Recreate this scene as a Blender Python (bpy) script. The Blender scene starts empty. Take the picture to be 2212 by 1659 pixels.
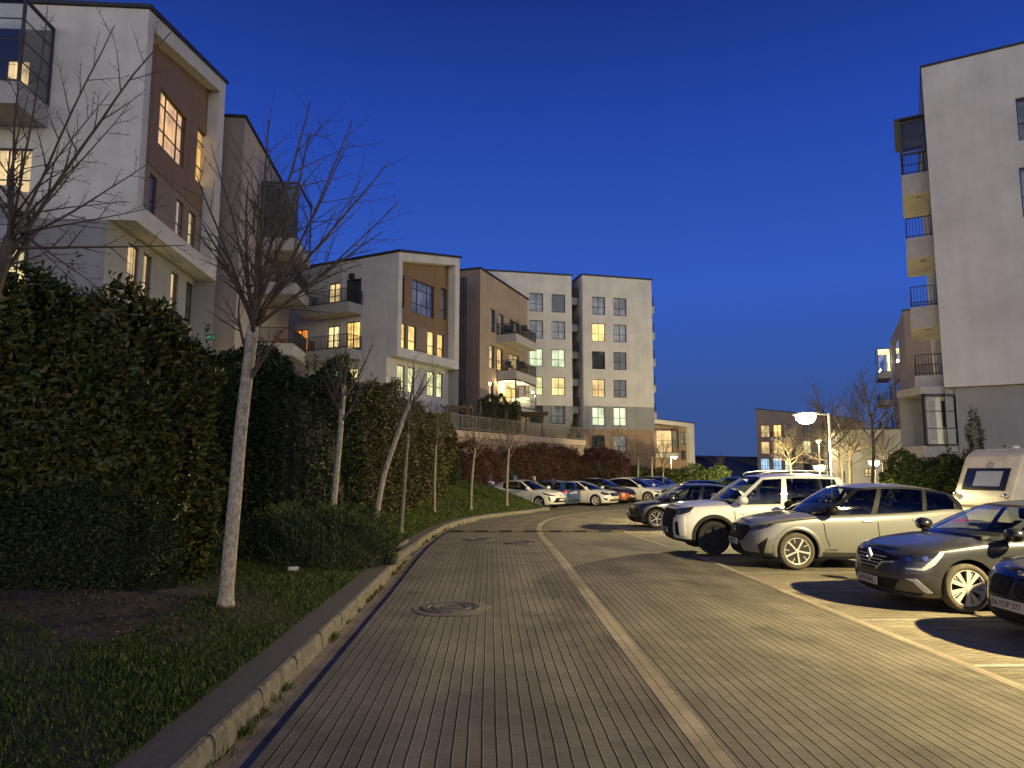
import bpy, bmesh, math, random
import numpy as np
from mathutils import Vector, Matrix
from mathutils.geometry import delaunay_2d_cdt
R = math.radians
S = bpy.context.scene
COL = S.collection
rng = random.Random(7)

# ------------------------------------------------------------------ camera
FPX, U0, V0, CAMZ = 1536.0, 1106.0, 829.5, 1.9          # photograph measured on a 2212 px wide copy
PITCH = math.atan((1012 - V0) / FPX)
cam = bpy.data.objects.new('camera', bpy.data.cameras.new('camera'))
COL.objects.link(cam)
cam.data.sensor_width = 36.0
cam.data.lens = FPX / 2212 * 36.0
cam.data.clip_start, cam.data.clip_end = 0.05, 6000
cam.location = (0, 0, CAMZ)
cam.rotation_euler = (R(90) + PITCH, 0, 0)
S.camera = cam
S.render.resolution_x, S.render.resolution_y = 1024, 768

# ------------------------------------------------------------------ dusk sky
world = bpy.data.worlds.new('World')
S.world = world
world.use_nodes = True
nt = world.node_tree
nt.nodes.clear()
wout = nt.nodes.new('ShaderNodeOutputWorld')
bg = nt.nodes.new('ShaderNodeBackground')
sky = nt.nodes.new('ShaderNodeTexSky')
sky.sky_type = 'NISHITA'
sky.sun_disc = False
sky.sun_elevation = R(-2.0)
sky.sun_rotation = R(180)                                # the sun has set behind the camera
sky.ozone_density = 3.0
tc = nt.nodes.new('ShaderNodeTexCoord')
sep = nt.nodes.new('ShaderNodeSeparateXYZ')
nt.links.new(tc.outputs['Generated'], sep.inputs[0])
ramp = nt.nodes.new('ShaderNodeValToRGB')
nt.links.new(sep.outputs['Z'], ramp.inputs[0])
el = ramp.color_ramp.elements
el[0].position, el[0].color = 0.0, (0.046, 0.085, 0.24, 1)
el[1].position, el[1].color = 1.0, (0.003, 0.009, 0.055, 1)
for p_, c_ in ((0.10, (0.036, 0.090, 0.31, 1)), (0.24, (0.031, 0.102, 0.51, 1)), (0.42, (0.017, 0.062, 0.40, 1)), (0.60, (0.007, 0.027, 0.19, 1))):
    e_ = el.new(p_)
    e_.color = c_
# afterglow where the sun went down, behind the camera
glow = nt.nodes.new('ShaderNodeMapRange')
nt.links.new(sep.outputs['Y'], glow.inputs['Value'])
glow.inputs['From Min'].default_value, glow.inputs['From Max'].default_value = -0.05, -1.0
glow.inputs['To Min'].default_value, glow.inputs['To Max'].default_value = 0.0, 1.0
low = nt.nodes.new('ShaderNodeMapRange')
low.interpolation_type = 'SMOOTHSTEP'
nt.links.new(sep.outputs['Z'], low.inputs['Value'])
low.inputs['From Min'].default_value, low.inputs['From Max'].default_value = 0.45, 0.0
low.inputs['To Min'].default_value, low.inputs['To Max'].default_value = 0.0, 1.0
gmul = nt.nodes.new('ShaderNodeMath')
gmul.operation = 'MULTIPLY'
nt.links.new(glow.outputs[0], gmul.inputs[0])
nt.links.new(low.outputs[0], gmul.inputs[1])
gcol = nt.nodes.new('ShaderNodeMixRGB')
gcol.blend_type = 'MIX'
gcol.inputs[1].default_value = (0, 0, 0, 1)
gcol.inputs[2].default_value = (2.45, 2.22, 1.72, 1)
nt.links.new(gmul.outputs[0], gcol.inputs[0])
add1 = nt.nodes.new('ShaderNodeMixRGB')
add1.blend_type = 'ADD'
add1.inputs[0].default_value = 1.0
nt.links.new(ramp.outputs[0], add1.inputs[1])
nt.links.new(gcol.outputs[0], add1.inputs[2])
add2 = nt.nodes.new('ShaderNodeMixRGB')
add2.blend_type = 'ADD'
add2.inputs[0].default_value = 0.05
nt.links.new(add1.outputs[0], add2.inputs[1])
nt.links.new(sky.outputs[0], add2.inputs[2])
nt.links.new(add2.outputs[0], bg.inputs['Color'])
bg.inputs['Strength'].default_value = 1.0
nt.links.new(bg.outputs[0], wout.inputs['Surface'])

S.view_settings.view_transform = 'Standard'
S.view_settings.look = 'None'
S.view_settings.exposure = 0.0
S.view_settings.gamma = 1.0
S.cycles.max_bounces = 7
S.cycles.transparent_max_bounces = 12
S.cycles.sample_clamp_indirect = 4.0
S.cycles.caustics_reflective = False
S.cycles.caustics_refractive = False
S.cycles.use_denoising = True


# ------------------------------------------------------------------ measuring helpers
def P(u, v, Y):
    cx, cy = (u - U0) / FPX, -(v - V0) / FPX
    dy = math.cos(PITCH) - cy * math.sin(PITCH)
    dz = math.sin(PITCH) + cy * math.cos(PITCH)
    t = Y / dy
    return Vector((cx * t, Y, CAMZ + dz * t))


def G(u, v, z=0.0):
    cx, cy = (u - U0) / FPX, -(v - V0) / FPX
    dy = math.cos(PITCH) - cy * math.sin(PITCH)
    dz = math.sin(PITCH) + cy * math.cos(PITCH)
    t = (z - CAMZ) / dz
    return Vector((cx * t, dy * t, z))


# ------------------------------------------------------------------ objects
def thing(name, label, cat, loc=(0, 0, 0), rotz=0.0, group=None):
    o = bpy.data.objects.new(name, None)
    o.empty_display_size = 0.3
    COL.objects.link(o)
    o.location = loc
    o.rotation_euler = (0, 0, rotz)
    o['label'], o['category'] = label, cat
    if group:
        o['group'] = group
    return o


def tag(o, label=None, cat=None, group=None, kind=None):
    if label:
        o['label'] = label
    if cat:
        o['category'] = cat
    if group:
        o['group'] = group
    if kind:
        o['kind'] = kind
    return o


def wloc(o):
    v = Vector((0, 0, 0))
    while o:
        v += Vector(o.location)
        o = o.parent
    return v


def link_mesh(name, me, mats, parent=None, smooth=False):
    ob = bpy.data.objects.new(name, me)
    COL.objects.link(ob)
    for m in (mats if isinstance(mats, (list, tuple)) else [mats]):
        me.materials.append(m)
    if parent:
        ob.parent = parent
    if smooth:
        me.polygons.foreach_set('use_smooth', [True] * len(me.polygons))
    return ob


def np_mesh(name, V, F, nper):
    """mesh from a vertex array and a face index array with a fixed number of corners"""
    me = bpy.data.meshes.new(name)
    V = np.asarray(V, dtype=np.float32)
    F = np.asarray(F, dtype=np.int32)
    me.vertices.add(len(V))
    me.vertices.foreach_set('co', V.ravel())
    me.loops.add(F.size)
    me.loops.foreach_set('vertex_index', F.ravel())
    n = len(F)
    me.polygons.add(n)
    me.polygons.foreach_set('loop_start', np.arange(0, n * nper, nper, dtype=np.int32))
    me.update(calc_edges=True)
    me.validate()
    return me


class MB:
    """collects shapes and links them as ONE mesh object"""

    def __init__(self):
        self.v, self.f, self.uv, self.mi = [], [], {}, {}
        self.M = None

    def pt(self, p):
        p = Vector(p)
        if self.M is not None:
            p = self.M @ p
        self.v.append(p)
        return len(self.v) - 1

    def face(self, idx, uv=None, mi=0):
        self.f.append(tuple(idx))
        if uv:
            self.uv[len(self.f) - 1] = uv
        if mi:
            self.mi[len(self.f) - 1] = mi

    def poly(self, pts, uv=None, mi=0):
        self.face([self.pt(p) for p in pts], uv, mi)

    def box(self, a, b, mi=0):
        x0, y0, z0 = a
        x1, y1, z1 = b
        i = [self.pt(p) for p in ((x0, y0, z0), (x1, y0, z0), (x1, y1, z0), (x0, y1, z0), (x0, y0, z1), (x1, y0, z1), (x1, y1, z1), (x0, y1, z1))]
        for q in ((3, 2, 1, 0), (4, 5, 6, 7), (0, 1, 5, 4), (1, 2, 6, 5), (2, 3, 7, 6), (3, 0, 4, 7)):
            self.face([i[k] for k in q], None, mi)

    def obox(self, A, d, u0, u1, z0, z1, n0, n1, mi=0, zs=None):
        """box in a wall's own frame: u along the wall, z up, n outward; zs = (z1 at u0, z1 at u1)"""
        n = (d[1], -d[0])
        za, zb = zs if zs else (z1, z1)

        def q(u, z, m):
            return (A[0] + d[0] * u + n[0] * m, A[1] + d[1] * u + n[1] * m, z)
        i = [self.pt(p) for p in (q(u0, z0, n1), q(u1, z0, n1), q(u1, z0, n0), q(u0, z0, n0), q(u0, za, n1), q(u1, zb, n1), q(u1, zb, n0), q(u0, za, n0))]
        for k in ((3, 2, 1, 0), (4, 5, 6, 7), (0, 1, 5, 4), (1, 2, 6, 5), (2, 3, 7, 6), (3, 0, 4, 7)):
            self.face([i[j] for j in k], None, mi)

    def tube(self, pts, rad, sides=8, cap=True, mi=0):
        pts = [Vector(p) for p in pts]
        rad = rad if isinstance(rad, (list, tuple)) else [rad] * len(pts)
        rings = []
        ref = None
        for i, p in enumerate(pts):
            t = (pts[min(i + 1, len(pts) - 1)] - pts[max(i - 1, 0)])
            if t.length < 1e-9:
                t = Vector((0, 0, 1))
            t.normalize()
            if ref is None:
                ref = t.orthogonal().normalized()
            ref = (ref - t * ref.dot(t))
            if ref.length < 1e-6:
                ref = t.orthogonal()
            ref.normalize()
            b = t.cross(ref)
            rings.append([self.pt(p + (ref * math.cos(2 * math.pi * k / sides) + b * math.sin(2 * math.pi * k / sides)) * rad[i]) for k in range(sides)])
        for a, b in zip(rings, rings[1:]):
            for k in range(sides):
                self.face((a[k], a[(k + 1) % sides], b[(k + 1) % sides], b[k]), None, mi)
        if cap:
            self.face(rings[0][::-1], None, mi)
            self.face(rings[-1], None, mi)

    def lathe(self, prof, axis='z', seg=24, c=(0, 0, 0), mi=0):
        """prof: list of (radius, height)"""
        rings = []
        for r_, h in prof:
            ring = []
            for k in range(seg):
                a = 2 * math.pi * k / seg
                x, y = r_ * math.cos(a), r_ * math.sin(a)
                p = (x, y, h) if axis == 'z' else ((x, h, y) if axis == 'y' else (h, x, y))
                ring.append(self.pt((p[0] + c[0], p[1] + c[1], p[2] + c[2])))
            rings.append(ring)
        for a, b in zip(rings, rings[1:]):
            for k in range(seg):
                self.face((a[k], a[(k + 1) % seg], b[(k + 1) % seg], b[k]), None, mi)

    def disc(self, c, r_, axis='z', seg=24, mi=0):
        i = []
        for k in range(seg):
            a = 2 * math.pi * k / seg
            x, y = r_ * math.cos(a), r_ * math.sin(a)
            p = (x, y, 0) if axis == 'z' else ((x, 0, y) if axis == 'y' else (0, x, y))
            i.append(self.pt((p[0] + c[0], p[1] + c[1], p[2] + c[2])))
        self.face(i, None, mi)

    def build(self, name, mats, parent=None, world=False, smooth=False, bevel=0.0, merge=False, normals=True):
        off = wloc(parent) if (world and parent) else Vector((0, 0, 0))
        me = bpy.data.meshes.new(name)
        me.from_pydata([v - off for v in self.v], [], self.f)
        if self.mi:
            for k, m in self.mi.items():
                me.polygons[k].material_index = m
        if self.uv:
            lay = me.uv_layers.new(name='UVMap')
            for k, uv in self.uv.items():
                for li, t in zip(me.polygons[k].loop_indices, uv):
                    lay.data[li].uv = t
        bm = bmesh.new()
        bm.from_mesh(me)
        if merge:
            bmesh.ops.remove_doubles(bm, verts=bm.verts, dist=1e-4)
        if normals:
            bmesh.ops.recalc_face_normals(bm, faces=bm.faces)
        if bevel:
            bmesh.ops.bevel(bm, geom=list(bm.edges), offset=bevel, segments=2, affect='EDGES', profile=0.6, clamp_overlap=True)
        bm.to_mesh(me)
        bm.free()
        return link_mesh(name, me, mats, parent, smooth)


# ------------------------------------------------------------------ materials
def new_mat(name):
    m = bpy.data.materials.new(name)
    m.use_nodes = True
    n = m.node_tree
    n.nodes.clear()
    out = n.nodes.new('ShaderNodeOutputMaterial')
    return m, n, out


def N(n, t, **kw):
    o = n.nodes.new(t)
    for k, v in kw.items():
        setattr(o, k, v)
    return o


def plain(name, col, rough=0.5, metal=0.0, var=0.0, scale=20.0, bump=0.0, bscale=None, coat=0.0, spec=0.5, coord='Object', stretch=None):
    m, n, out = new_mat(name)
    b = N(n, 'ShaderNodeBsdfPrincipled')
    n.links.new(b.outputs[0], out.inputs['Surface'])
    b.inputs['Base Color'].default_value = (*col, 1)
    b.inputs['Roughness'].default_value = rough
    b.inputs['Metallic'].default_value = metal
    b.inputs['Coat Weight'].default_value = coat
    b.inputs['Coat Roughness'].default_value = 0.05
    b.inputs['Specular IOR Level'].default_value = spec
    if var or bump:
        t = N(n, 'ShaderNodeTexCoord')
        src = t.outputs[coord]
        if stretch:
            mp = N(n, 'ShaderNodeMapping')
            mp.inputs['Scale'].default_value = stretch
            n.links.new(src, mp.inputs[0])
            src = mp.outputs[0]
        if var:
            x = N(n, 'ShaderNodeTexNoise')
            x.inputs['Scale'].default_value = scale
            x.inputs['Detail'].default_value = 6
            x.inputs['Roughness'].default_value = 0.65
            n.links.new(src, x.inputs['Vector'])
            r_ = N(n, 'ShaderNodeMapRange')
            r_.inputs['From Min'].default_value, r_.inputs['From Max'].default_value = 0.3, 0.7
            r_.inputs['To Min'].default_value, r_.inputs['To Max'].default_value = 1 - var, 1 + var
            n.links.new(x.outputs['Fac'], r_.inputs['Value'])
            mx = N(n, 'ShaderNodeMixRGB', blend_type='MULTIPLY')
            mx.inputs[0].default_value = 1
            mx.inputs[1].default_value = (*col, 1)
            n.links.new(r_.outputs[0], mx.inputs[2])
            n.links.new(mx.outputs[0], b.inputs['Base Color'])
        if bump:
            x = N(n, 'ShaderNodeTexNoise')
            x.inputs['Scale'].default_value = bscale or scale * 4
            x.inputs['Detail'].default_value = 4
            n.links.new(src, x.inputs['Vector'])
            bu = N(n, 'ShaderNodeBump')
            bu.inputs['Strength'].default_value = bump
            bu.inputs['Distance'].default_value = 0.02
            n.links.new(x.outputs['Fac'], bu.inputs['Height'])
            n.links.new(bu.outputs[0], b.inputs['Normal'])
    return m


def stucco(name, col, streak=0.09):
    """rendered wall: fine grain, cloudy patches and rain streaks"""
    m, n, out = new_mat(name)
    b = N(n, 'ShaderNodeBsdfPrincipled')
    n.links.new(b.outputs[0], out.inputs['Surface'])
    b.inputs['Roughness'].default_value = 0.9
    b.inputs['Specular IOR Level'].default_value = 0.15
    t = N(n, 'ShaderNodeTexCoord')
    acc = None
    for sc, st, amt in ((0.5, (1, 1, 1.3), 0.16), (1.6, (1, 1, 0.12), streak), (30.0, (1, 1, 1), 0.10)):
        mp = N(n, 'ShaderNodeMapping')
        mp.inputs['Scale'].default_value = st
        n.links.new(t.outputs['Object'], mp.inputs[0])
        x = N(n, 'ShaderNodeTexNoise')
        x.inputs['Scale'].default_value = sc
        x.inputs['Detail'].default_value = 7
        x.inputs['Roughness'].default_value = 0.6
        n.links.new(mp.outputs[0], x.inputs['Vector'])
        r_ = N(n, 'ShaderNodeMapRange')
        r_.inputs['From Min'].default_value, r_.inputs['From Max'].default_value = 0.35, 0.7
        r_.inputs['To Min'].default_value, r_.inputs['To Max'].default_value = 1.03, 1 - amt
        n.links.new(x.outputs['Fac'], r_.inputs['Value'])
        if acc is None:
            acc = r_.outputs[0]
        else:
            mu = N(n, 'ShaderNodeMath', operation='MULTIPLY')
            n.links.new(acc, mu.inputs[0])
            n.links.new(r_.outputs[0], mu.inputs[1])
            acc = mu.outputs[0]
    mx = N(n, 'ShaderNodeMixRGB', blend_type='MULTIPLY')
    mx.inputs[0].default_value = 1
    mx.inputs[1].default_value = (*col, 1)
    n.links.new(acc, mx.inputs[2])
    n.links.new(mx.outputs[0], b.inputs['Base Color'])
    x = N(n, 'ShaderNodeTexNoise')
    x.inputs['Scale'].default_value = 45
    n.links.new(t.outputs['Object'], x.inputs['Vector'])
    bu = N(n, 'ShaderNodeBump')
    bu.inputs['Strength'].default_value = 0.12
    bu.inputs['Distance'].default_value = 0.02
    n.links.new(x.outputs['Fac'], bu.inputs['Height'])
    n.links.new(bu.outputs[0], b.inputs['Normal'])
    return m


def boards(name, c1, c2, rough=0.6):
    """vertical timber cladding"""
    m, n, out = new_mat(name)
    b = N(n, 'ShaderNodeBsdfPrincipled')
    n.links.new(b.outputs[0], out.inputs['Surface'])
    b.inputs['Roughness'].default_value = rough
    t = N(n, 'ShaderNodeTexCoord')
    mp = N(n, 'ShaderNodeMapping')
    mp.inputs['Scale'].default_value = (5, 5, 0.35)
    n.links.new(t.outputs['Object'], mp.inputs[0])
    x = N(n, 'ShaderNodeTexNoise')
    x.inputs['Scale'].default_value = 2.2
    x.inputs['Detail'].default_value = 8
    n.links.new(mp.outputs[0], x.inputs['Vector'])
    mx = N(n, 'ShaderNodeMixRGB')
    mx.inputs[1].default_value = (*c1, 1)
    mx.inputs[2].default_value = (*c2, 1)
    n.links.new(x.outputs['Fac'], mx.inputs[0])
    n.links.new(mx.outputs[0], b.inputs['Base Color'])
    return m


def glass_mat(name, tint=(0.93, 0.95, 0.96), refl=1.0, base=0.04):
    m, n, out = new_mat(name)
    tr = N(n, 'ShaderNodeBsdfTransparent')
    tr.inputs[0].default_value = (*tint, 1)
    gl = N(n, 'ShaderNodeBsdfGlossy')
    gl.inputs['Roughness'].default_value = 0.02
    gl.inputs['Color'].default_value = (refl, refl, refl, 1)
    lw_ = N(n, 'ShaderNodeLayerWeight')
    lw_.inputs['Blend'].default_value = 0.5
    pw = N(n, 'ShaderNodeMath', operation='POWER')
    n.links.new(lw_.outputs['Facing'], pw.inputs[0])
    pw.inputs[1].default_value = 3.6
    fr = N(n, 'ShaderNodeMath', operation='MULTIPLY_ADD')
    n.links.new(pw.outputs[0], fr.inputs[0])
    fr.inputs[1].default_value, fr.inputs[2].default_value = 0.9, base
    mx = N(n, 'ShaderNodeMixShader')
    n.links.new(fr.outputs[0], mx.inputs[0])
    n.links.new(tr.outputs[0], mx.inputs[1])
    n.links.new(gl.outputs[0], mx.inputs[2])
    n.links.new(mx.outputs[0], out.inputs['Surface'])
    return m


def curtain_mat(name, col, emit, fold=9.0, dark=0.58, base=None):
    """curtain folds; lit windows give off light through them"""
    m, n, out = new_mat(name)
    b = N(n, 'ShaderNodeBsdfPrincipled')
    n.links.new(b.outputs[0], out.inputs['Surface'])
    b.inputs['Roughness'].default_value = 0.9
    t = N(n, 'ShaderNodeTexCoord')
    dp = N(n, 'ShaderNodeVectorMath', operation='DOT_PRODUCT')
    dp.inputs[1].default_value = (1.0, 0.83, 0.0)
    n.links.new(t.outputs['Object'], dp.inputs[0])
    x = N(n, 'ShaderNodeTexNoise')
    x.noise_dimensions = '1D'
    x.inputs['Scale'].default_value = fold
    x.inputs['Detail'].default_value = 3
    n.links.new(dp.outputs['Value'], x.inputs['W'])
    r_ = N(n, 'ShaderNodeMapRange')
    r_.inputs['From Min'].default_value, r_.inputs['From Max'].default_value = 0.35, 0.68
    r_.inputs['To Min'].default_value, r_.inputs['To Max'].default_value = 1 - dark, 1.1
    n.links.new(x.outputs['Fac'], r_.inputs['Value'])
    y = N(n, 'ShaderNodeTexNoise')
    y.inputs['Scale'].default_value = 0.9
    n.links.new(t.outputs['Object'], y.inputs['Vector'])
    r2 = N(n, 'ShaderNodeMapRange')
    r2.inputs['From Min'].default_value, r2.inputs['From Max'].default_value = 0.3, 0.7
    r2.inputs['To Min'].default_value, r2.inputs['To Max'].default_value = 0.5, 1.4
    n.links.new(y.outputs['Fac'], r2.inputs['Value'])
    mu = N(n, 'ShaderNodeMath', operation='MULTIPLY')
    n.links.new(r_.outputs[0], mu.inputs[0])
    n.links.new(r2.outputs[0], mu.inputs[1])
    mx = N(n, 'ShaderNodeMixRGB', blend_type='MULTIPLY')
    mx.inputs[0].default_value = 1
    mx.inputs[1].default_value = (*col, 1)
    n.links.new(mu.outputs[0], mx.inputs[2])
    if emit:
        n.links.new(mx.outputs[0], b.inputs['Emission Color'])
        b.inputs['Emission Strength'].default_value = emit
        b.inputs['Base Color'].default_value = (*[c * 0.4 for c in col], 1)
    else:
        n.links.new(mx.outputs[0], b.inputs['Base Color'])
    return m


def emit_mat(name, col, s):
    m, n, out = new_mat(name)
    e = N(n, 'ShaderNodeEmission')
    e.inputs[0].default_value = (*col, 1)
    e.inputs[1].default_value = s
    n.links.new(e.outputs[0], out.inputs['Surface'])
    return m


M = {}
M['white'] = stucco('white_render', (0.66, 0.64, 0.59))
M['grey'] = stucco('grey_render', (0.31, 0.31, 0.315))
M['tan'] = stucco('tan_render', (0.42, 0.33, 0.25))
M['tan2'] = stucco('tan_brown_render', (0.33, 0.235, 0.165))
M['beige'] = stucco('beige_render', (0.45, 0.395, 0.335))
M['beige2'] = stucco('grey_beige_render', (0.34, 0.30, 0.265))
M['taupe'] = stucco('taupe_render', (0.30, 0.235, 0.19))
M['soffit'] = stucco('soffit_render', (0.50, 0.44, 0.34), 0.1)
M['wood'] = boards('timber_cladding', (0.15, 0.097, 0.042), (0.30, 0.195, 0.088))
M['wood_grey'] = boards('grey_brown_cladding', (0.15, 0.10, 0.07), (0.22, 0.16, 0.12))
M['frame'] = plain('dark_window_frame', (0.028, 0.028, 0.032), 0.45)
M['rail'] = plain('dark_railing_paint', (0.02, 0.02, 0.023), 0.5)
M['roof'] = plain('dark_roof_edge', (0.02, 0.021, 0.025), 0.6)
M['concrete'] = plain('balcony_concrete', (0.42, 0.40, 0.37), 0.85, var=0.12, scale=3, bump=0.15)
M['glass'] = glass_mat('window_glass')
M['room'] = plain('interior_shade', (0.035, 0.038, 0.045), 0.9)
M['pipe'] = plain('grey_pipe', (0.30, 0.30, 0.31), 0.5)
M['c_warm'] = curtain_mat('curtain_warm', (1.0, 0.62, 0.18), 2.21)
M['c_gold'] = curtain_mat('curtain_gold', (1.0, 0.55, 0.13), 1.79, dark=0.35)
M['c_pale'] = curtain_mat('curtain_pale', (1.0, 0.78, 0.33), 1.51)
M['c_lime'] = curtain_mat('curtain_lime', (0.92, 0.88, 0.42), 1.68)
M['c_cool'] = curtain_mat('curtain_cool', (0.88, 0.97, 0.62), 1.31)
M['c_blue'] = curtain_mat('curtain_bluish', (0.5, 0.75, 1.0), 1.4)
M['c_peach'] = curtain_mat('curtain_peach', (1.0, 0.68, 0.30), 1.3)
M['c_orange'] = curtain_mat('curtain_orange', (1.0, 0.28, 0.04), 1.57)
M['c_dim'] = curtain_mat('curtain_dim_white', (0.50, 0.53, 0.58), 0.0, dark=0.5)
M['c_dark'] = curtain_mat('curtain_dark', (0.09, 0.10, 0.115), 0.0, dark=0.5)


# ------------------------------------------------------------------ building kit
def unit(a, b):
    d = Vector((b[0] - a[0], b[1] - a[1]))
    L = d.length
    return (d.x / L, d.y / L), L


def wall(mb, A, d, L, z0, zt, holes=(), reveal=0.16, u_from=0.0, mi=0, off=0.0):
    """rendered wall with real openings; zt = (top at start, top at end)"""
    zt = zt if isinstance(zt, (tuple, list)) else (zt, zt)
    n = (d[1], -d[0])

    def q(u, z, m=0.0):
        m += off
        return (A[0] + d[0] * u + n[0] * m, A[1] + d[1] * u + n[1] * m, z)
    top = lambda u: zt[0] + (zt[1] - zt[0]) * u / L
    us = sorted({u_from, L, *[h[0] for h in holes], *[h[1] for h in holes]})
    zs = sorted({z0, *[h[2] for h in holes], *[h[3] for h in holes]})
    for i in range(len(us) - 1):
        for j in range(len(zs)):
            a, b = us[i], us[i + 1]
            if j < len(zs) - 1:
                za, zb = zs[j], zs[j + 1]
                um, zm = (a + b) / 2, (za + zb) / 2
                if any(h[0] < um < h[1] and h[2] < zm < h[3] for h in holes):
                    continue
                mb.poly((q(a, za), q(b, za), q(b, zb), q(a, zb)), None, mi)
            else:
                mb.poly((q(a, zs[j]), q(b, zs[j]), q(b, top(b)), q(a, top(a))), None, mi)
    for (a, b, za, zb) in [h[:4] for h in holes]:
        r_ = -reveal
        mb.poly((q(a, za), q(a, zb), q(a, zb, r_), q(a, za, r_)), None, mi)
        mb.poly((q(b, zb), q(b, za), q(b, za, r_), q(b, zb, r_)), None, mi)
        mb.poly((q(a, zb), q(b, zb), q(b, zb, r_), q(a, zb, r_)), None, mi)
        mb.poly((q(b, za), q(a, za), q(a, za, r_), q(b, za, r_)), None, mi)


def window(parent, A, d, h, style='cross', cur='c_dark', depth=0.10, bar=0.05, curz=None, off=0.0):
    """frame with bars > pane, curtain; h = (u0, u1, z0, z1)"""
    u0, u1, z0, z1 = h[:4]
    fw = 0.06
    n0, n1 = -depth - 0.05 + off, -depth + 0.012 + off
    f = MB()
    f.obox(A, d, u0, u0 + fw, z0, z1, n0, n1)
    f.obox(A, d, u1 - fw, u1, z0, z1, n0, n1)
    f.obox(A, d, u0 + fw, u1 - fw, z0, z0 + fw, n0, n1)
    f.obox(A, d, u0 + fw, u1 - fw, z1 - fw, z1, n0, n1)
    w, hh = u1 - u0, z1 - z0
    m0, m1 = n0 + 0.004, n1 - 0.004
    vs, hs = {'cross': ((0.5,), (0.42,)), 'tall': ((), (0.40,)), 'door': ((0.5,), (0.35,)), 'big': ((0.26, 0.70), (0.30, 0.74)),
              'plain': ((0.5,), ()), 'grid': ((0.25, 0.5, 0.75), (0.30,)), 'one': ((), ()), 'narrow': ((), (0.30, 0.78))}[style]
    for x in vs:
        f.obox(A, d, u0 + w * x - bar / 2, u0 + w * x + bar / 2, z0 + fw, z1 - fw, m0, m1)
    for y in hs:
        f.obox(A, d, u0 + fw, u1 - fw, z0 + hh * y - bar / 2, z0 + hh * y + bar / 2, m0 + 0.002, m1 - 0.002)
    fo = f.build('window', M['frame'], parent, world=True)
    g = MB()
    g.obox(A, d, u0 + fw * 0.5, u1 - fw * 0.5, z0 + fw * 0.5, z1 - fw * 0.5, n0 + 0.02, n0 + 0.03)
    g.build('pane', M['glass'], fo, world=True).parent = fo
    c = MB()
    c.obox(A, d, u0 - 0.1, u1 + 0.1, z0 - 0.1, z1 + 0.1, -0.40 + off, -0.32 + off)
    if not cur.startswith('c_d') and w > 0.9:
        pass
    c.build('curtain', M[cur], fo, world=True)
    return fo


def railing(mb, pts, z, h=1.0, step=0.13, r_=0.012):
    """posts, rails and bars along a run of (x, y) points"""
    for a, b in zip(pts, pts[1:]):
        a, b = Vector((*a, z)), Vector((*b, z))
        L = (b - a).length
        d, _ = unit(a, b)
        for zz in (0.08, h - 0.03):
            mb.obox(a, d, 0, L, z + zz, z + zz + 0.04, -0.02, 0.02)
        k = max(2, int(L / step))
        for i in range(k + 1):
            u = L * i / k
            w = 0.02 if i in (0, k) else r_
            mb.obox(a, d, u - w, u + w, z + 0.0, z + h, -w, w)


def balcony(parent, A, d, u0, u1, z, out_, slab=0.75, rail=True, lamp=False):
    """slab with deep edge beam > railing"""
    n = (d[1], -d[0])
    b = MB()
    b.obox(A, d, u0, u1, z - slab, z, 0.0, out_)
    bo = b.build('balcony', M['concrete'], parent, world=True)
    if rail:
        q = lambda u, m: (A[0] + d[0] * u + n[0] * m, A[1] + d[1] * u + n[1] * m)
        r_ = MB()
        railing(r_, [q(u0 + .05, 0.0), q(u0 + .05, out_ - .06), q(u1 - .05, out_ - .06), q(u1 - .05, 0.0)], z)
        r_.build('railing', M['rail'], bo, world=True)
    return bo


def glazed_box(parent, A, d, u0, u1, z0, z1, out_, bars=4, lit=None):
    """glass enclosure of a balcony: dark posts > pane"""
    n = (d[1], -d[0])
    f, g = MB(), MB()
    t = 0.05
    for u in (u0, u1):
        for m in (0.03, out_):
            f.obox(A, d, u - t, u + t, z0, z1, m - t, m + t)
    for z in (z0, z1 - 0.12):
        f.obox(A, d, u0 - t - .01, u1 + t + .01, z, z + (0.12 if z > z0 else 0.08), out_ - t - .01, out_ + t + .01)
        for u in (u0, u1):
            f.obox(A, d, u - t - .005, u + t + .005, z + .003, z + (0.117 if z > z0 else 0.077), 0.03, out_ - t - .012)
    for k in range(1, bars):
        z = z0 + (z1 - z0) * k / bars
        f.obox(A, d, u0 + t, u1 - t, z - .02, z + .02, out_ - .02, out_ + .02)
        for u in (u0, u1):
            f.obox(A, d, u - .02, u + .02, z - .018, z + .018, 0.08, out_ - t)
    fo = f.build('glazed_enclosure', M['frame'], parent, world=True)
    g.obox(A, d, u0 + t, u1 - t, z0 + .08, z1 - .12, out_ - .01, out_ + .01)
    g.obox(A, d, u0 - .01, u0 + .01, z0 + .08, z1 - .12, .08, out_ - t)
    g.obox(A, d, u1 - .01, u1 + .01, z0 + .08, z1 - .12, .08, out_ - t)
    g.build('pane', M['glass'], fo, world=True)
    return fo


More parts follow.
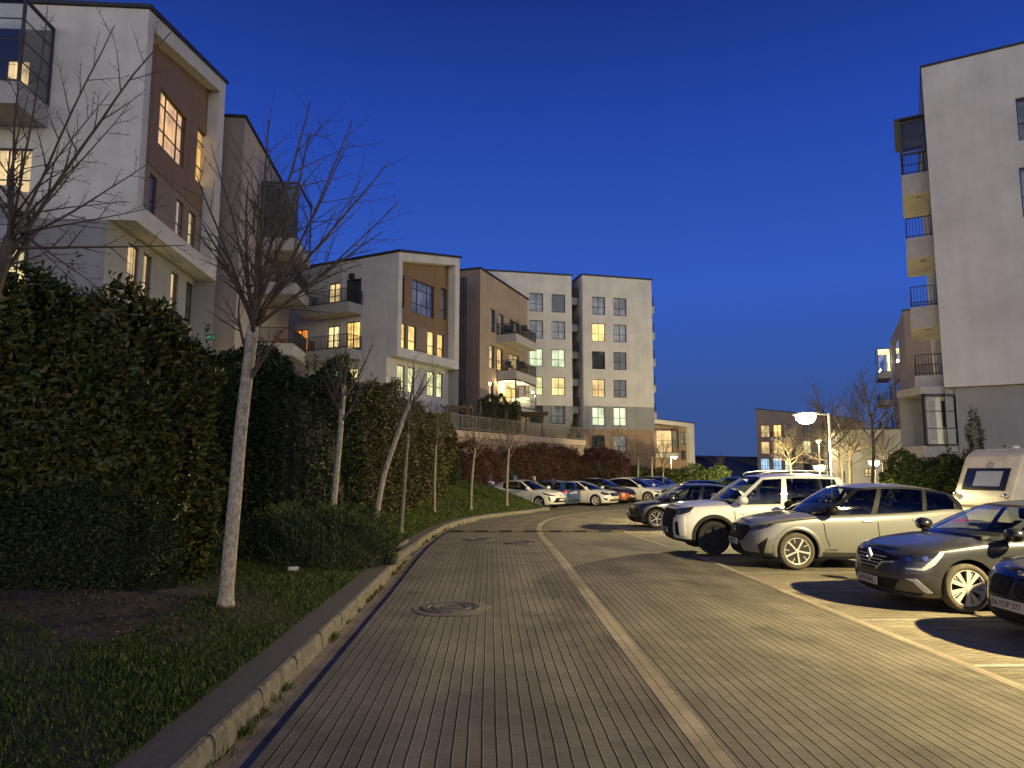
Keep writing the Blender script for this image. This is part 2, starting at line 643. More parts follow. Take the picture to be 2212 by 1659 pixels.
def roof_edge(parent, A, d, L, zt, depth, over=0.12, th=0.16):
    """dark metal roof capping over one wall"""
    zt = zt if isinstance(zt, (tuple, list)) else (zt, zt)
    r_ = MB()
    n = (d[1], -d[0])
    q = lambda u, z, m: (A[0] + d[0] * u + n[0] * m, A[1] + d[1] * u + n[1] * m, z)
    i = [r_.pt(p) for p in (q(-over, zt[0] + .003, over), q(L + over, zt[1] + .003, over), q(L + over, zt[1] + .003, -depth), q(-over, zt[0] + .003, -depth),
                            q(-over, zt[0] + th, over), q(L + over, zt[1] + th, over), q(L + over, zt[1] + th, -depth), q(-over, zt[0] + th, -depth))]
    for k in ((3, 2, 1, 0), (4, 5, 6, 7), (0, 1, 5, 4), (1, 2, 6, 5), (2, 3, 7, 6), (3, 0, 4, 7)):
        r_.face([i[j] for j in k])
    return r_.build('roof', M['roof'], parent, world=True)

# ------------------------------------------------------------------ ground, road, parking
def catmull(pts, n=12):
    pts = [Vector((*p, 0)) if len(p) == 2 else Vector(p) for p in pts]
    out = []
    for i in range(len(pts) - 1):
        p0, p1, p2, p3 = pts[max(i - 1, 0)], pts[i], pts[i + 1], pts[min(i + 2, len(pts) - 1)]
        for k in range(n):
            t = k / n
            out.append(0.5 * ((2 * p1) + (p2 - p0) * t + (2 * p0 - 5 * p1 + 4 * p2 - p3) * t * t + (3 * p1 - p0 - 3 * p2 + p3) * t ** 3))
    out.append(pts[-1])
    return out


def resample(pl, n):
    d = [0]
    for a, b in zip(pl, pl[1:]):
        d.append(d[-1] + (b - a).length)
    out, j = [], 0
    for k in range(n):
        s = d[-1] * k / (n - 1)
        while j < len(d) - 2 and d[j + 1] < s:
            j += 1
        t = (s - d[j]) / max(d[j + 1] - d[j], 1e-9)
        out.append(pl[j].lerp(pl[j + 1], min(max(t, 0), 1)))
    return out, d[-1]


def pavers(name, c1, c2, joint, sx, sy, bump=0.6, rough=0.8, offset=0.5, jw=0.011, zig=0.0):
    """block paving laid along the road's own run (UV in metres), worn and stained"""
    m, n, out = new_mat(name)
    b = N(n, 'ShaderNodeBsdfPrincipled')
    n.links.new(b.outputs[0], out.inputs['Surface'])
    b.inputs['Roughness'].default_value = rough
    b.inputs['Specular IOR Level'].default_value = 0.3
    uv = N(n, 'ShaderNodeUVMap')
    # a slight waver so the rows are not ruler straight
    w = N(n, 'ShaderNodeTexNoise')
    w.inputs['Scale'].default_value = 1.7
    w.inputs['Detail'].default_value = 2
    n.links.new(uv.outputs[0], w.inputs['Vector'])
    ws = N(n, 'ShaderNodeVectorMath', operation='MULTIPLY_ADD')
    ws.inputs[1].default_value = (0.022, 0.022, 0)
    n.links.new(w.outputs['Color'], ws.inputs[0])
    n.links.new(uv.outputs[0], ws.inputs[2])
    sw = N(n, 'ShaderNodeSeparateXYZ')
    n.links.new(ws.outputs[0], sw.inputs[0])
    if zig:                                        # interlocking stones: the rows step to and fro
        pz = N(n, 'ShaderNodeMath', operation='PINGPONG')
        n.links.new(sw.outputs['Y'], pz.inputs[0])
        pz.inputs[1].default_value = sy / 2
        pm_ = N(n, 'ShaderNodeMath', operation='MULTIPLY_ADD')
        n.links.new(pz.outputs[0], pm_.inputs[0])
        pm_.inputs[1].default_value = zig
        n.links.new(sw.outputs['X'], pm_.inputs[2])
        cz = N(n, 'ShaderNodeCombineXYZ')
        n.links.new(pm_.outputs[0], cz.inputs['X'])
        n.links.new(sw.outputs['Y'], cz.inputs['Y'])
        sw = N(n, 'ShaderNodeSeparateXYZ')
        n.links.new(cz.outputs[0], sw.inputs[0])
    cb = N(n, 'ShaderNodeCombineXYZ')              # brick rows run along V
    n.links.new(sw.outputs['Y'], cb.inputs['X'])
    n.links.new(sw.outputs['X'], cb.inputs['Y'])
    br = N(n, 'ShaderNodeTexBrick')
    br.offset = offset
    n.links.new(cb.outputs[0], br.inputs['Vector'])
    br.inputs['Scale'].default_value = 1.0
    br.inputs['Brick Width'].default_value = sy
    br.inputs['Row Height'].default_value = sx
    br.inputs['Mortar Size'].default_value = 0.0045
    br.inputs['Mortar Smooth'].default_value = 0.3
    br.inputs['Color1'].default_value = (*c1, 1)
    br.inputs['Color2'].default_value = (*c2, 1)
    br.inputs['Mortar'].default_value = (*[a * .5 + q * .5 for a, q in zip(c1, joint)], 1)
    # the open joint along the rows
    md = N(n, 'ShaderNodeMath', operation='PINGPONG')
    md.inputs[1].default_value = sx / 2
    n.links.new(sw.outputs['X'], md.inputs[0])
    jr = N(n, 'ShaderNodeMapRange')
    jr.interpolation_type = 'SMOOTHSTEP'
    jr.inputs['From Min'].default_value, jr.inputs['From Max'].default_value = jw * 0.25, jw
    n.links.new(md.outputs[0], jr.inputs['Value'])
    fine = N(n, 'ShaderNodeTexNoise')
    fine.inputs['Scale'].default_value = 120
    fine.inputs['Detail'].default_value = 3
    n.links.new(uv.outputs[0], fine.inputs['Vector'])
    big = N(n, 'ShaderNodeTexNoise')
    big.inputs['Scale'].default_value = 0.55
    big.inputs['Detail'].default_value = 8
    big.inputs['Roughness'].default_value = 0.7
    n.links.new(uv.outputs[0], big.inputs['Vector'])
    f1 = N(n, 'ShaderNodeMapRange')
    f1.inputs['From Min'].default_value, f1.inputs['From Max'].default_value = 0.25, 0.75
    f1.inputs['To Min'].default_value, f1.inputs['To Max'].default_value = 0.55, 1.45
    n.links.new(fine.outputs['Fac'], f1.inputs['Value'])
    f2 = N(n, 'ShaderNodeMapRange')
    f2.inputs['From Min'].default_value, f2.inputs['From Max'].default_value = 0.3, 0.7
    f2.inputs['To Min'].default_value, f2.inputs['To Max'].default_value = 0.58, 1.28
    n.links.new(big.outputs['Fac'], f2.inputs['Value'])
    mu = N(n, 'ShaderNodeMath', operation='MULTIPLY')
    n.links.new(f1.outputs[0], mu.inputs[0])
    n.links.new(f2.outputs[0], mu.inputs[1])
    st = N(n, 'ShaderNodeTexNoise')
    st.inputs['Scale'].default_value = 1.15
    st.inputs['Detail'].default_value = 5
    n.links.new(uv.outputs[0], st.inputs['Vector'])
    s1 = N(n, 'ShaderNodeMapRange')
    s1.inputs['From Min'].default_value, s1.inputs['From Max'].default_value = 0.60, 0.70
    s1.inputs['To Min'].default_value, s1.inputs['To Max'].default_value = 1.0, 0.66
    n.links.new(st.outputs['Fac'], s1.inputs['Value'])
    tm = N(n, 'ShaderNodeMapping')
    tm.inputs['Scale'].default_value = (1.5, 0.04, 1)
    n.links.new(uv.outputs[0], tm.inputs[0])
    tk = N(n, 'ShaderNodeTexNoise')
    tk.inputs['Scale'].default_value = 1.0
    tk.inputs['Detail'].default_value = 2
    n.links.new(tm.outputs[0], tk.inputs['Vector'])
    s2 = N(n, 'ShaderNodeMapRange')
    s2.inputs['From Min'].default_value, s2.inputs['From Max'].default_value = 0.35, 0.65
    s2.inputs['To Min'].default_value, s2.inputs['To Max'].default_value = 0.82, 1.12
    n.links.new(tk.outputs['Fac'], s2.inputs['Value'])
    for extra_ in (s1, s2):
        m2 = N(n, 'ShaderNodeMath', operation='MULTIPLY')
        n.links.new(mu.outputs[0], m2.inputs[0])
        n.links.new(extra_.outputs[0], m2.inputs[1])
        mu = m2
    mj = N(n, 'ShaderNodeMixRGB')
    n.links.new(jr.outputs[0], mj.inputs[0])
    mj.inputs[1].default_value = (*joint, 1)
    n.links.new(br.outputs['Color'], mj.inputs[2])
    mx = N(n, 'ShaderNodeMixRGB', blend_type='MULTIPLY')
    mx.inputs[0].default_value = 1
    n.links.new(mj.outputs[0], mx.inputs[1])
    n.links.new(mu.outputs[0], mx.inputs[2])
    n.links.new(mx.outputs[0], b.inputs['Base Color'])
    # height: chamfered edges along the joint + grit
    h1 = N(n, 'ShaderNodeMapRange')
    h1.interpolation_type = 'SMOOTHSTEP'
    h1.inputs['From Min'].default_value, h1.inputs['From Max'].default_value = 0.0, jw * 1.5
    n.links.new(md.outputs[0], h1.inputs['Value'])
    h2 = N(n, 'ShaderNodeMath', operation='MULTIPLY_ADD')
    n.links.new(fine.outputs['Fac'], h2.inputs[0])
    h2.inputs[1].default_value = 0.16
    n.links.new(h1.outputs[0], h2.inputs[2])
    bm_ = N(n, 'ShaderNodeMath', operation='MULTIPLY_ADD')
    n.links.new(br.outputs['Fac'], bm_.inputs[0])
    bm_.inputs[1].default_value = -0.35
    n.links.new(h2.outputs[0], bm_.inputs[2])
    bu = N(n, 'ShaderNodeBump')
    bu.inputs['Strength'].default_value = bump
    bu.inputs['Distance'].default_value = 0.007
    n.links.new(bm_.outputs[0], bu.inputs['Height'])
    n.links.new(bu.outputs[0], b.inputs['Normal'])
    return m


M['road'] = pavers('road_block_paving', (0.215, 0.190, 0.143), (0.185, 0.165, 0.126), (0.052, 0.046, 0.036), 0.10, 0.20, bump=0.75, jw=.0072)
M['band'] = pavers('pale_block_band', (0.42, 0.35, 0.25), (0.37, 0.31, 0.225), (0.13, 0.11, 0.085), 0.10, 0.20, bump=0.45, jw=.006)
M['park'] = pavers('parking_block_paving', (0.29, 0.25, 0.18), (0.23, 0.198, 0.142), (0.085, 0.075, 0.055), 0.112, 0.225, bump=0.9, jw=.009, zig=.35)
M['line'] = plain('worn_line_paint', (0.42, 0.39, 0.32), 0.8, var=0.35, scale=9)
M['kerb'] = plain('kerb_concrete', (0.165, 0.145, 0.11), 0.9, var=0.5, scale=9, bump=0.7, bscale=40)
M['kerbtop'] = plain('kerb_path_asphalt', (0.105, 0.095, 0.085), 0.9, var=0.25, scale=60, bump=0.5, bscale=150)
M['gutter'] = plain('gutter_concrete', (0.23, 0.19, 0.145), 0.85, var=0.35, scale=3.0, bump=0.4, bscale=60)
M['soil'] = plain('lawn_soil', (0.062, 0.047, 0.028), 0.95, var=0.4, scale=1.2, bump=0.6, bscale=25)
M['earth'] = plain('wide_ground', (0.055, 0.05, 0.035), 0.95, var=0.3, scale=0.2)
M['hill'] = plain('far_hill', (0.03, 0.028, 0.02), 0.95, var=0.35, scale=0.02)

bp = MB()
bp.poly([(-900, -200, -0.6), (1500, -200, -0.6), (1500, 2600, -0.6), (-900, 2600, -0.6)])
tag(bp.build('ground', M['earth']), kind='structure')

def gz(y):
    """the site dips gently beyond the speed bump"""
    t = min(max((y - 14) / 12, 0), 1)
    return -0.28 * t * t * (3 - 2 * t)


LEFT = catmull([(-1.42, -3), (-1.55, 0), (-1.68, 4.8), (-1.90, 13), (-2.2, 21), (-2.2, 25), (-1.9, 28), (-1.0, 31.5), (.4, 34.3), (1.4, 36.2), (2.06, 37.8), (3.4, 39.4), (6.5, 41), (12, 42.5), (40, 46)])
MID = catmull([(1.68, -3), (1.58, 0), (1.36, 4.8), (1.10, 13), (0.98, 20), (0.96, 25), (1.15, 28.5), (1.9, 32), (3.25, 34.8), (4.4, 36.7), (5.7, 37.9), (8, 39), (13, 40), (40, 42)])
RIGHT = catmull([(4.72, -3), (4.63, 0), (4.45, 6.3), (4.22, 11.9), (4.0, 19), (3.92, 25), (4.0, 27), (4.4, 28.6), (5.1, 30), (6.3, 31.4), (8, 32.6), (10, 33.4), (14, 34.2), (40, 35.5)])
NS = 260
Lr, _ = resample(LEFT, NS)
Mr, mlen = resample(MID, NS)
Rr, _ = resample(RIGHT, NS)
rd = MB()
for k in range(NS - 1):
    v0, v1 = mlen * k / (NS - 1), mlen * (k + 1) / (NS - 1)
    for (a, b, ua, ub) in ((Lr, Mr, 0.0, 3.05), (Mr, Rr, 3.05, 6.1)):
        for q in range(3):
            t0, t1 = q / 3, (q + 1) / 3
            u0, u1 = ua + (ub - ua) * t0, ua + (ub - ua) * t1
            rd.poly([a[k].lerp(b[k], t0), a[k].lerp(b[k], t1), a[k + 1].lerp(b[k + 1], t1), a[k + 1].lerp(b[k + 1], t0)], [(u0, v0), (u1, v0), (u1, v1), (u0, v1)])
for v_ in rd.v:
    v_.z += gz(v_.y)
tag(rd.build('road', M['road'], merge=True), kind='structure')


def offset_line(pl, k, off):
    t = (pl[min(k + 1, len(pl) - 1)] - pl[max(k - 1, 0)]).normalized()
    return pl[k] + Vector((t.y, -t.x, 0)) * off


def strip(name, pl, o0, o1, z, mat, uvs=True, kind='structure', z1=None):
    b = MB()
    s = 0
    for k in range(len(pl) - 1):
        L = (pl[k + 1] - pl[k]).length
        p = [offset_line(pl, k, o0), offset_line(pl, k, o1), offset_line(pl, k + 1, o1), offset_line(pl, k + 1, o0)]
        zz = (z, z if z1 is None else z1, z if z1 is None else z1, z)
        b.poly([(q.x, q.y, h + gz(q.y)) for q, h in zip(p, zz)], [(o0, s), (o1, s), (o1, s + L), (o0, s + L)])
        s += L
    return tag(b.build(name, mat, merge=True), kind=kind)


strip('centre_band', Mr, -0.10, 0.10, 0.004, M['band'])
strip('edge_band', Rr, -0.06, 0.06, 0.004, M['band'])
pk = MB()
ys = [-6 + k for k in range(0, 50)] + [50, 60, 75, 95]
for y0, y1 in zip(ys, ys[1:]):
    x0 = 3.4 if y1 <= 24 else -1.0 if y1 <= 38 else -14
    pk.poly([(x0, y0, gz(y0) - .012), (75, y0, gz(y0) - .012), (75, y1, gz(y1) - .012), (x0, y1, gz(y1) - .012)], [(y0, x0), (y0, 75), (y1, 75), (y1, x0)])
tag(pk.build('parking_area', M['park']), kind='structure')
ln = MB()
for (yy, xa) in ((4.9, 4.65), (7.2, 4.50), (9.3, 4.42), (11.45, 4.32), (13.44, 4.22), (15.75, 4.1), (18.2, 4.1), (20.8, 4.05), (23.3, 4.0), (25.9, 4.0)):
    ln.poly([(xa, yy - .032, gz(yy) - .006), (12.5, yy - .032 + .1, gz(yy) - .006), (12.5, yy + .032 + .1, gz(yy) - .006), (xa, yy + .032, gz(yy) - .006)])
tag(ln.build('parking_lines', M['line']), kind='structure')

# gutter channel, kerb, path strip along the lawn
kerb_pl = [p for p in Lr if p.y < 38.2 and p.x < 2.3]
strip('gutter', kerb_pl, -0.30, -0.004, -0.045, M['gutter'], z1=-0.055)
kb = MB()
acc, k, cut = 0.0, 0, []
for i in range(len(kerb_pl)):
    cut.append(acc)
    if i < len(kerb_pl) - 1:
        acc += (kerb_pl[i + 1] - kerb_pl[i]).length
fine_pl, flen = resample(kerb_pl, int(acc / 0.05))
krg = random.Random(3)
PER = 20
stone = 0.0
for i in range(len(fine_pl) - 1):
    if i % PER == 0:
        stone = krg.uniform(-.005, .005)
    w0 = stone + .0025 * math.sin(i * 1.3) * krg.random()
    if i % PER == PER - 1:                           # joint between kerb stones
        w0 = .016
    sec = [(-0.285 - abs(stone), -0.06), (-0.296 - abs(w0), 0.095), (-0.318 - abs(w0), 0.132 - (.012 if i % PER == PER - 1 else 0)), (-0.36, 0.140 + stone * .3 - (.012 if i % PER == PER - 1 else 0)), (-0.362, -0.06)]
    a = [(offset_line(fine_pl, i, o), h) for o, h in sec]
    b = [(offset_line(fine_pl, i + 1, o), h) for o, h in sec]
    ia = [kb.pt((p.x, p.y, h + gz(p.y))) for p, h in a]
    ib = [kb.pt((p.x, p.y, h + gz(p.y))) for p, h in b]
    for q in range(len(sec) - 1):
        kb.face((ia[q], ib[q], ib[q + 1], ia[q + 1]))
    kb.face(ia)
    kb.face(ib[::-1])
tag(kb.build('kerb', M['kerb']), kind='structure')
strip('verge_path', kerb_pl, -0.70, -0.345, 0.146, M['kerbtop'], z1=0.136)


# lawn: rises away from the kerb; height is a function of the distance from the kerb and of how far along
def lawn_h(off, y):
    """off: metres left of the road edge (positive), y: how far along"""
    d = max(off - 0.8, 0.0)
    rise = 0.085 + 0.27 * min(max((y - 16) / 9, 0), 1)
    return gz(y) + 0.145 + rise * d * (1 - 0.18 * min(d / 9, 1)) / (1 + max(d - 3, 0) * 0.12) + 0.03 * math.sin(y * 1.3 + d) * min(d, 1)


lm = MB()
offs = [0.68, 0.95, 1.2, 1.6, 2.1, 2.7, 3.4, 4.2, 5.2, 6.4, 8, 10, 13, 17, 22]
lawn_rows = []
ext = [Vector((kerb_pl[0].x, -6, 0))] + kerb_pl
for i in range(len(ext)):
    row = []
    for o in offs:
        p = offset_line(ext, i, -o)
        row.append(Vector((p.x, p.y, lawn_h(o, p.y))))
    lawn_rows.append(row)
for a, b in zip(lawn_rows, lawn_rows[1:]):
    for q in range(len(offs) - 1):
        lm.poly([a[q], b[q], b[q + 1], a[q + 1]])
lawn = tag(lm.build('lawn', M['soil'], merge=True, smooth=True), kind='structure')


def lawn_at(x, y):
    """height of the lawn under a point"""
    best, bo = 1e9, 0
    for i in range(0, len(kerb_pl) - 1):
        p = kerb_pl[i]
        dd = (p.x - x) ** 2 + (p.y - y) ** 2
        if dd < best:
            best = dd
            bo = math.sqrt(dd)
    return lawn_h(bo, y)


# raised terrace behind the hedge where the left hand blocks stand
tr = MB()
tr.box((-60, 30.5, -0.5), (-9.5, 46, 3.2))
tr.box((-60, 12.5, -0.5), (-12.5, 30.5, 2.6))
tag(tr.build('terrace_ground', M['soil']), kind='structure')

# far hill
hl = MB()
hp = []
for i in range(60):
    u = i / 59
    hp.append((-700 + 2100 * u, 18 + 10 * math.sin(u * 5 + 1) + 5 * math.sin(u * 17) + 2 * math.sin(u * 41)))
for (xa, za), (xb, zb) in zip(hp, hp[1:]):
    hl.poly([(xa, 700, -1), (xb, 700, -1), (xb, 900, za * .75), (xa, 900, za * .75)])
    hl.poly([(xa, 900, za * .75), (xb, 900, zb * .75), (xb, 1250, zb * 1.15), (xa, 1250, za * 1.15)])
    hl.poly([(xa, 1250, za * 1.15), (xb, 1250, zb * 1.15), (xb, 1700, -1), (xa, 1700, -1)])
tag(hl.build('hills', M['hill'], merge=True, smooth=True), kind='structure')


# ------------------------------------------------------------------ buildings
def on_wall(A, d, px, py, off=0.0):
    """where the line of sight through a photograph point meets a wall's plane: (u, z)"""
    n = (d[1], -d[0])
    ax, ay = A[0] + n[0] * off, A[1] + n[1] * off
    a, b = P(px, py, 1.0), None
    o = Vector((0, 0, CAMZ))
    r_ = a - o
    den = r_.x * n[0] + r_.y * n[1]
    t = (ax * n[0] + ay * n[1]) / den
    h = o + r_ * t
    return (h.x - ax) * d[0] + (h.y - ay) * d[1], h.z


def hole(A, d, r_, off=0.0):
    """opening from a photograph rectangle (left, right, top, bottom at the left edge)"""
    xl, xr, yt, yb = r_
    ym = (yt + yb) / 2
    u0, _ = on_wall(A, d, xl, ym, off)
    u1, _ = on_wall(A, d, xr, ym, off)
    _, z1 = on_wall(A, d, xl, yt, off)
    _, z0 = on_wall(A, d, xl, yb, off)
    return (u0, u1, z0, z1)


def level(holes):
    """one sill and one head height for a storey"""
    z0 = sum(h[2] for h in holes) / len(holes)
    z1 = sum(h[3] for h in holes) / len(holes)
    return [(h[0], h[1], z0, z1) for h in holes]


def frame_block(bld, A, d, L, zb, ztop, fl, fr, ft, fb, rec, zsplit, holes, back, ground_z, gholes, gset, gmat, styles, gstyles, wood='wood', lower='taupe', tback=9.0):
    """overhanging white box frame round a recessed panel; rendered storey set back below"""
    n = (d[1], -d[0])
    zl, zr = ztop
    top = lambda u: zl + (zr - zl) * u / L
    m = MB()
    m.obox(A, d, 0, fl, zb, zl, -rec - .25, 0, zs=(top(0), top(fl)))
    m.obox(A, d, L - fr, L, zb, zr, -rec - .25, 0, zs=(top(L - fr), top(L)))
    m.obox(A, d, fl, L - fr, zb, zb + fb, -rec - .25, -0.002)
    q = lambda u, z, o: (A[0] + d[0] * u + n[0] * o, A[1] + d[1] * u + n[1] * o, z)
    i = [m.pt(p) for p in (q(fl, top(fl) - ft, -0.002), q(L - fr, top(L - fr) - ft, -0.002), q(L - fr, top(L - fr) - ft, -rec - .25), q(fl, top(fl) - ft, -rec - .25),
                           q(fl, top(fl) - .002, -0.002), q(L - fr, top(L - fr) - .002, -0.002), q(L - fr, top(L - fr) - .002, -rec - .25), q(fl, top(fl) - .002, -rec - .25))]
    for k in ((3, 2, 1, 0), (4, 5, 6, 7), (0, 1, 5, 4), (1, 2, 6, 5), (2, 3, 7, 6), (3, 0, 4, 7)):
        m.face([i[j] for j in k])
    m.build('front_frame', M['white'], bld, world=True)
    up = [h for h in holes if h[2] > zsplit - .6]
    lo = [h for h in holes if h[2] <= zsplit - .6]
    a = MB()
    wall(a, A, d, L - fr, zsplit, (top(fl) - ft * .5, top(L - fr) - ft * .5), up, u_from=fl, off=-rec)
    # cladding joints
    for uj in (fl + (L - fl - fr) * .20, fl + (L - fl - fr) * .74):
        a.obox(A, d, uj - .02, uj + .02, zsplit, top(uj) - ft - .02, -rec, -rec + .012)
    a.obox(A, d, fl, L - fr, zsplit - .05, zsplit + .02, -rec + .001, -rec + .05)
    a.build('cladding_panel', M[wood], bld, world=True)
    b = MB()
    wall(b, A, d, L - fr, zb + fb * .5, (zsplit - .05, zsplit - .05), lo, u_from=fl, off=-rec)
    b.build('lower_panel', M[lower], bld, world=True)
    for h, (st, cu) in zip(holes, styles):
        window(bld, A, d, h, st, cu, off=-rec)
    # storey below
    g = MB()
    wall(g, A, d, L - .1, ground_z, zb - .004, gholes, u_from=-0.004, off=-gset)
    g.build('ground_storey', M[gmat], bld, world=True)
    for h, (st, cu) in zip(gholes, gstyles):
        window(bld, A, d, h, st, cu, off=-gset)
    sf = MB()
    sf.obox(A, d, 0.004, L - .004, zb + .002, zb + .02, -tback, -.005)
    sf.build('soffit', M['soffit'], bld, world=True)


def block_back(bld, A, d, L, z0, zt, depth, mat, name='rear_wall', gable=False):
    """the walls of a block that face away"""
    n = (d[1], -d[0])
    q = lambda u, o: (A[0] + d[0] * u + n[0] * o, A[1] + d[1] * u + n[1] * o)
    m = MB()
    pts = [q(L, -.02), q(L, -depth), q(0, -depth), q(0, -.02)]
    zt = zt if isinstance(zt, (tuple, list)) else (zt, zt)
    zz = [zt[1], zt[1], zt[0], zt[0]]
    if gable:                                        # the fourth side has a wall of its own
        pts, zz = pts[:3], zz[:3]
    for a, b, za, zb in zip(pts, pts[1:], zz, zz[1:]):
        m.poly([(*a, z0), (*b, z0), (*b, zb), (*a, za)])
    return m.build(name, mat, bld, world=True)


def interior_box(bld, A, d, L, z0, zt, mat=None):
    """dark room depth behind the glass of one wall"""


# ---- nearest block on the left: white gable towards the camera, framed front towards the road
bA = thing('apartment_building', 'nearest white block on the left, big lit window in a dark timber panel', 'building', (-15.3, 28, 0), group='apartment blocks')
A0, A1 = (-15.35, 28.0), (-16.0, 37.5)
dA, LA = unit(A0, A1)
zb = 11.95
rec = 0.6
hb = [hole(A0, dA, r_, -rec) for r_ in ((345, 405, 182, 312), (425, 445, 267, 390))]
hl_ = level([hole(A0, dA, r_, -rec) for r_ in ((322, 338, 377, 473), (380, 397, 420, 513), (407, 424, 447, 530))])
gh = level([hole(A0, dA, r_, -1.1) for r_ in ((274, 299, 524, 642), (308, 327, 548, 655), (368, 385, 581, 674), (401, 417, 597, 690))])
frame_block(bA, A0, dA, LA, zb, (21.2, 23.3), .55, .85, .75, .8, rec, 15.35, hb + hl_, None, -.9, gh, 1.1, 'grey',
            [('big', 'c_gold'), ('narrow', 'c_gold'), ('tall', 'c_dim'), ('tall', 'c_peach'), ('tall', 'c_pale')],
            [('tall', 'c_peach'), ('tall', 'c_peach'), ('tall', 'c_peach'), ('tall', 'c_dark')], lower='taupe')
gA0 = (A0[0] - 14 * dA[1], A0[1] + 14 * dA[0] + .0)
gd, gL = unit(gA0, A0)
g = MB()
side_h = [hole(gA0, gd, (-40, 68, 318, 414)), hole(gA0, gd, (-45, 58, 512, 640))]
wall(g, gA0, gd, gL - .85, zb, 21.2, [side_h[0]])
g.build('gable_wall', M['white'], bA, world=True)
g = MB()
wall(g, gA0, gd, gL - 1.1, -.9, zb, [side_h[1]], off=-.003)
g.build('gable_base', M['grey'], bA, world=True)
window(bA, gA0, gd, side_h[0], 'grid', 'c_peach')
window(bA, gA0, gd, side_h[1], 'grid', 'c_pale')
block_back(bA, A0, dA, LA, -.9, (21.2, 23.3), 14, M['grey'], gable=True)
roof_edge(bA, A0, dA, LA, (21.2, 23.3), 14.1)
ub, zt_ = on_wall(gA0, gd, 120, 62)
_, zl_ = on_wall(gA0, gd, 112, 232)
balcony(bA, gA0, gd, ub - 3.6, ub, zl_, 2.0, slab=.9, rail=False)
glazed_box(bA, gA0, gd, ub - 3.55, ub - .05, zl_, zt_, 1.95, bars=4)
dk = MB()
dk.obox(gA0, gd, ub - 3.5, ub - .08, zl_ + .05, zt_ - .1, .004, .03)  # dark sheet on the gable: the box's inner shade put into colour
dk.build('shade_backing', M['room'], bA, world=True)
lw = MB()
lw.obox(gA0, gd, ub - 1.7, ub - .9, zl_ + .5, zl_ + 1.9, .032, .05)
lw.build('lit_door', M['c_orange'] if False else M['c_peach'], bA, world=True)
_, z2 = on_wall(gA0, gd, 90, 428)
balcony(bA, gA0, gd, ub - 3.9, ub - .35, z2, 1.3, slab=.75, rail=False)
glazed_box(bA, gA0, gd, ub - 3.85, ub - .4, z2 - 3.1, z2 - .76, 1.2, bars=3)

# ---- tan block joined to its far side
bA2 = thing('apartment_building', 'dark tan block with a glazed corner balcony, partly behind the tall bare tree', 'building', (-14.6, 39, 0), group='apartment blocks')
T0 = P(529, 255, 39.0)
T0 = (T0.x, T0.y)
T1 = (T0[0] - 1.0, T0[1] + 12.5)
dT, LT = unit(T0, T1)
ztT = P(529, 255, 39.0).z
th = [hole(T0, dT, (544, 555, 425, 502)), hole(T0, dT, (590, 615, 722, 770))]
m = MB()
wall(m, T0, dT, LT, -.9, (ztT, ztT - .4), th)
m.build('front_wall', M['beige'], bA2, world=True)
window(bA2, T0, dT, th[0], 'tall', 'c_lime')
window(bA2, T0, dT, th[1], 'tall', 'c_dark')
sA0 = (T0[0] - 10 * dT[1], T0[1] + 10 * dT[0])
sd, sL = unit(sA0, T0)
m = MB()
wall(m, sA0, sd, sL, -.9, ztT)
for zz in (7.2, 10.2, 13.2, 16.2):
    m.obox(sA0, sd, 0, sL, zz, zz + .03, 0, .006)
m.build('side_wall', M['beige2'], bA2, world=True)
block_back(bA2, T0, dT, LT, -.9, (ztT, ztT - .4), 10, M['beige2'], gable=True)
roof_edge(bA2, T0, dT, LT, (ztT, ztT - .4), 10.1)
uT0, zs1 = on_wall(T0, dT, 560, 512)
_, zt1 = on_wall(T0, dT, 566, 392)
balcony(bA2, T0, dT, uT0, uT0 + 4.2, zs1, 2.3, slab=.8, rail=False)
glazed_box(bA2, T0, dT, uT0 + .05, uT0 + 4.15, zs1, zt1, 2.25, bars=3)
bl = MB()
bl.obox(T0, dT, uT0 + .14, uT0 + .17, zs1 + .12, zt1 - .15, .12, 2.15)
bl.build('blind', M['c_dark'], bA2, world=True)
_, zs2 = on_wall(T0, dT, 590, 640)
bal = balcony(bA2, T0, dT, uT0, uT0 + 4.2, zs2, 2.3, slab=.75)
_, zs3 = on_wall(T0, dT, 600, 772)
balcony(bA2, T0, dT, uT0, uT0 + 4.2, zs3, 2.3, slab=.75)

# ---- second white block with timber panel, middle left
bB = thing('apartment_building', 'white block middle left, timber panel with unlit windows above four lit tall windows', 'building', (-7.9, 48, 0), group='apartment blocks')
B0, B1 = (-7.85, 48.0), (-4.15, 54.9)
dB, LB = unit(B0, B1)
zb = 9.55
rec = 0.65
hb = [hole(B0, dB, r_, -rec) for r_ in ((866, 874, 592, 664), (890, 938, 601, 674), (952, 965, 620, 688))]
hl_ = level([hole(B0, dB, r_, -rec) for r_ in ((864, 877, 697, 753), (882, 900, 701, 758), (923, 939, 712, 766), (945, 960, 719, 772))])
gh = level([hole(B0, dB, r_, -.9) for r_ in ((857, 875, 787, 842), (881, 897, 792, 846), (923, 939, 800, 856), (943, 958, 805, 860))])
frame_block(bB, B0, dB, LB, zb, (16.85, 18.5), .45, .6, .6, .65, rec, 12.35, hb + hl_, None, -.9, gh, .9, 'white',
            [('narrow', 'c_dim'), ('big', 'c_dim'), ('narrow', 'c_dim'), ('tall', 'c_warm'), ('tall', 'c_warm'), ('tall', 'c_warm'), ('tall', 'c_warm')],
            [('tall', 'c_lime'), ('tall', 'c_lime'), ('tall', 'c_lime'), ('tall', 'c_lime')])
gB0 = (B0[0] - 13 * dB[1], B0[1] + 13 * dB[0])
gd, gL = unit(gB0, B0)
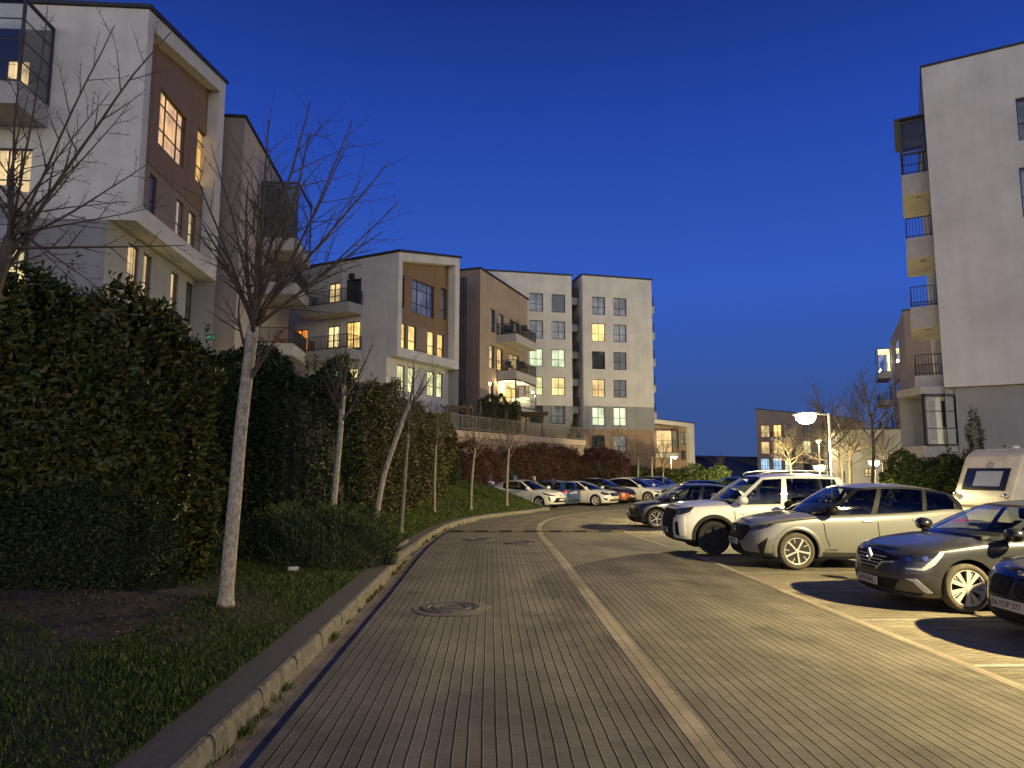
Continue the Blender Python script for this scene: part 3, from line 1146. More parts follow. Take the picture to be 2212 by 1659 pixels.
bh = [hole(gB0, gd, r_) for r_ in ((709, 735, 614, 656), (747, 780, 606, 660), (706, 732, 706, 754), (746, 777, 697, 754), (636, 664, 714, 766), (717, 740, 796, 850), (750, 772, 796, 850))]
g = MB()
wall(g, gB0, gd, gL - .9, 9.55, 16.85, [h for h in bh if h[2] > 9.2])
wall(g, gB0, gd, gL - .9, -.9, 9.55, [h for h in bh if h[2] <= 9.2])
px_, pz_ = on_wall(gB0, gd, 743, 570)
g.obox(gB0, gd, px_ - .06, px_ + .06, 9.8, 16.6, .01, .13)
_, hz = on_wall(gB0, gd, 763, 598)
hu, _ = on_wall(gB0, gd, 763, 598)
g.build('gable_wall', M['white'], bB, world=True)
hv = MB()
hv.obox(gB0, gd, hu - .18, hu + .18, hz - .2, hz + .2, .02, .3)
hv.build('vent_hood', M['frame'], bB, world=True, bevel=.03)
for h, (st, cu) in zip(bh, (('door', 'c_peach'), ('door', 'c_dark'), ('door', 'c_pale'), ('door', 'c_warm'), ('plain', 'c_orange'), ('cross', 'c_cool'), ('cross', 'c_pale'))):
    window(bB, gB0, gd, h, st, cu)
block_back(bB, B0, dB, LB, -.9, (16.85, 18.5), 13, M['grey'], gable=True)
roof_edge(bB, B0, dB, LB, (16.85, 18.5), 13.1)
u1, zb1 = on_wall(gB0, gd, 784, 660)
u0, _ = on_wall(gB0, gd, 684, 660)
balcony(bB, gB0, gd, u0, u1, zb1, 1.5, slab=.7)
_, zb2 = on_wall(gB0, gd, 784, 757)
balcony(bB, gB0, gd, u0 - .2, u1, zb2, 1.5, slab=.7)

# ---- tan block beyond it with stacked corner balconies, lit sunroom at the bottom
bB2 = thing('apartment_building', 'tan block with two railed balconies stacked above a brightly lit glazed sunroom', 'building', (-2.7, 60, 0), group='apartment blocks')
T0 = P(1037.5, 581, 60.0)
ztT = T0.z
T0 = (T0.x, T0.y)
T1 = (T0[0] + 4.35, T0[1] + 11.4)
dT, LT = unit(T0, T1)
rows = [level([hole(T0, dT, r_) for r_ in rr]) for rr in (((1059, 1070, 670, 722), (1077, 1088, 675, 722), (1101, 1122, 684, 730)),
                                                          ((1057, 1068, 748, 798), (1074, 1087, 752, 801), (1100, 1122, 757, 804)), ((1056, 1066, 825, 877), (1092, 1120, 832, 886)))]
m = MB()
wall(m, T0, dT, LT, -.9, ztT, rows[0] + rows[1] + rows[2])
m.build('front_wall', M['tan'], bB2, world=True)
for rr, cu in zip(rows, (('c_dim', 'c_dim', 'c_dark'), ('c_pale', 'c_warm', 'c_peach'), ('c_peach', 'c_warm'))):
    for h, c in zip(rr, cu):
        window(bB2, T0, dT, h, 'tall' if h[1] - h[0] < 1.9 else 'door', c)
sA0 = (T0[0] - 11 * dT[1], T0[1] + 11 * dT[0])
sd, sL = unit(sA0, T0)
m = MB()
wall(m, sA0, sd, sL, -.9, ztT)
for zz in (7.0, 9.9, 11.4, 14.3, 17.0):
    m.obox(sA0, sd, 0, sL, zz, zz + .05, 0, .006)
m.build('side_wall', M['taupe'], bB2, world=True)
block_back(bB2, T0, dT, LT, -.9, ztT, 11, M['taupe'], gable=True)
roof_edge(bB2, T0, dT, LT, ztT, 11.1)
ub, z1 = on_wall(T0, dT, 1073, 723)
_, z2 = on_wall(T0, dT, 1073, 802)
_, z3 = on_wall(T0, dT, 1073, 880)
ue = ub + 5.6
for zz in (z1, z2):
    balcony(bB2, T0, dT, ub, ue, zz, 1.9, slab=.75)
balcony(bB2, T0, dT, ub, ue, z3, 1.9, slab=.45, rail=False)
gx = glazed_box(bB2, T0, dT, ub + .06, ue - .06, z3, z2 - .76, 1.82, bars=3)
# pipes between the white and tan block
pp = thing('drain_pipes', 'three dark drain pipes up the gap between white frame and tan block', 'pipes', (-4, 56, 0))
for k, px_ in enumerate((997, 1002, 1007)):
    q = P(px_, 600, 57.0 + k * .15)
    t_ = MB()
    t_.tube([(q.x, q.y, 4.0), (q.x, q.y, q.z)], .07, 8)
    for zz in np.arange(5.5, q.z, 1.5):
        t_.lathe([(.07, zz - .05), (.1, zz - .05), (.1, zz + .05), (.07, zz + .05)], 'z', 8, (q.x, q.y, 0))
    t_.build('pipe', M['rail'], pp, world=True)

# ---- tall white block in the middle: two wings with a recessed stair of balconies
bC = thing('apartment_building', 'tall white block in the middle with square windows, grey band and brown base', 'building', (7, 74, 0), group='apartment blocks')
ZX = lambda x: 932.5 + x / 3.666
ZY = lambda y: 548.5 + y / 3.666
for wing in (0, 1):
    if wing == 0:
        C0, C1 = (-3.2, 72.6), (6.42, 74.9)
        top, cols = (22.5, 22.55), ((775, 882), (950, 1057))
        rws = (((305, 450), (318, 463)), ((520, 668), (533, 675)), ((747, 888), (753, 895)), ((972, 1115), (975, 1120)), ((1195, 1340), (1198, 1345)))
        cur = (('c_dim', 'c_dark'), ('c_dim', 'c_dim'), ('c_cool', 'c_cool'), ('c_lime', 'c_pale'), ('c_dark', 'c_dim'))
    else:
        C0, C1 = (7.52, 74.6), (15.35, 76.5)
        top, cols = (22.55, 22.5), ((1270, 1373), (1440, 1543))
        rws = (((337, 478), (347, 490)), ((547, 688), (558, 698)), ((768, 910), (778, 917)), ((990, 1130), (998, 1140)), ((1210, 1355), (1218, 1362)), ((1435, 1580), (1440, 1585)))
        cur = (('c_dim', 'c_dim'), ('c_warm', 'c_dim'), ('c_dark', 'c_dark'), ('c_peach', 'c_dark'), ('c_cool', 'c_cool'), ('c_dark', 'c_dim'))
    dC, LC = unit(C0, C1)
    allh = []
    for r_, cc in zip(rws, cur):
        hh = level([hole(C0, dC, (ZX(c[0]), ZX(c[1]), ZY(y[0]), ZY(y[1]))) for c, y in zip(cols, r_)])
        allh += [(h, c) for h, c in zip(hh, cc)]
    zg, zbn = 8.45, 6.0
    for nm, za, zz, mt in (('front_wall', zg, top, 'white'), ('grey_band', zbn, zg, 'grey'), ('brown_base', -.5, zbn, 'tan2')):
        m = MB()
        wall(m, C0, dC, LC, za, zz, [h for h, c in allh if za < (h[2] + h[3]) / 2 < (zz if not isinstance(zz, tuple) else 99)], off=(0 if nm == 'front_wall' else -.02))
        m.build(nm, M[mt], bC, world=True)
    for k, (h, c) in enumerate(allh):
        window(bC, C0, dC, h, 'one' if (wing == 0 and k == 1) else 'cross', c)
    block_back(bC, C0, dC, LC, -.5, top, 16, M['white' if wing else 'grey'])
    roof_edge(bC, C0, dC, LC, top, 16.2)
C0 = (6.42, 74.9)
dC = unit((-3.2, 72.6), (6.42, 74.9))[0]
rcw = MB()
rcw.obox(C0, dC, .02, 1.15, -.5, 22.2, -3.2, -3.0)
rcw.build('recess_wall', M['grey'], bC, world=True)
for k in range(5):
    z = 8.1 + 2.96 * k
    rs = MB()
    rs.obox(C0, dC, .03, .85, z - .4, z + .35, -2.9, -.45)
    rs.build('balcony', M['grey'], bC, world=True)
    r_ = MB()
    railing(r_, [(C0[0] + .03, C0[1] + .55), (C0[0] + .85, C0[1] + .75)], z + .35, 1.0, .12, .015)
    r_.build('railing', M['rail'], bC, world=True)
t_ = MB()
q = P(1258, 700, 74.35)
t_.tube([(q.x, q.y, 2.0), (q.x, q.y, 22.2)], .07, 8)
t_.build('downpipe', M['pipe'], bC, world=True)
C0, C1 = (7.52, 74.6), (15.35, 76.5)
dC, LC = unit(C0, C1)
sdC = (-dC[1], dC[0])
Cr = (C1[0], C1[1])
for k in range(5):                                   # balcony ends showing past the right hand corner
    z = 8.0 + 2.96 * k
    balcony(bC, Cr, sdC, 1.0, 4.2, z, .75, slab=.8, rail=False)
    r_ = MB()
    nn = (sdC[1], -sdC[0])
    qf = lambda u, o: (Cr[0] + sdC[0] * u + nn[0] * o, Cr[1] + sdC[1] * u + nn[1] * o)
    railing(r_, [qf(1.1, 0), qf(1.1, .68), qf(4.1, .68)], z, 1.0, .15, .015)
    r_.build('railing', M['rail'], bC, world=True)
ant = MB()
q = P(1182, 590, 78)
ant.tube([(q.x, q.y, 22.6), (q.x, q.y, 23.6)], .04, 6)
ant.lathe([(0, 0), (.28, .06), (.4, .2)], 'y', 12, (q.x, q.y, 23.5))
ant.build('antenna', M['pipe'], bC, world=True)

# ---- small far block with white frame
bF = thing('apartment_building', 'small far block with a slanting white frame round brown panels, behind a lit lamp', 'building', (19, 97, 0), group='apartment blocks')
q0, q1 = P(1396, 903, 96.5), P(1499, 915, 99.5)
F0, F1 = (q0.x, q0.y), (q1.x, q1.y)
dF, LF = unit(F0, F1)
m = MB()
m.obox(F0, dF, 0, LF, 0, q0.z, -.9, 0, zs=(q0.z, q1.z)) if False else None
top = lambda u: q0.z + (q1.z - q0.z) * u / LF
qq = lambda u, z, o: (F0[0] + dF[0] * u + dF[1] * o, F0[1] + dF[1] * u - dF[0] * o, z)
i = [m.pt(p) for p in (qq(0, top(0) - .55, 0), qq(LF - .8, top(LF - .8) - .55, 0), qq(LF - .8, top(LF - .8) - .55, -1), qq(0, top(0) - .55, -1), qq(0, top(0), 0), qq(LF - .8, top(LF - .8), 0), qq(LF - .8, top(LF - .8), -1), qq(0, top(0), -1))]
for k in ((3, 2, 1, 0), (4, 5, 6, 7), (0, 1, 5, 4), (1, 2, 6, 5), (2, 3, 7, 6), (3, 0, 4, 7)):
    m.face([i[j] for j in k])
m.obox(F0, dF, LF - .8, LF, -.5, top(LF), -1, .003)
m.build('front_frame', M['white'], bF, world=True)
fh = [hole(F0, dF, r_, -.7) for r_ in ((1470, 1488, 933, 960), (1471, 1487, 973, 993), (1454, 1466, 931, 968))]
m = MB()
wall(m, F0, dF, LF - .8, -.5, (top(0) - .4, top(LF - .8) - .4), fh, off=-.7)
m.build('front_wall', M['tan2'], bF, world=True)
for h, c in zip(fh, ('c_dim', 'c_dark', 'c_dim')):
    window(bF, F0, dF, h, 'cross', c, off=-.7)
u0, _ = on_wall(F0, dF, 1409, 950, -.7)
u1, z1 = on_wall(F0, dF, 1450, 928, -.7)
_, z0 = on_wall(F0, dF, 1409, 978, -.7)
A_ = (F0[0] - dF[1] * .7, F0[1] + dF[0] * .7)
balcony(bF, A_, dF, u0 - .4, u1 + .1, z0, 1.4, slab=.7, rail=False)
glazed_box(bF, A_, dF, u0 - .3, u1, z0, z1, 1.35, bars=2)
wp = MB()
wp.obox(A_, dF, u0 - .2, u1 - .1, z0 + .1, z1 - .2, .1, .12)
wp.build('curtain', M['c_peach'], bF, world=True)
block_back(bF, F0, dF, LF, -.5, (q0.z, q1.z), 12, M['tan'])
roof_edge(bF, F0, dF, LF, (q0.z, q1.z), 12, th=.1)

# ---- right hand block: grey white slab with balconies down its left edge
bD = thing('apartment_building', 'tall plain grey white slab at the right edge, balconies down its left side', 'building', (19.5, 32, 0), group='apartment blocks')
q = P(2014, 480, 32.0)
D0 = (q.x, q.y)
dD = (0.872, -0.49)
LD = 11.0
zb = 5.55
dh = [hole(D0, dD, (2197, 2230, 212, 305)), hole(D0, dD, (2205, 2238, 362, 470))]
dh = [(h[0], h[0] + 1.35, h[2], h[3]) for h in dh]
ztD = P(2003, 147, 32).z
m = MB()
wall(m, D0, dD, LD, zb, ztD, dh)
m.build('front_wall', M['white'], bD, world=True)
for h in dh:
    window(bD, D0, dD, h, 'cross', 'c_dim')
uD = on_wall(D0, dD, 2067, 900, -.35)[0]
m = MB()
wall(m, D0, dD, LD, 2.55, zb, off=-.35, u_from=uD)
m.build('grey_storey', M['grey'], bD, world=True)
m = MB()
wall(m, D0, dD, LD, -.9, 2.55, off=-.33, u_from=uD)
m.build('tan_base', M['tan2'], bD, world=True)
sf = MB()
sf.obox(D0, dD, .01, LD, zb + .002, zb + .03, -9, -.004)
sf.build('soffit', M['soffit'], bD, world=True)
block_back(bD, D0, dD, LD, -.9, ztD, 14, M['grey'])
roof_edge(bD, D0, dD, LD, ztD, 14.1, over=.05, th=.10)
E0 = (D0[0] - (-dD[1]) * 0, D0[1])
dS = (dD[1], -dD[0])                                  # along the left side, pointing towards the camera
far = (D0[0] - dS[0] * 6, D0[1] - dS[1] * 6)
for k, (yt, yb_, enc) in enumerate(((378, 445, True), (515, 590, False), (664, 722, False), (812, 843, False))):
    xs = (1962, 1970, 1977, 1987)[k]
    zt_ = P(xs, yt, 33).z
    bo = balcony(bD, far, dS, 1.6, 5.4, zt_, 1.12, slab=1.0 if k < 3 else .7, rail=True)
    lp = MB()
    lp.obox(far, dS, 4.6, 4.85, zt_ - (1.0 if k < 3 else .7) - .06, zt_ - (1.0 if k < 3 else .7) - .002, .3, .55)
    lp.build('ceiling_lamp', M['c_dim'], bo, world=True)
    if enc:
        glazed_box(bD, far, dS, 1.7, 5.3, zt_ + 1.02, zt_ + 2.75, 1.05, bars=2)
        rf = MB()
        rf.obox(far, dS, 1.5, 5.5, zt_ + 2.76, zt_ + 2.86, -.0, 1.3, zs=None)
        rf.build('canopy', M['roof'], bD, world=True)
q = P(2003, 963, 31.2)
gz0, gz1 = P(2003, 962, 31.6).z, P(2003, 848, 31.6).z
gw = thing('glazed_bay', 'dark glazed ground floor bay with pale curtains, under the lowest balcony of the right slab', 'glazed bay', (q.x, q.y, gz0))
A_ = (P(1992, 900, 32.2).x, 32.2)
dG, LG = (1.0, 0.0), P(2074, 900, 32.2).x - P(1992, 900, 32.2).x
m = MB()
m.obox(A_, dG, 0, LG, gz0 - .5, gz0, -2.0, 0)
m.build('floor_slab', M['concrete'], gw, world=True)
m = MB()
m.obox(A_, dG, 0, LG, gz1, gz1 + .35, -2.0, 0)
m.build('top_slab', M['concrete'], gw, world=True)
glazed_box(gw, A_, dG, .1, LG - .05, gz0, gz1, -.1 + .02 + .1, bars=3)
cu = MB()
cu.obox(A_, dG, .8, 1.05, gz0 + .3, gz1 - .25, -.8, -.75)
cu.obox(A_, dG, 1.35, 1.6, gz0 + .9, gz1 - .25, -.8, -.75)
cu.build('curtain', M['c_dark'], gw, world=True)
rm = MB()
rm.obox(A_, dG, .05, LG - .02, gz0, gz1, -1.95, -1.9)
rm.build('rear_wall', M['grey'], gw, world=True)

# ---- tan block behind it
bE = thing('apartment_building', 'tan block with a bright lit glass balcony, past the grey white slab', 'building', (44, 80, 0), group='apartment blocks')
q = P(1951, 672, 80)
E0, ztE = (q.x, q.y), q.z
E1 = (E0[0] + 9.0, E0[1] + 20.0)
dS2, LS2 = unit(E1, E0)
eh = [hole(E1, dS2, r_) for r_ in ((1932, 1943, 741, 795), (1933, 1945, 830, 880), (1936, 1946, 915, 965))]
m = MB()
wall(m, E1, dS2, LS2, -.8, ztE, eh)
m.build('side_wall', M['tan'], bE, world=True)
for h, c in zip(eh, ('c_lime', 'c_dim', 'c_dim')):
    window(bE, E1, dS2, h, 'tall', c)
Ef = (E0[0] + 14 * .87, E0[1] - 14 * .49)
dE, LE = unit(E0, Ef)
m = MB()
wall(m, E0, dE, LE, -.8, ztE)
for zz in (6, 9, 12, 15):
    m.obox(E0, dE, 0, LE, zz, zz + .05, 0, .01)
m.build('front_wall', M['taupe'], bE, world=True)  # darker render than the side: the front's shade is put into colour
roof_edge(bE, E0, dE, LE, ztE, 20)
uq, zq = on_wall(E1, dS2, 1925, 803)
_, zq1 = on_wall(E1, dS2, 1925, 745)
balcony(bE, E1, dS2, uq - 6, uq + .2, zq, 1.7, slab=.9, rail=False)
glazed_box(bE, E1, dS2, uq - 5.9, uq + .1, zq, zq1, 1.6, bars=3)
lw = MB()
lw.obox(E1, dS2, uq - 5.8, uq, zq + .1, zq1 - .1, .05, .08)
lw.obox(E1, dS2, uq - 5.8, uq, zq1 - .09, zq1 - .06, .1, 1.5)
lw.build('lit_interior', M['c_lime'], bE, world=True)
ld = bpy.data.lights.new('balcony_light', 'POINT')
ld.energy, ld.color, ld.shadow_soft_size = 500, (1, .9, .5), .2
lo = bpy.data.objects.new('balcony_light', ld)
COL.objects.link(lo)
qb = P(1912, 765, 92)
lo.location = (E1[0] + dS2[0] * (uq - 1) + dS2[1] * .8, E1[1] + dS2[1] * (uq - 1) - dS2[0] * .8, zq + 1.6)
for yy in (868, 930):
    _, zq = on_wall(E1, dS2, 1925, yy)
    balcony(bE, E1, dS2, uq - 6, uq + .2, zq, 1.7, slab=.7)
    hh = (uq - 4.5, uq - 1.0, zq + .1, zq + 2.3)
    bk = MB()
    bk.obox(E1, dS2, hh[0], hh[1], hh[2], hh[3], .004, .03)
    bk.build('balcony_door', M['frame'], bE, world=True)

# ---- far tan block right of the gap
bG = thing('apartment_building', 'far tan block with rows of small lit windows behind the bare trees', 'building', (44, 128, 0), group='apartment blocks')
q0, q1 = P(1632, 883, 128), P(1840, 905, 119)
G0, G1 = (q0.x, q0.y), (q1.x, q1.y)
dG2, LG2 = unit(G0, G1)
gh = []
for (yt, yb_, cs) in ((917, 943, ('c_peach', 'c_warm', 'c_dim', 'c_dim', 'c_dark')), (953, 980, ('c_peach', 'c_peach', 'c_dark', 'c_lime', 'c_dark')), (990, 1016, ('c_blue', 'c_blue', 'c_cool', 'c_dark', 'c_dim'))):
    rw = level([hole(G0, dG2, (xl, xr, yt, yb_)) for xl, xr in ((1643, 1662), (1670, 1688), (1695, 1711), (1735, 1752), (1775, 1792))])
    gh += list(zip(rw, cs))
m = MB()
wall(m, G0, dG2, LG2, -.8, (q0.z, q1.z), [h for h, c in gh])
m.build('front_wall', M['tan'], bG, world=True)
for h, c in gh:
    window(bG, G0, dG2, h, 'cross', c)
block_back(bG, G0, dG2, LG2, -.8, (q0.z, q1.z), 14, M['tan'])
roof_edge(bG, G0, dG2, LG2, (q0.z, q1.z), 14, th=.12)
for yy in (946, 983):
    u0, zq = on_wall(G0, dG2, 1667, yy)
    u1, _ = on_wall(G0, dG2, 1715, yy)
    balcony(bG, G0, dG2, u0, u1, zq, 1.5, slab=.5)

# low dark service building among the far trees on the right
bL = thing('low_building', 'low dark building with small pale windows behind the bare trees on the right', 'building', (40, 62, 0))
q0, q1 = P(1795, 1005, 62), P(1965, 1003, 60)
G0, G1 = (q0.x, q0.y), (q1.x, q1.y)
dL, LL = unit(G0, G1)
gh = [hole(G0, dL, r_) for r_ in ((1812, 1826, 1018, 1042), (1868, 1886, 1012, 1030), (1910, 1935, 1012, 1045))]
m = MB()
wall(m, G0, dL, LL, -.7, 5.2, gh)
m.build('front_wall', M['grey'], bL, world=True)
for h, c in zip(gh, ('c_dim', 'c_peach', 'c_dark')):
    window(bL, G0, dL, h, 'cross', c)
block_back(bL, G0, dL, LL, -.7, 5.2, 6, M['grey'])
roof_edge(bL, G0, dL, LL, 5.2, 6)

# ------------------------------------------------------------------ vegetation
def leaf_mat(name, cols, rough=0.55, spec=0.25):
    m, n, out = new_mat(name)
    b = N(n, 'ShaderNodeBsdfPrincipled')
    n.links.new(b.outputs[0], out.inputs['Surface'])
    b.inputs['Roughness'].default_value = rough
    b.inputs['Specular IOR Level'].default_value = spec
    g = N(n, 'ShaderNodeNewGeometry')
    r_ = N(n, 'ShaderNodeValToRGB')
    n.links.new(g.outputs['Random Per Island'], r_.inputs[0])
    e = r_.color_ramp.elements
    e[0].position, e[0].color = 0, (*cols[0], 1)
    e[1].position, e[1].color = 1, (*cols[-1], 1)
    for k, c in enumerate(cols[1:-1]):
        q = e.new((k + 1) / (len(cols) - 1))
        q.color = (*c, 1)
    n.links.new(r_.outputs[0], b.inputs['Base Color'])
    return m


M['laurel'] = leaf_mat('laurel_leaf', [(0.020, 0.034, 0.008), (0.036, 0.054, 0.012), (0.056, 0.074, 0.015), (0.080, 0.090, 0.018), (0.14, 0.10, 0.022)], 0.42, 0.3)
M['dark_leaf'] = leaf_mat('dark_hedge_leaf', [(0.016, 0.027, 0.009), (0.030, 0.045, 0.013), (0.050, 0.062, 0.018)], 0.5)
M['olive_leaf'] = leaf_mat('olive_hedge_leaf', [(0.032, 0.042, 0.012), (0.062, 0.066, 0.019), (0.092, 0.082, 0.025), (0.10, 0.066, 0.03)], 0.5)
M['red_leaf'] = leaf_mat('red_hedge_leaf', [(0.045, 0.016, 0.012), (0.085, 0.028, 0.018), (0.10, 0.040, 0.022), (0.06, 0.04, 0.018)], 0.6)
M['green_leaf'] = leaf_mat('green_hedge_leaf', [(0.022, 0.040, 0.011), (0.038, 0.060, 0.015), (0.058, 0.075, 0.021)], 0.5)
M['juniper'] = leaf_mat('juniper_sprig', [(0.032, 0.048, 0.018), (0.052, 0.074, 0.027), (0.08, 0.10, 0.036)], 0.65)
M['grass'] = leaf_mat('grass_blade', [(0.026, 0.054, 0.007), (0.042, 0.080, 0.010), (0.066, 0.10, 0.014), (0.10, 0.09, 0.026)], 0.6)
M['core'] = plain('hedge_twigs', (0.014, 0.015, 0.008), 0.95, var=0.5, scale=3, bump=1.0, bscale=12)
M['bark'] = plain('pale_bark', (0.36, 0.315, 0.235), 0.85, var=0.62, scale=24, bump=0.9, bscale=40, stretch=(1, 1, 0.6))
M['bark2'] = plain('brown_bark', (0.19, 0.16, 0.125), 0.9, var=0.35, scale=8, bump=0.6, bscale=30, stretch=(1, 1, 0.4))
M['bark3'] = plain('dark_bark', (0.085, 0.07, 0.055), 0.9, var=0.35, scale=8, bump=0.6, bscale=30)  # darker than the other barks
M['twig'] = plain('twig_bark', (0.085, 0.066, 0.052), 0.85, var=0.3, scale=12)


def leaf_mesh(name, C, D, Nn, length, width, mat, parent=None, slim=False):
    """many folded leaves: C bases, D directions, Nn face normals (arrays)"""
    D = D / np.linalg.norm(D, axis=1, keepdims=True)
    S_ = np.cross(D, Nn)
    S_ = S_ / np.maximum(np.linalg.norm(S_, axis=1, keepdims=True), 1e-6)
    U = np.cross(S_, D)
    L = length[:, None]
    W = width[:, None]
    if slim:                                             # blades and sprigs: one folded face each
        V = np.empty((len(C), 4, 3))
        V[:, 0] = C
        V[:, 1] = C + D * L * 0.5 + S_ * W * 0.5 + U * W * 0.18
        V[:, 2] = C + D * L - U * L * 0.10
        V[:, 3] = C + D * L * 0.5 - S_ * W * 0.5 + U * W * 0.18
        F = np.arange(len(C) * 4).reshape(-1, 4)
    else:                                                # leaves: two halves folded along the midrib, tip bent down
        V = np.empty((len(C), 6, 3))
        V[:, 0] = C
        V[:, 1] = C + D * L * 0.28 + S_ * W * 0.46 + U * W * 0.20
        V[:, 2] = C + D * L * 0.66 + S_ * W * 0.42 + U * W * 0.14 - U * L * 0.03
        V[:, 3] = C + D * L - U * L * 0.14
        V[:, 4] = C + D * L * 0.66 - S_ * W * 0.42 + U * W * 0.14 - U * L * 0.03
        V[:, 5] = C + D * L * 0.28 - S_ * W * 0.46 + U * W * 0.20
        k_ = np.arange(len(C))[:, None] * 6
        F = np.concatenate([k_ + np.array([0, 1, 2, 3]), k_ + np.array([0, 3, 4, 5])], 1).reshape(-1, 4)
    me = np_mesh(name, V.reshape(-1, 3), F, 4)
    return link_mesh(name, me, mat, parent)


def hedge(name, label, path, thick, top, mat, n_leaf, length, width, seed, base=None, group=None, end_round=0.6, rough_=0.25, both=False, cat='hedge', droop=-0.1, core_in=0.28, shoots=0):
    """clipped or loose hedge along a path of (x, y): dense leaf shell over twiggy mass; top = height above ground as f(0..1)"""
    g = np.random.default_rng(seed)
    pl = [Vector((p[0], p[1], 0)) for p in path]
    pl, L = resample(catmull([(p.x, p.y) for p in pl], 8) if len(pl) > 2 else pl, 60)
    base = base or (lambda x, y: gz(y) - .03)
    PX = np.array([[p.x, p.y] for p in pl])
    T = np.gradient(PX, axis=0)
    T /= np.linalg.norm(T, axis=1, keepdims=True)
    NR = np.stack([T[:, 1], -T[:, 0]], 1)                # right hand side of the path
    BZ = np.array([base(p.x, p.y) for p in pl])
    root = thing(name, label, cat, (pl[0].x, pl[0].y, BZ[0]), 0, group)
    t = g.random(n_leaf) ** 1.0
    a = g.random(n_leaf)                                  # around the section: 0 front bottom .. 1 rear bottom
    front = 0.52 if not both else 0.40
    face = np.where(a < front, 0, np.where(a < front + 0.26, 1, 2))
    h01 = g.random(n_leaf)
    ft = t * (len(pl) - 1)
    i0 = np.clip(ft.astype(int), 0, len(pl) - 2)
    fr = (ft - i0)[:, None]
    base_p = PX[i0] * (1 - fr) + PX[i0 + 1] * fr
    nr = NR[i0]
    tg = T[i0]
    bz = BZ[i0] * (1 - fr[:, 0]) + BZ[i0 + 1] * fr[:, 0]
    Ht = np.array([top(x) for x in np.linspace(0, 1, 200)])[np.clip((t * 199).astype(int), 0, 199)]
    # lumps
    ph = g.random(8) * 6.28
    lump = 0.0
    for k in range(8):
        lump = lump + np.sin(t * L * (0.7 + 0.55 * k) + h01 * (1.5 + k) + ph[k]) / (1.5 + k * 0.6)
    lump *= rough_ * 0.55
    half = thick / 2
    rnd = np.clip(1 - (np.minimum(t, 1 - t) * L / max(end_round, 1e-3)), 0, 1) ** 2
    shrink = 1 - 0.6 * rnd
    jit = np.abs(g.normal(0, 1, n_leaf)) * 0.09
    zz = np.where(face == 1, Ht + lump * 1.4 + g.normal(0, .07, n_leaf), h01 * Ht)
    off = np.where(face == 0, half * shrink + lump - jit, np.where(face == 1, (h01 * 2 - 1) * half * shrink, -half * shrink - lump + jit))
    hz = np.clip((zz / np.maximum(Ht, .1) - 0.82) / 0.18, 0, 1)
    off = np.where(face != 1, off * (1 - 0.22 * hz ** 2), off)
    C = np.empty((n_leaf, 3))
    C[:, :2] = base_p + nr * off[:, None]
    C[:, 2] = bz + zz * (1 - 0.12 * rnd)
    out_ = np.zeros((n_leaf, 3))
    out_[:, :2] = np.where(face[:, None] == 1, 0, nr * np.sign(off)[:, None])
    out_[:, 2] = np.where(face == 1, 1.0, 0.25)
    endm = (np.minimum(t, 1 - t) * L < end_round * .5)
    out_[:, :2] += np.where(endm[:, None], tg * np.where(t < .5, -1, 1)[:, None] * 1.2, 0)
    D = out_ * 0.6 + g.normal(0, 0.65, (n_leaf, 3))
    D[:, 2] += droop
    Nn = out_ + g.normal(0, 0.5, (n_leaf, 3))
    ls = length * (0.38 + 1.05 * g.random(n_leaf) ** 1.4)
    # the two ends
    ne = int(n_leaf * 0.10)
    idx = g.integers(0, 2, ne)
    hh, ww = g.random(ne), g.random(ne) * 2 - 1
    e = np.where(idx == 0, 0, len(pl) - 1)
    he = np.array([top(0.0), top(1.0)])[idx]
    C2 = np.empty((ne, 3))
    sg = np.where(idx == 0, -1, 1)[:, None]
    bul = (0.10 + 0.15 * np.sin(hh * 9 + ww * 3))[:, None]
    C2[:, :2] = PX[e] + NR[e] * (ww * half * 0.62)[:, None] + T[e] * sg * bul
    C2[:, 2] = BZ[e] + hh * he * 0.92
    o2 = np.zeros((ne, 3))
    o2[:, :2] = T[e] * sg
    D2 = o2 * .6 + g.normal(0, .65, (ne, 3))
    N2 = o2 + g.normal(0, .5, (ne, 3))
    C, D, Nn = np.concatenate([C, C2]), np.concatenate([D, D2]), np.concatenate([Nn, N2])
    ls = np.concatenate([ls, length * (0.55 + 0.75 * g.random(ne))])
    if shoots:                                           # long shoots standing out of the clipped top
        k_ = int(L * shoots)
        m_ = 16
        ts = np.repeat(g.random(k_), m_)
        sx_ = np.repeat(g.normal(0, half * .45, k_), m_)
        ln_ = np.repeat(.25 + .55 * g.random(k_) ** 2, m_)
        f_ = np.tile(np.linspace(-.3, 1, m_), k_)
        lean = np.repeat(g.normal(0, .18, (k_, 2)), m_, 0)
        j0 = np.clip((ts * (len(pl) - 1)).astype(int), 0, len(pl) - 1)
        C3 = np.empty((k_ * m_, 3))
        C3[:, :2] = PX[j0] + NR[j0] * sx_[:, None] + lean * (f_ * ln_)[:, None]
        C3[:, 2] = BZ[j0] + np.array([top(x) for x in ts]) + f_ * ln_
        D3 = g.normal(0, .7, (k_ * m_, 3))
        D3[:, 2] += .8
        C, D, Nn = np.concatenate([C, C3]), np.concatenate([D, D3]), np.concatenate([Nn, g.normal(0, 1, C3.shape)])
        ls = np.concatenate([ls, length * (.5 + .5 * g.random(k_ * m_))])
    C -= np.array(wloc(root))
    fo = leaf_mesh('foliage', C, D, Nn, ls, ls * (width / length) * (0.8 + .4 * g.random(len(ls))), mat, root)
    # twiggy mass inside
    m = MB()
    rings = []
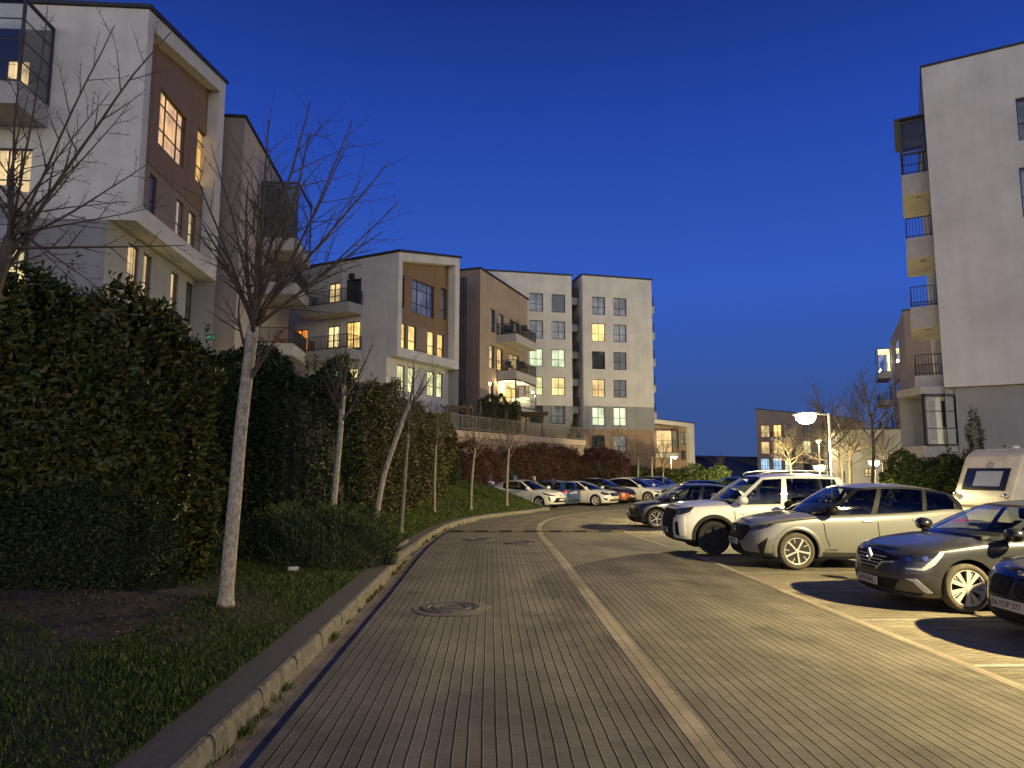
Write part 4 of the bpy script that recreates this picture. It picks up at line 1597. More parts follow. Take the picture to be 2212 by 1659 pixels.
    for k in range(len(pl)):
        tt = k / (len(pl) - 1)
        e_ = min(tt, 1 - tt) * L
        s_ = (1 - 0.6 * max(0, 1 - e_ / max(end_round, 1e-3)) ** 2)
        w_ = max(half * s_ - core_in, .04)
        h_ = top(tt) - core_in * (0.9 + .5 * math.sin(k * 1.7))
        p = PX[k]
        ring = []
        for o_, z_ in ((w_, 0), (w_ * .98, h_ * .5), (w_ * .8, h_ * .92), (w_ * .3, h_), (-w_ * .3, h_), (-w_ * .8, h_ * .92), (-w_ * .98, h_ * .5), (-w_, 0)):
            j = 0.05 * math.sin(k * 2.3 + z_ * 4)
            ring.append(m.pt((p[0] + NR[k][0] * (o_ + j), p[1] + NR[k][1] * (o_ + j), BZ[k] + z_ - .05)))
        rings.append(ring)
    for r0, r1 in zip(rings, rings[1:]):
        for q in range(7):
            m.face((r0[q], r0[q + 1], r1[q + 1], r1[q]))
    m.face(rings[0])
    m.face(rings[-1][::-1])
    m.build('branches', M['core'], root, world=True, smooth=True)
    return root


def shrub(name, label, c, rx, ry, h, mat, n, length, width, seed, up=0.6, cat='shrub', group=None):
    """rounded shrub: sprigs over a dome"""
    g = np.random.default_rng(seed)
    root = thing(name, label, cat, c, 0, group)
    th = g.random(n) * 2 * np.pi
    ct = g.random(n)
    st = np.sqrt(1 - ct ** 2)
    lump = 1 + 0.09 * np.sin(th * 5 + ct * 7) + 0.07 * np.sin(th * 11 + ct * 13 + 2)
    rr = lump * (1 - np.abs(g.normal(0, .08, n)))
    sq = st ** 0.6
    C = np.stack([np.cos(th) * rx * sq * rr, np.sin(th) * ry * sq * rr, h * (ct ** 0.75) * rr - .02], 1)
    o_ = np.stack([np.cos(th) * st, np.sin(th) * st, ct + .1], 1)
    D = o_ * .7 + g.normal(0, .4, (n, 3))
    D[:, 2] += up
    ls = length * (.6 + .8 * g.random(n))
    leaf_mesh('foliage', C, D, o_ + g.normal(0, .5, (n, 3)), ls, ls * width / length, mat, root, slim=width < .03)
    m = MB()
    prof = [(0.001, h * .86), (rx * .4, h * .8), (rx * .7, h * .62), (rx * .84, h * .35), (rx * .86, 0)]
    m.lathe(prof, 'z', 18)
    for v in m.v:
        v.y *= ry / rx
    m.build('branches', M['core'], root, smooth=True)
    return root


def on_lawn(u, v):
    """point of the lawn on the line of sight through a photograph point"""
    a = P(u, v, 1.0)
    o = Vector((0, 0, CAMZ))
    r_ = (a - o)
    y = 3.0
    while y < 60:
        h = o + r_ * y
        if h.z <= lawn_at(h.x, h.y):
            return h
        y += 0.05
    return G(u, v)


def grow(mb, p, d, L, r_, level, rg, up, wander, kids, ang, ratio, sides, maxlev, bud=None):
    n = max(4, int(5 + L * 2)) if level < 2 else 4
    pts, rad = [Vector(p)], [r_]
    d = Vector(d).normalized()
    for k in range(n):
        d = d + Vector((rg.uniform(-1, 1), rg.uniform(-1, 1), rg.uniform(-.7, .7))) * wander + Vector((0, 0, up))
        d.normalize()
        pts.append(pts[-1] + d * (L / n))
        rad.append(r_ * (1 - 0.75 * (k + 1) / n))
    mb.tube(pts, rad, sides[min(level, len(sides) - 1)])
    if level >= maxlev:
        return
    for k in range(kids[level]):
        t = 0.18 + 0.8 * (k + rg.random() * .8) / kids[level]
        i = min(int(t * n), n - 1)
        q = pts[i].lerp(pts[i + 1], t * n - i)
        ax = (pts[i + 1] - pts[i]).normalized()
        s_ = ax.orthogonal().normalized()
        s_.rotate(Matrix.Rotation(rg.uniform(0, 6.283), 3, ax))
        a_ = ang * rg.uniform(.7, 1.25)
        nd = ax * math.cos(a_) + s_ * math.sin(a_)
        ll = L * ratio * (1.15 - 0.7 * t) * rg.uniform(.7, 1.25)
        grow(mb, q, nd, ll, max(r_ * (1 - .75 * t) * .6, 0.0028), level + 1, rg, up * .8, wander * 1.1, kids, ang, ratio, sides, maxlev)


def bare_tree(label, trunk, r0, r1, limbs, limb_len, limb_ang, seed, group, kids=(7, 5, 0), up=0.10, wander=.09, bark='bark', ratio=.5, maxlev=2, limb_r=None, name='bare_tree', extra=(), twig='twig', zone=.25):
    """trunk = list of world points; limbs spring from its top part"""
    rg = random.Random(seed)
    base = Vector(trunk[0])
    root = thing(name, label, 'tree', base, 0, group)
    pl = catmull([tuple(p) for p in trunk], 6)
    m = MB()
    rad = [r0 + (r1 - r0) * k / (len(pl) - 1) for k in range(len(pl))]
    rad[0] *= 1.6
    if len(rad) > 2:
        rad[1] *= 1.15
    pl[0] = pl[0] - Vector((0, 0, .08))
    m.tube(pl, rad, 12)
    m.build('trunk', M[bark], root, world=True, smooth=True)
    c = MB()
    n = len(pl)
    for k in range(limbs):
        t = 1 - zone * (1 - (k + .5) / limbs) if k < limbs - 1 else 1.0
        i = min(int(t * (n - 1)), n - 2)
        q = pl[i].lerp(pl[i + 1], t * (n - 1) - i)
        az = k * 2.4 + rg.uniform(-.5, .5)
        a_ = limb_ang * rg.uniform(.55, 1.2) * (0.35 if k == limbs - 1 else 1)
        d = Vector((math.cos(az) * math.sin(a_), math.sin(az) * math.sin(a_), math.cos(a_)))
        grow(c, q, d, limb_len * rg.uniform(.75, 1.15), (limb_r or r1 * .55) * rg.uniform(.75, 1.1), 0, rg, up, wander, kids, .75, ratio, (6, 4, 3), maxlev)
    for (q, tip, rr) in extra:
        q, tip = Vector(q), Vector(tip)
        grow(c, q, (tip - q), (tip - q).length, rr, 0, rg, up * .15, wander * .55, (9, 4, 0), .8, ratio * .75, (7, 4, 3), maxlev)
    c.build('crown', M[twig], root, world=True, smooth=True, normals=False)
    return root


# --- hedges along the left
hedge('laurel_hedge', 'tall leafy laurel hedge in the left foreground, with yellowing leaves low down', [(-14.5, 11.6), (-9.5, 11.0), (-7, 10.8), (-4.85, 10.9)], 1.9, lambda t: 3.97 - .45 * max(0, t - .80) / .2 + .14 * math.sin(t * 43) + .08 * math.sin(t * 97),
      M['laurel'], 76000, .125, .055, 11, base=lambda x, y: lawn_at(x, y) - .05, group='hedges', rough_=.5, end_round=.8, shoots=9)
hedge('low_hedge', 'low fine leaved hedge along the foot of the tall laurel hedge', [(-12.5, 9.7), (-8, 9.4), (-6.3, 9.4), (-4.75, 9.75)], .9, lambda t: 1.1 + .12 * math.sin(t * 23),
      M['dark_leaf'], 42000, .05, .024, 12, base=lambda x, y: lawn_at(x, y) - .05, group='hedges', rough_=.22, end_round=.6, core_in=.26)
hedge('dark_hedge', 'tall dark hedge behind the pale bare trunk, between laurel hedge and olive hedge', [(-8.8, 18.0), (-6.4, 18.2), (-5.5, 18.6), (-5.2, 20.8)], 1.9, lambda t: 4.2 - .25 * t + .22 * math.sin(t * 19),
      M['dark_leaf'], 40000, .12, .05, 13, shoots=6, base=lambda x, y: lawn_at(x, y) - .05, group='hedges', rough_=.4)
hedge('olive_hedge', 'tall olive brown hedge along the bank behind the row of thin tree trunks', [(-5.3, 21.3), (-5.0, 24.5), (-4.5, 29), (-3.7, 34.5)], 1.8, lambda t: 4.0 - .55 * t + .18 * math.sin(t * 25),
      M['olive_leaf'], 60000, .12, .05, 14, shoots=6, base=lambda x, y: lawn_at(x, y) - .05, group='hedges', rough_=.4)
hedge('dark_hedge', 'dark low end of hedge beside the stone wall, left of the first charger', [(-3.9, 37.0), (-3.9, 40.5)], 1.6, lambda t: 2.3,
      M['dark_leaf'], 9000, .12, .05, 15, base=lambda x, y: .9, group='hedges')
hedge('red_hedge', 'long dark red hedge behind the chargers and parked cars', [(-3.9, 41.4), (-.2, 46.0), (4.0, 51.7), (9.1, 58.9)], 2.4, lambda t: 3.3 - .1 * t + .16 * math.sin(t * 37) + .1 * math.sin(t * 71),
      M['red_leaf'], 60000, .12, .05, 16, shoots=6, group='hedges', rough_=.5, end_round=1.2)
hedge('green_hedge', 'clipped green hedge by the lit lamp post, beyond the far parked cars', [(11.0, 68), (16, 66), (19.2, 64)], 2.0, lambda t: 2.05 + .15 * math.sin(t * 21),
      M['green_leaf'], 16000, .16, .07, 17, group='hedges', rough_=.4)
hedge('green_hedge', 'leafy green hedge in front of the glazed bay, left of the white caravan', [(16.0, 30.5), (18.0, 29.5), (20.5, 28.0)], 2.2, lambda t: 2.2 + .25 * math.sin(t * 17),
      M['green_leaf'], 20000, .15, .07, 18, shoots=6, group='hedges', rough_=.5)
shrub('shrub', 'wide dense juniper shrub beside the kerb, in front of the second tree trunk', (-3.55, 13.3, lawn_at(-3.55, 13.3) - .04), 1.35, 1.0, 1.02, M['juniper'], 16000, .085, .016, 21, up=.9, group='shrubs')
for k, (u, v, rx, h_, lb) in enumerate(((640, 1112, .55, .62, 'small round clipped shrub behind the juniper, nearest the second tree trunk'), (590, 1118, .5, .6, 'small round clipped shrub just right of the tall pale trunk'), (545, 1122, .6, .75, 'small dark shrub right behind the tall pale tree trunk'))):
    q = on_lawn(u, v)
    shrub('shrub', lb, (q.x, q.y, q.z - .03), rx, rx, h_, M['olive_leaf' if k == 0 else 'dark_leaf'], 4500, .06, .02, 30 + k, up=.3, group='shrubs')
shrub('shrub', 'yellow green bush squeezed between the green hedge and the white caravan', (17.6, 26.2, -.28), .6, .6, 1.5, M['green_leaf'], 3500, .12, .05, 35, up=.6, group='shrubs')
q = P(1138, 985, 62)
# conifers
def conifer(label, c, h, r_, seed, mat='juniper', n=2600, group=None, ln=.2):
    g = np.random.default_rng(seed)
    root = thing('conifer', label, 'tree', c, 0, group)
    t = MB()
    t.tube([(0, 0, -.1), (0.04, 0, h * .5), (.02, .03, h * .97)], [.06, .04, .012], 6)
    t.build('trunk', M['bark2'], root, smooth=True)
    z = (1 - g.random(n) ** .6)
    layer = .75 + .25 * np.sin(z * 26 + g.random(n) * .8)
    a = g.random(n) * 6.283
    asym = 1 + .35 * np.sin(a * 2 + z * 9)
    rr = r_ * (1 - z) ** .8 * layer * asym * np.sqrt(g.random(n))
    C = np.stack([np.cos(a) * rr, np.sin(a) * rr, z * h * .95 + h * .06], 1)
    D = np.stack([np.cos(a), np.sin(a), .1 + 0 * a], 1) + g.normal(0, .35, (n, 3))
    leaf_mesh('crown', C, D, g.normal(0, 1, (n, 3)) + np.array([0, 0, 1.]), ln * (.5 + g.random(n)), ln * .2 * (.5 + g.random(n)), M[mat], root, slim=True)
    return root


q = P(2110, 985, 26.5)
conifer('thin straggly conifer standing against the grey ground storey of the right slab', (q.x, 26.5, -.28), P(2100, 880, 26.5).z + .28, .95, 41, 'dark_leaf', 6000, 'conifers', .13)
for k, (u, v) in enumerate(((1260, 1010), (1290, 1012), (1135 + 105, 962))):
    Y = 62 + k
    zb_ = -.28
    conifer(('dark conifer left of the tall block base, behind the red hedge', 'second dark conifer under the brown base windows, further right', 'small dark conifer at the end of the terrace railing')[k], (P(u, v, Y).x, Y, zb_), P(u, (960, 968, 905)[k], Y).z, 1.5, 43 + k, 'dark_leaf', 5000, 'conifers', .28)

# --- bare trees
TG = 'bare trees in a row on the left bank'
q = on_lawn(487, 1310)
Y = q.y
t1 = [tuple(q)] + [tuple(P(u, v, Y + dy)) for u, v, dy in ((496, 1200, 0), (509, 1060, .05), (519, 940, .1), (533, 820, .12), (547, 705, .15))]
hub = Vector(t1[-1])
tips = [(650, 215, .6), (745, 262, .2), (800, 330, -.4), (862, 352, .5), (700, 300, -.8), (600, 330, .9), (560, 400, -.9), (500, 390, .5), (430, 380, .2), (445, 480, -.5), (878, 468, .1), (830, 530, -.6), (640, 420, 1.2), (690, 520, 1.1), (470, 300, .8), (575, 260, -.4)]
ex = []
rg = random.Random(5)
for k, (u, v, dy) in enumerate(tips):
    p0 = hub + Vector((rg.uniform(-.03, .03), rg.uniform(-.03, .03), rg.uniform(-.12, .16)))
    ex.append((p0, P(u, v, Y + dy), .030 * rg.uniform(.6, 1.1)))
bare_tree('tall bare tree with a mottled pale trunk standing in the left lawn, nearest the camera', t1, .088, .072, 3, 1.0, .9, 51, TG, extra=ex, kids=(6, 3, 0), up=.06, wander=.10)
# tree at the left edge, branches reaching into the frame
Y = 5.2
lx = P(-45, 600, Y)
t0 = [(lx.x - .35, Y, lawn_at(lx.x - .35, Y)), (lx.x - .3, Y, 1.2), (lx.x - .12, Y, 2.2), tuple(P(-18, 640, Y)), tuple(P(22, 520, Y))]
hub = Vector(t0[-1])
ex = []
for k, (u, v, dy, rr, us, vs) in enumerate(((345, 80, .5, .026, 30, 500), (240, 50, -.3, .020, 25, 480), (400, 530, .4, .020, 12, 530), (330, 365, .2, .018, 40, 470), (200, 330, -.5, .014, 60, 440), (130, 30, .3, .018, 15, 480), (40, 60, -.6, .018, 15, 490), (345, 470, -.2, .013, 45, 470), (300, 240, .4, .015, 60, 430), (20, 250, .5, .02, 10, 500), (250, 660, .6, .012, 30, 530), (290, 690, .2, .009, -10, 700), (215, 180, 0, .014, 80, 330), (270, 430, .1, .012, 30, 500))):
    ex.append((hub + Vector((random.Random(k).uniform(-.02, .02), 0, -.10 + .022 * k)), P(u, v, Y + dy), rr * .66))
bare_tree('bare budding tree at the left edge, branches crossing the nearest white block', t0, .075, .042, 3, .7, .8, 52, TG, extra=ex, kids=(12, 5, 0), up=.05, wander=.13, ratio=.34, bark='bark3')
# the row along the bank
specs = [((718, 1118), (724, 1050), (735, 930), (742, 832), 1.75, .075, .055, 9, 'second bare tree from the left with a pale trunk rising behind the juniper shrub', 'bark'),
         ((812, 1100), (826, 1040), (858, 940), (886, 868), 1.45, .075, .05, 7, 'bare tree whose pale trunk leans clearly to the right, third of the row', 'bark'),
         ((869, 1120), (872, 1060), (877, 985), (882, 930), 1.3, .06, .045, 7, 'upright bare tree with thin brown trunk just right of the leaning one', 'bark2'),
         ((937, 1107), (938, 1040), (940, 985), (942, 950), 1.25, .06, .042, 7, 'thin bare tree on the bank in front of the right end of the olive hedge', 'bark2'),
         ((1016, 1101), (1018, 1050), (1022, 1000), (1026, 967), 1.35, .06, .04, 8, 'thin bare tree on the grass left of the white crossover, before the red hedge', 'bark2'),
         ((1094, 1092), (1095, 1040), (1097, 1000), (1099, 965), 1.3, .06, .042, 8, 'thin bare tree whose trunk crosses the rear door of the white crossover', 'bark2')]
for k, (b, m1, m2, tp, ll, r0, r1, nl, lb, bk) in enumerate(specs):
    q = on_lawn(*b)
    if k < 3:
        yy_ = (15.6, 18.6, 20.8)[k]
        xx_ = (b[0] - U0) / FPX * yy_
        q = Vector((xx_, yy_, lawn_at(xx_, yy_)))
    bare_tree(lb, [tuple(q)] + [tuple(P(u, v, q.y)) for u, v in (m1, m2, tp)], r0 * (1.0 + .02 * (q.y - 15)), r1 * (1 + .02 * (q.y - 15)), nl, ll * q.y / 22, .8, 60 + k, TG, kids=(6, 4, 0), up=.09, wander=.10, bark=bk, zone=.3)
# right hand group, lit by the lamps
RG = 'bare trees behind the parked cars on the right'
M['bark_lit'] = plain('lamplit_bark', (0.24, 0.20, 0.14), 0.85, var=0.4, scale=8, bump=.5)  # bright warm tone: lamplight is put into the bark colour
for k, (u0_, ut, vt, Y, ll, nl, lb, an) in enumerate(((1786, 1790, 915, 46, 2.6, 10, 'bare tree right behind the tall lamp post', 1.2), (1833, 1835, 970, 48, 2.8, 10, 'stout low bare tree between the lamp post and the crooked tree', 1.35),
                                                      (1874, 1881, 895, 44, 3.2, 10, 'crooked bare tree with upswept limbs in front of the dark tan wall', 1.0), (1905, 1908, 975, 49, 2.2, 8, 'dark bare tree beside the left end of the green hedge', 1.0),
                                                      (1712, 1706, 985, 58, 3.0, 9, 'bushy bare tree in front of the far tan block windows', 1.1), (1815, 1812, 960, 52, 2.8, 9, 'background bare tree farther back among the lamps', 1.1))):
    q = P(ut, vt, Y)
    b = Vector((P(u0_, 1000, Y).x, Y, -.28))
    md_ = b.lerp(q, .5) + Vector((.18 if k == 2 else .03, 0, 0))
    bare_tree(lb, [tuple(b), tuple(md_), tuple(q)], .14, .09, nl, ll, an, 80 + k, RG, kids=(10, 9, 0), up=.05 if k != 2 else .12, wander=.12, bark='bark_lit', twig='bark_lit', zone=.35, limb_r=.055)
FG = 'young bare trees before the tall block'
for k, (u, vb, vt, Y, ll, lb) in enumerate(((1408, 1040, 985, 66, 2.2, 'young bare tree with a pale staked trunk at the left end of the green hedge'), (1378, 1040, 985, 66, 2.3, 'young bare tree left of the staked one, before the brown base'), (1432, 1040, 990, 66, 2.0, 'young bare tree nearest the small far lamp post'),
                                             (1335, 1000, 975, 66, 3.2, 'bare tree with upright twigs over the right end of the red hedge'), (1556, 1040, 1005, 75, 1.4, 'tiny bare tree alone against the far dark hill'))):
    q = P(u, vt, Y)
    b = Vector((P(u, vb, Y).x, Y, -.28))
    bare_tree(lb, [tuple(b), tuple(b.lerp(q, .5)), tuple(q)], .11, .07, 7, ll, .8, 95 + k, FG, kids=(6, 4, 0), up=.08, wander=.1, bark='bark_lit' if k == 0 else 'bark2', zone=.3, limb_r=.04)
for k, (u, Y) in enumerate(((1035, 50), (1062, 51.5), (985, 48.5))):
    q = P(u, 905, Y)
    b = Vector((q.x, Y, 3.0))
    bare_tree(('thin bare sapling on the terrace left of the dark conifer row', 'second thin bare sapling on the terrace, nearer the pergola', 'thin bare sapling at the left end of the terrace railing')[k], [tuple(b), tuple(b.lerp(q, .5)), tuple(q)], .06, .04, 6, 1.3, .6, 105 + k, 'saplings on the terrace', kids=(5, 3, 0), up=.12, bark='bark2', limb_r=.025)

# --- grass
def grass():
    g = np.random.default_rng(2)
    n = 360000
    P_ = []
    kp = np.array([[p.x, p.y] for p in ext])
    seg = np.linalg.norm(np.diff(kp, axis=0), axis=1)
    cum = np.concatenate([[0], np.cumsum(seg)])
    s = (g.random(n) ** 1.5) * (cum[-1] - 6.5) + 6.5
    o = 0.67 + (g.random(n) ** 1.25) * 8.6
    i = np.clip(np.searchsorted(cum, s) - 1, 0, len(seg) - 1)
    f = ((s - cum[i]) / seg[i])[:, None]
    p = kp[i] * (1 - f) + kp[i + 1] * f
    t = (kp[i + 1] - kp[i]) / seg[i][:, None]
    nl_ = np.stack([-t[:, 1], t[:, 0]], 1)
    xy = p + nl_ * o[:, None]
    d = np.maximum(o - .8, 0)
    y = p[:, 1] + nl_[:, 1] * o
    rise = 0.085 + 0.27 * np.clip((y - 16) / 9, 0, 1)
    tt_ = np.clip((y - 14) / 12, 0, 1)
    z = -.28 * tt_ * tt_ * (3 - 2 * tt_) + 0.145 + rise * d * (1 - .18 * np.minimum(d / 9, 1)) / (1 + np.maximum(d - 3, 0) * .12) + .03 * np.sin(y * 1.3 + d) * np.minimum(d, 1)
    # bare trodden earth under the hedge and patchy turf
    patch = np.sin(xy[:, 0] * 1.9 + 1) * np.sin(xy[:, 1] * 1.3) + .6 * np.sin(xy[:, 0] * 4.1 + xy[:, 1] * 3.3)
    bare_ = (xy[:, 1] > 7.4 + .35 * np.sin(xy[:, 0] * 2)) & (xy[:, 1] < 9.9) & (xy[:, 0] < -3.9) & (xy[:, 0] > -14)
    keep = (g.random(n) < np.where(bare_, .04, np.where(patch > -.5, 1, .55)))
    xy, z, d, patch = xy[keep], z[keep], d[keep], patch[keep]
    n = len(z)
    C = np.stack([xy[:, 0], xy[:, 1], z - .005], 1)
    far = np.clip(xy[:, 1] / 10, 1, 2.2)
    L = (.035 + .035 * g.random(n) + .02 * np.clip(patch, 0, 1)) * far ** .3
    D = g.normal(0, .55, (n, 3))
    D[:, 2] = 1
    leaf_mesh_ = leaf_mesh('grass', C, D, g.normal(0, 1, (n, 3)), L, L * .16 * far, M['grass'], slim=True)
    return tag(leaf_mesh_, 'short patchy lawn grass on the left of the kerb', 'grass', kind='stuff')


grass()
# weeds in the gutter and along the kerb
g = np.random.default_rng(8)
idx = g.integers(20, len(fine_pl) - 5, 260)
Cw, Dw = [], []
for i in idx:
    if (math.sin(i * .37) + math.sin(i * .11 + 1)) < -.1:
        continue
    p = offset_line(fine_pl, int(i), -0.285 + g.normal(0, .015))
    for k in range(16):
        Cw.append((p.x + g.normal(0, .03), p.y + g.normal(0, .05), -.05 + gz(p.y)))
        Dw.append((g.normal(.25, .5), g.normal(0, .5), 1))
Cw, Dw = np.array(Cw), np.array(Dw)
tag(leaf_mesh('weeds', Cw, Dw, g.normal(0, 1, Cw.shape), .05 + .07 * g.random(len(Cw)), .012 + 0 * Cw[:, 0], M['grass'], slim=True), 'dry weeds sprouting along the foot of the kerb', 'weeds', kind='stuff')

# leaf litter on the trodden earth under the low hedge
g = np.random.default_rng(19)
n = 2600
lx_ = -12 + 8.6 * g.random(n)
ly_ = 7.5 + 2.0 * g.random(n) + .2 * np.sin(lx_ * 2)
lz_ = np.array([lawn_at(x, y) for x, y in zip(lx_, ly_)]) + .004 + .012 * g.random(n)
Dl = g.normal(0, 1, (n, 3))
Dl[:, 2] *= .25
Nl = g.normal(0, .35, (n, 3)) + np.array([0, 0, 1.0])
M['litter'] = leaf_mat('leaf_litter', [(0.035, 0.022, 0.012), (0.07, 0.045, 0.022), (0.12, 0.08, 0.04), (0.16, 0.12, 0.07)], .8, .1)
ll_ = .025 + .05 * g.random(n)
tag(leaf_mesh('leaf_litter', np.stack([lx_, ly_, lz_], 1), Dl, Nl, ll_, ll_ * .45, M['litter']), 'brown leaf litter on the bare earth below the low hedge', 'leaf litter', kind='stuff')

# ------------------------------------------------------------------ street lamps
M['pole'] = plain('lamp_pole_paint', (0.42, 0.41, 0.38), 0.4, var=0.1, scale=5)
M['lamp'] = emit_mat('lamp_glare', (1.0, 0.74, 0.36), 60.0)
M['lamp_far'] = emit_mat('far_lamp_panel', (1.0, 0.80, 0.48), 30.0)
WARM = (1.0, 0.82, 0.40)
LG = 'street lamps'


def street_lamp(label, x, y, h, arm, ang, power, z=0.0, head=.5, mat='lamp', light=True, spot=False, tilt=0, cone=174, soft=.22, tx=0):
    """post, arm and flat head over a glowing bowl swelled to stand for the glare; ang = direction of the arm"""
    z = gz(y)
    h -= z
    t = thing('street_lamp', label, 'lamp', (x, y, z), ang, LG)
    m = MB()
    m.tube([(0, 0, -.1), (0, 0, .25)], .085, 12)
    m.tube([(0, 0, .25), (0, 0, h)], [.055, .045], 12)
    m.build('pole', M['pole'], t, smooth=False)
    if arm:
        m = MB()
        m.tube([(-.05, 0, h - .06), (arm - head * .5, 0, h - .02)], .028, 8)
        m.build('arm', M['pole'], t)
    m = MB()
    m.box((arm - head / 2, -head * .28, h - .06), (arm + head / 2, head * .28, h + .03))
    hd = m.build('lamp_head', M['pole'], t, bevel=.02)
    m = MB()
    m.lathe([(.0001, h - .063 - head * .42), (head * .25, h - .063 - head * .36), (head * .40, h - .063 - head * .2), (head * .43, h - .0625)], 'z', 18, (arm, 0, 0))  # oversized bowl: the lamp's glare is put into its shape
    m.build('lamp_glare', M[mat], hd, smooth=True)
    if light:
        ld = bpy.data.lights.new('lamp_light', 'SPOT' if spot else 'POINT')
        if spot:
            ld.spot_size, ld.spot_blend = R(cone), soft
        ld.energy = power
        ld.color = WARM
        ld.shadow_soft_size = .11
        lo = bpy.data.objects.new('lamp_light', ld)
        COL.objects.link(lo)
        lo.parent = t
        lo.rotation_euler = (R(tx), R(-tilt), 0)             # thrown forward along the arm
        lo.location = (arm, 0, h - .063 - head * .42 - .15)
    return t


q = P(1790, 893, 29)
street_lamp('tall lit lamp post with its arm reaching left, behind the white off-roader', q.x, 29, q.z, .95, R(180), 11000, head=.92, spot=True, tilt=24)
street_lamp('lit lamp post outside the right edge, lighting the near parked cars', 11.2, 5.4, 6.0, .9, R(172), 16500, spot=True, cone=162, soft=.9, tx=-18)
q = P(1449, 986, 88)
street_lamp('small far lit lamp post in front of the small framed block, by the green hedge', q.x, 88, q.z, .5, 0, 3500, head=.5)
q = P(1768, 950, 62)
street_lamp('upper lit lamp glimpsed through the branches left of the tall lamp post', q.x, 62, q.z, 0, 0, 2200, head=.5)
q = P(1770, 1005, 47)
street_lamp('lower lit garden lamp just left of the tall lamp post pole', q.x, 47, q.z, 0, 0, 1900, head=.8)
q = P(1888, 995, 50)
street_lamp('lit garden lamp behind the crooked bare tree', q.x, 50, q.z, 0, 0, 1500, head=.8)
q = P(1890, 984, 70)
street_lamp('smaller lit lamp just above the garden lamp behind the crooked tree', q.x, 70, q.z, 0, 0, 300, head=.5)
q = P(1612, 1032, 58)
street_lamp('added low lamp brightening the far blocks, over the windscreen of the white off-roader', q.x, 58, q.z, 0, 0, 15000, head=.5)  # added to light the far walls, set where a roof glint shows

# ------------------------------------------------------------------ terrace wall, railing, pergolas
M['stone'] = pavers('stone_wall_blocks', (0.36, 0.29, 0.22), (0.27, 0.21, 0.16), (0.13, 0.10, 0.08), 0.16, 0.34, bump=1.0, rough=.9, jw=.02)
M['coping'] = plain('wall_coping', (0.44, 0.34, 0.28), .85, var=.2, scale=3)
M['railpale'] = plain('terrace_railing_paint', (0.16, 0.145, 0.13), .6)
M['tile'] = plain('roof_tile_edge', (0.12, 0.085, 0.07), .8, var=.3, scale=6)
M['beam'] = plain('pergola_timber', (0.12, 0.085, 0.06), .8, var=.3, scale=5)
wA, wB = P(968, 940, 47), P(1262, 962, 61.3)
wd, wL = unit(wA, wB)
rw = thing('retaining_wall', 'stone retaining wall with pale coping below the terrace, above the red hedge', 'wall', (wA.x, wA.y, 0))
m = MB()
q_ = lambda u, z: (wA.x + wd[0] * u, wA.y + wd[1] * u, z if z > .01 else -.5)
zt_ = lambda u: wA.z + (wB.z - wA.z) * u / wL
m.poly([q_(-4, 0), q_(wL, 0), q_(wL, zt_(wL)), q_(-4, zt_(0))], [(0, -4), (0, wL), (zt_(wL), wL), (zt_(0), -4)])
m.poly([q_(wL, 0), (wB.x - 6, wB.y + 3, 0), (wB.x - 6, wB.y + 3, wB.z), q_(wL, wB.z)], [(0, 0), (0, 6), (4, 6), (4, 0)])
m.build('stone_face', M['stone'], rw, world=True, normals=True)
m = MB()
m.obox(wA, wd, -4, wL + .1, 0, 0, -.5, .12)
m.v.clear(); m.f.clear()
i = [m.pt(p) for p in (q_(-4, zt_(0) + .004), q_(wL + .1, zt_(wL) + .004))]
m.v.clear()
for (u, z) in ((-4, zt_(0)), (wL + .1, zt_(wL))):
    for o_ in (-.6, .1):
        for dz in (.003, .42):
            m.pt((wA.x + wd[0] * u + wd[1] * o_, wA.y + wd[1] * u - wd[0] * o_, z + dz))
for k in ((0, 1, 3, 2), (4, 6, 7, 5), (0, 4, 5, 1), (2, 3, 7, 6), (1, 5, 7, 3), (0, 2, 6, 4)):
    m.face(k)
m.build('coping', M['coping'], rw, world=True)
tg_ = MB()
tg_.poly([q_(-4, zt_(0) + .38), q_(wL, zt_(wL) + .38), (wB.x - 9, wB.y + 12, wB.z + .38), (wA.x - 12, wA.y + 8, wA.z + .38)])
tag(tg_.build('terrace_paving', M['kerbtop']), kind='structure')
rl = thing('terrace_railing', 'pale metal bar railing along the top of the stone retaining wall', 'railing', (wA.x, wA.y, wA.z + .4))
m = MB()
nseg = 12
for k in range(nseg):
    ua, ub = wL * k / nseg, wL * (k + 1) / nseg
    za = zt_((ua + ub) / 2) + .44
    pa, pb = q_(ua, za), q_(ub - .03, za)
    railing(m, [pa[:2], pb[:2]], za, 1.0, .14, .014)
m.build('bars', M['railpale'], rl, world=True)
hp_ = [(P(1040, 900, 53).x, 53), (P(1080, 900, 55).x, 55.0), (P(1118, 900, 57).x, 57.0)]
hedge('conifer_hedge', 'dark clipped conifer hedge on the terrace under the lit sunroom', hp_, 1.2, lambda t: 2.3 + .28 * abs(math.sin(t * 30)), M['dark_leaf'], 14000, .12, .03, 71,
      base=lambda x, y: 4.6, group='hedges', rough_=.3, droop=.5)


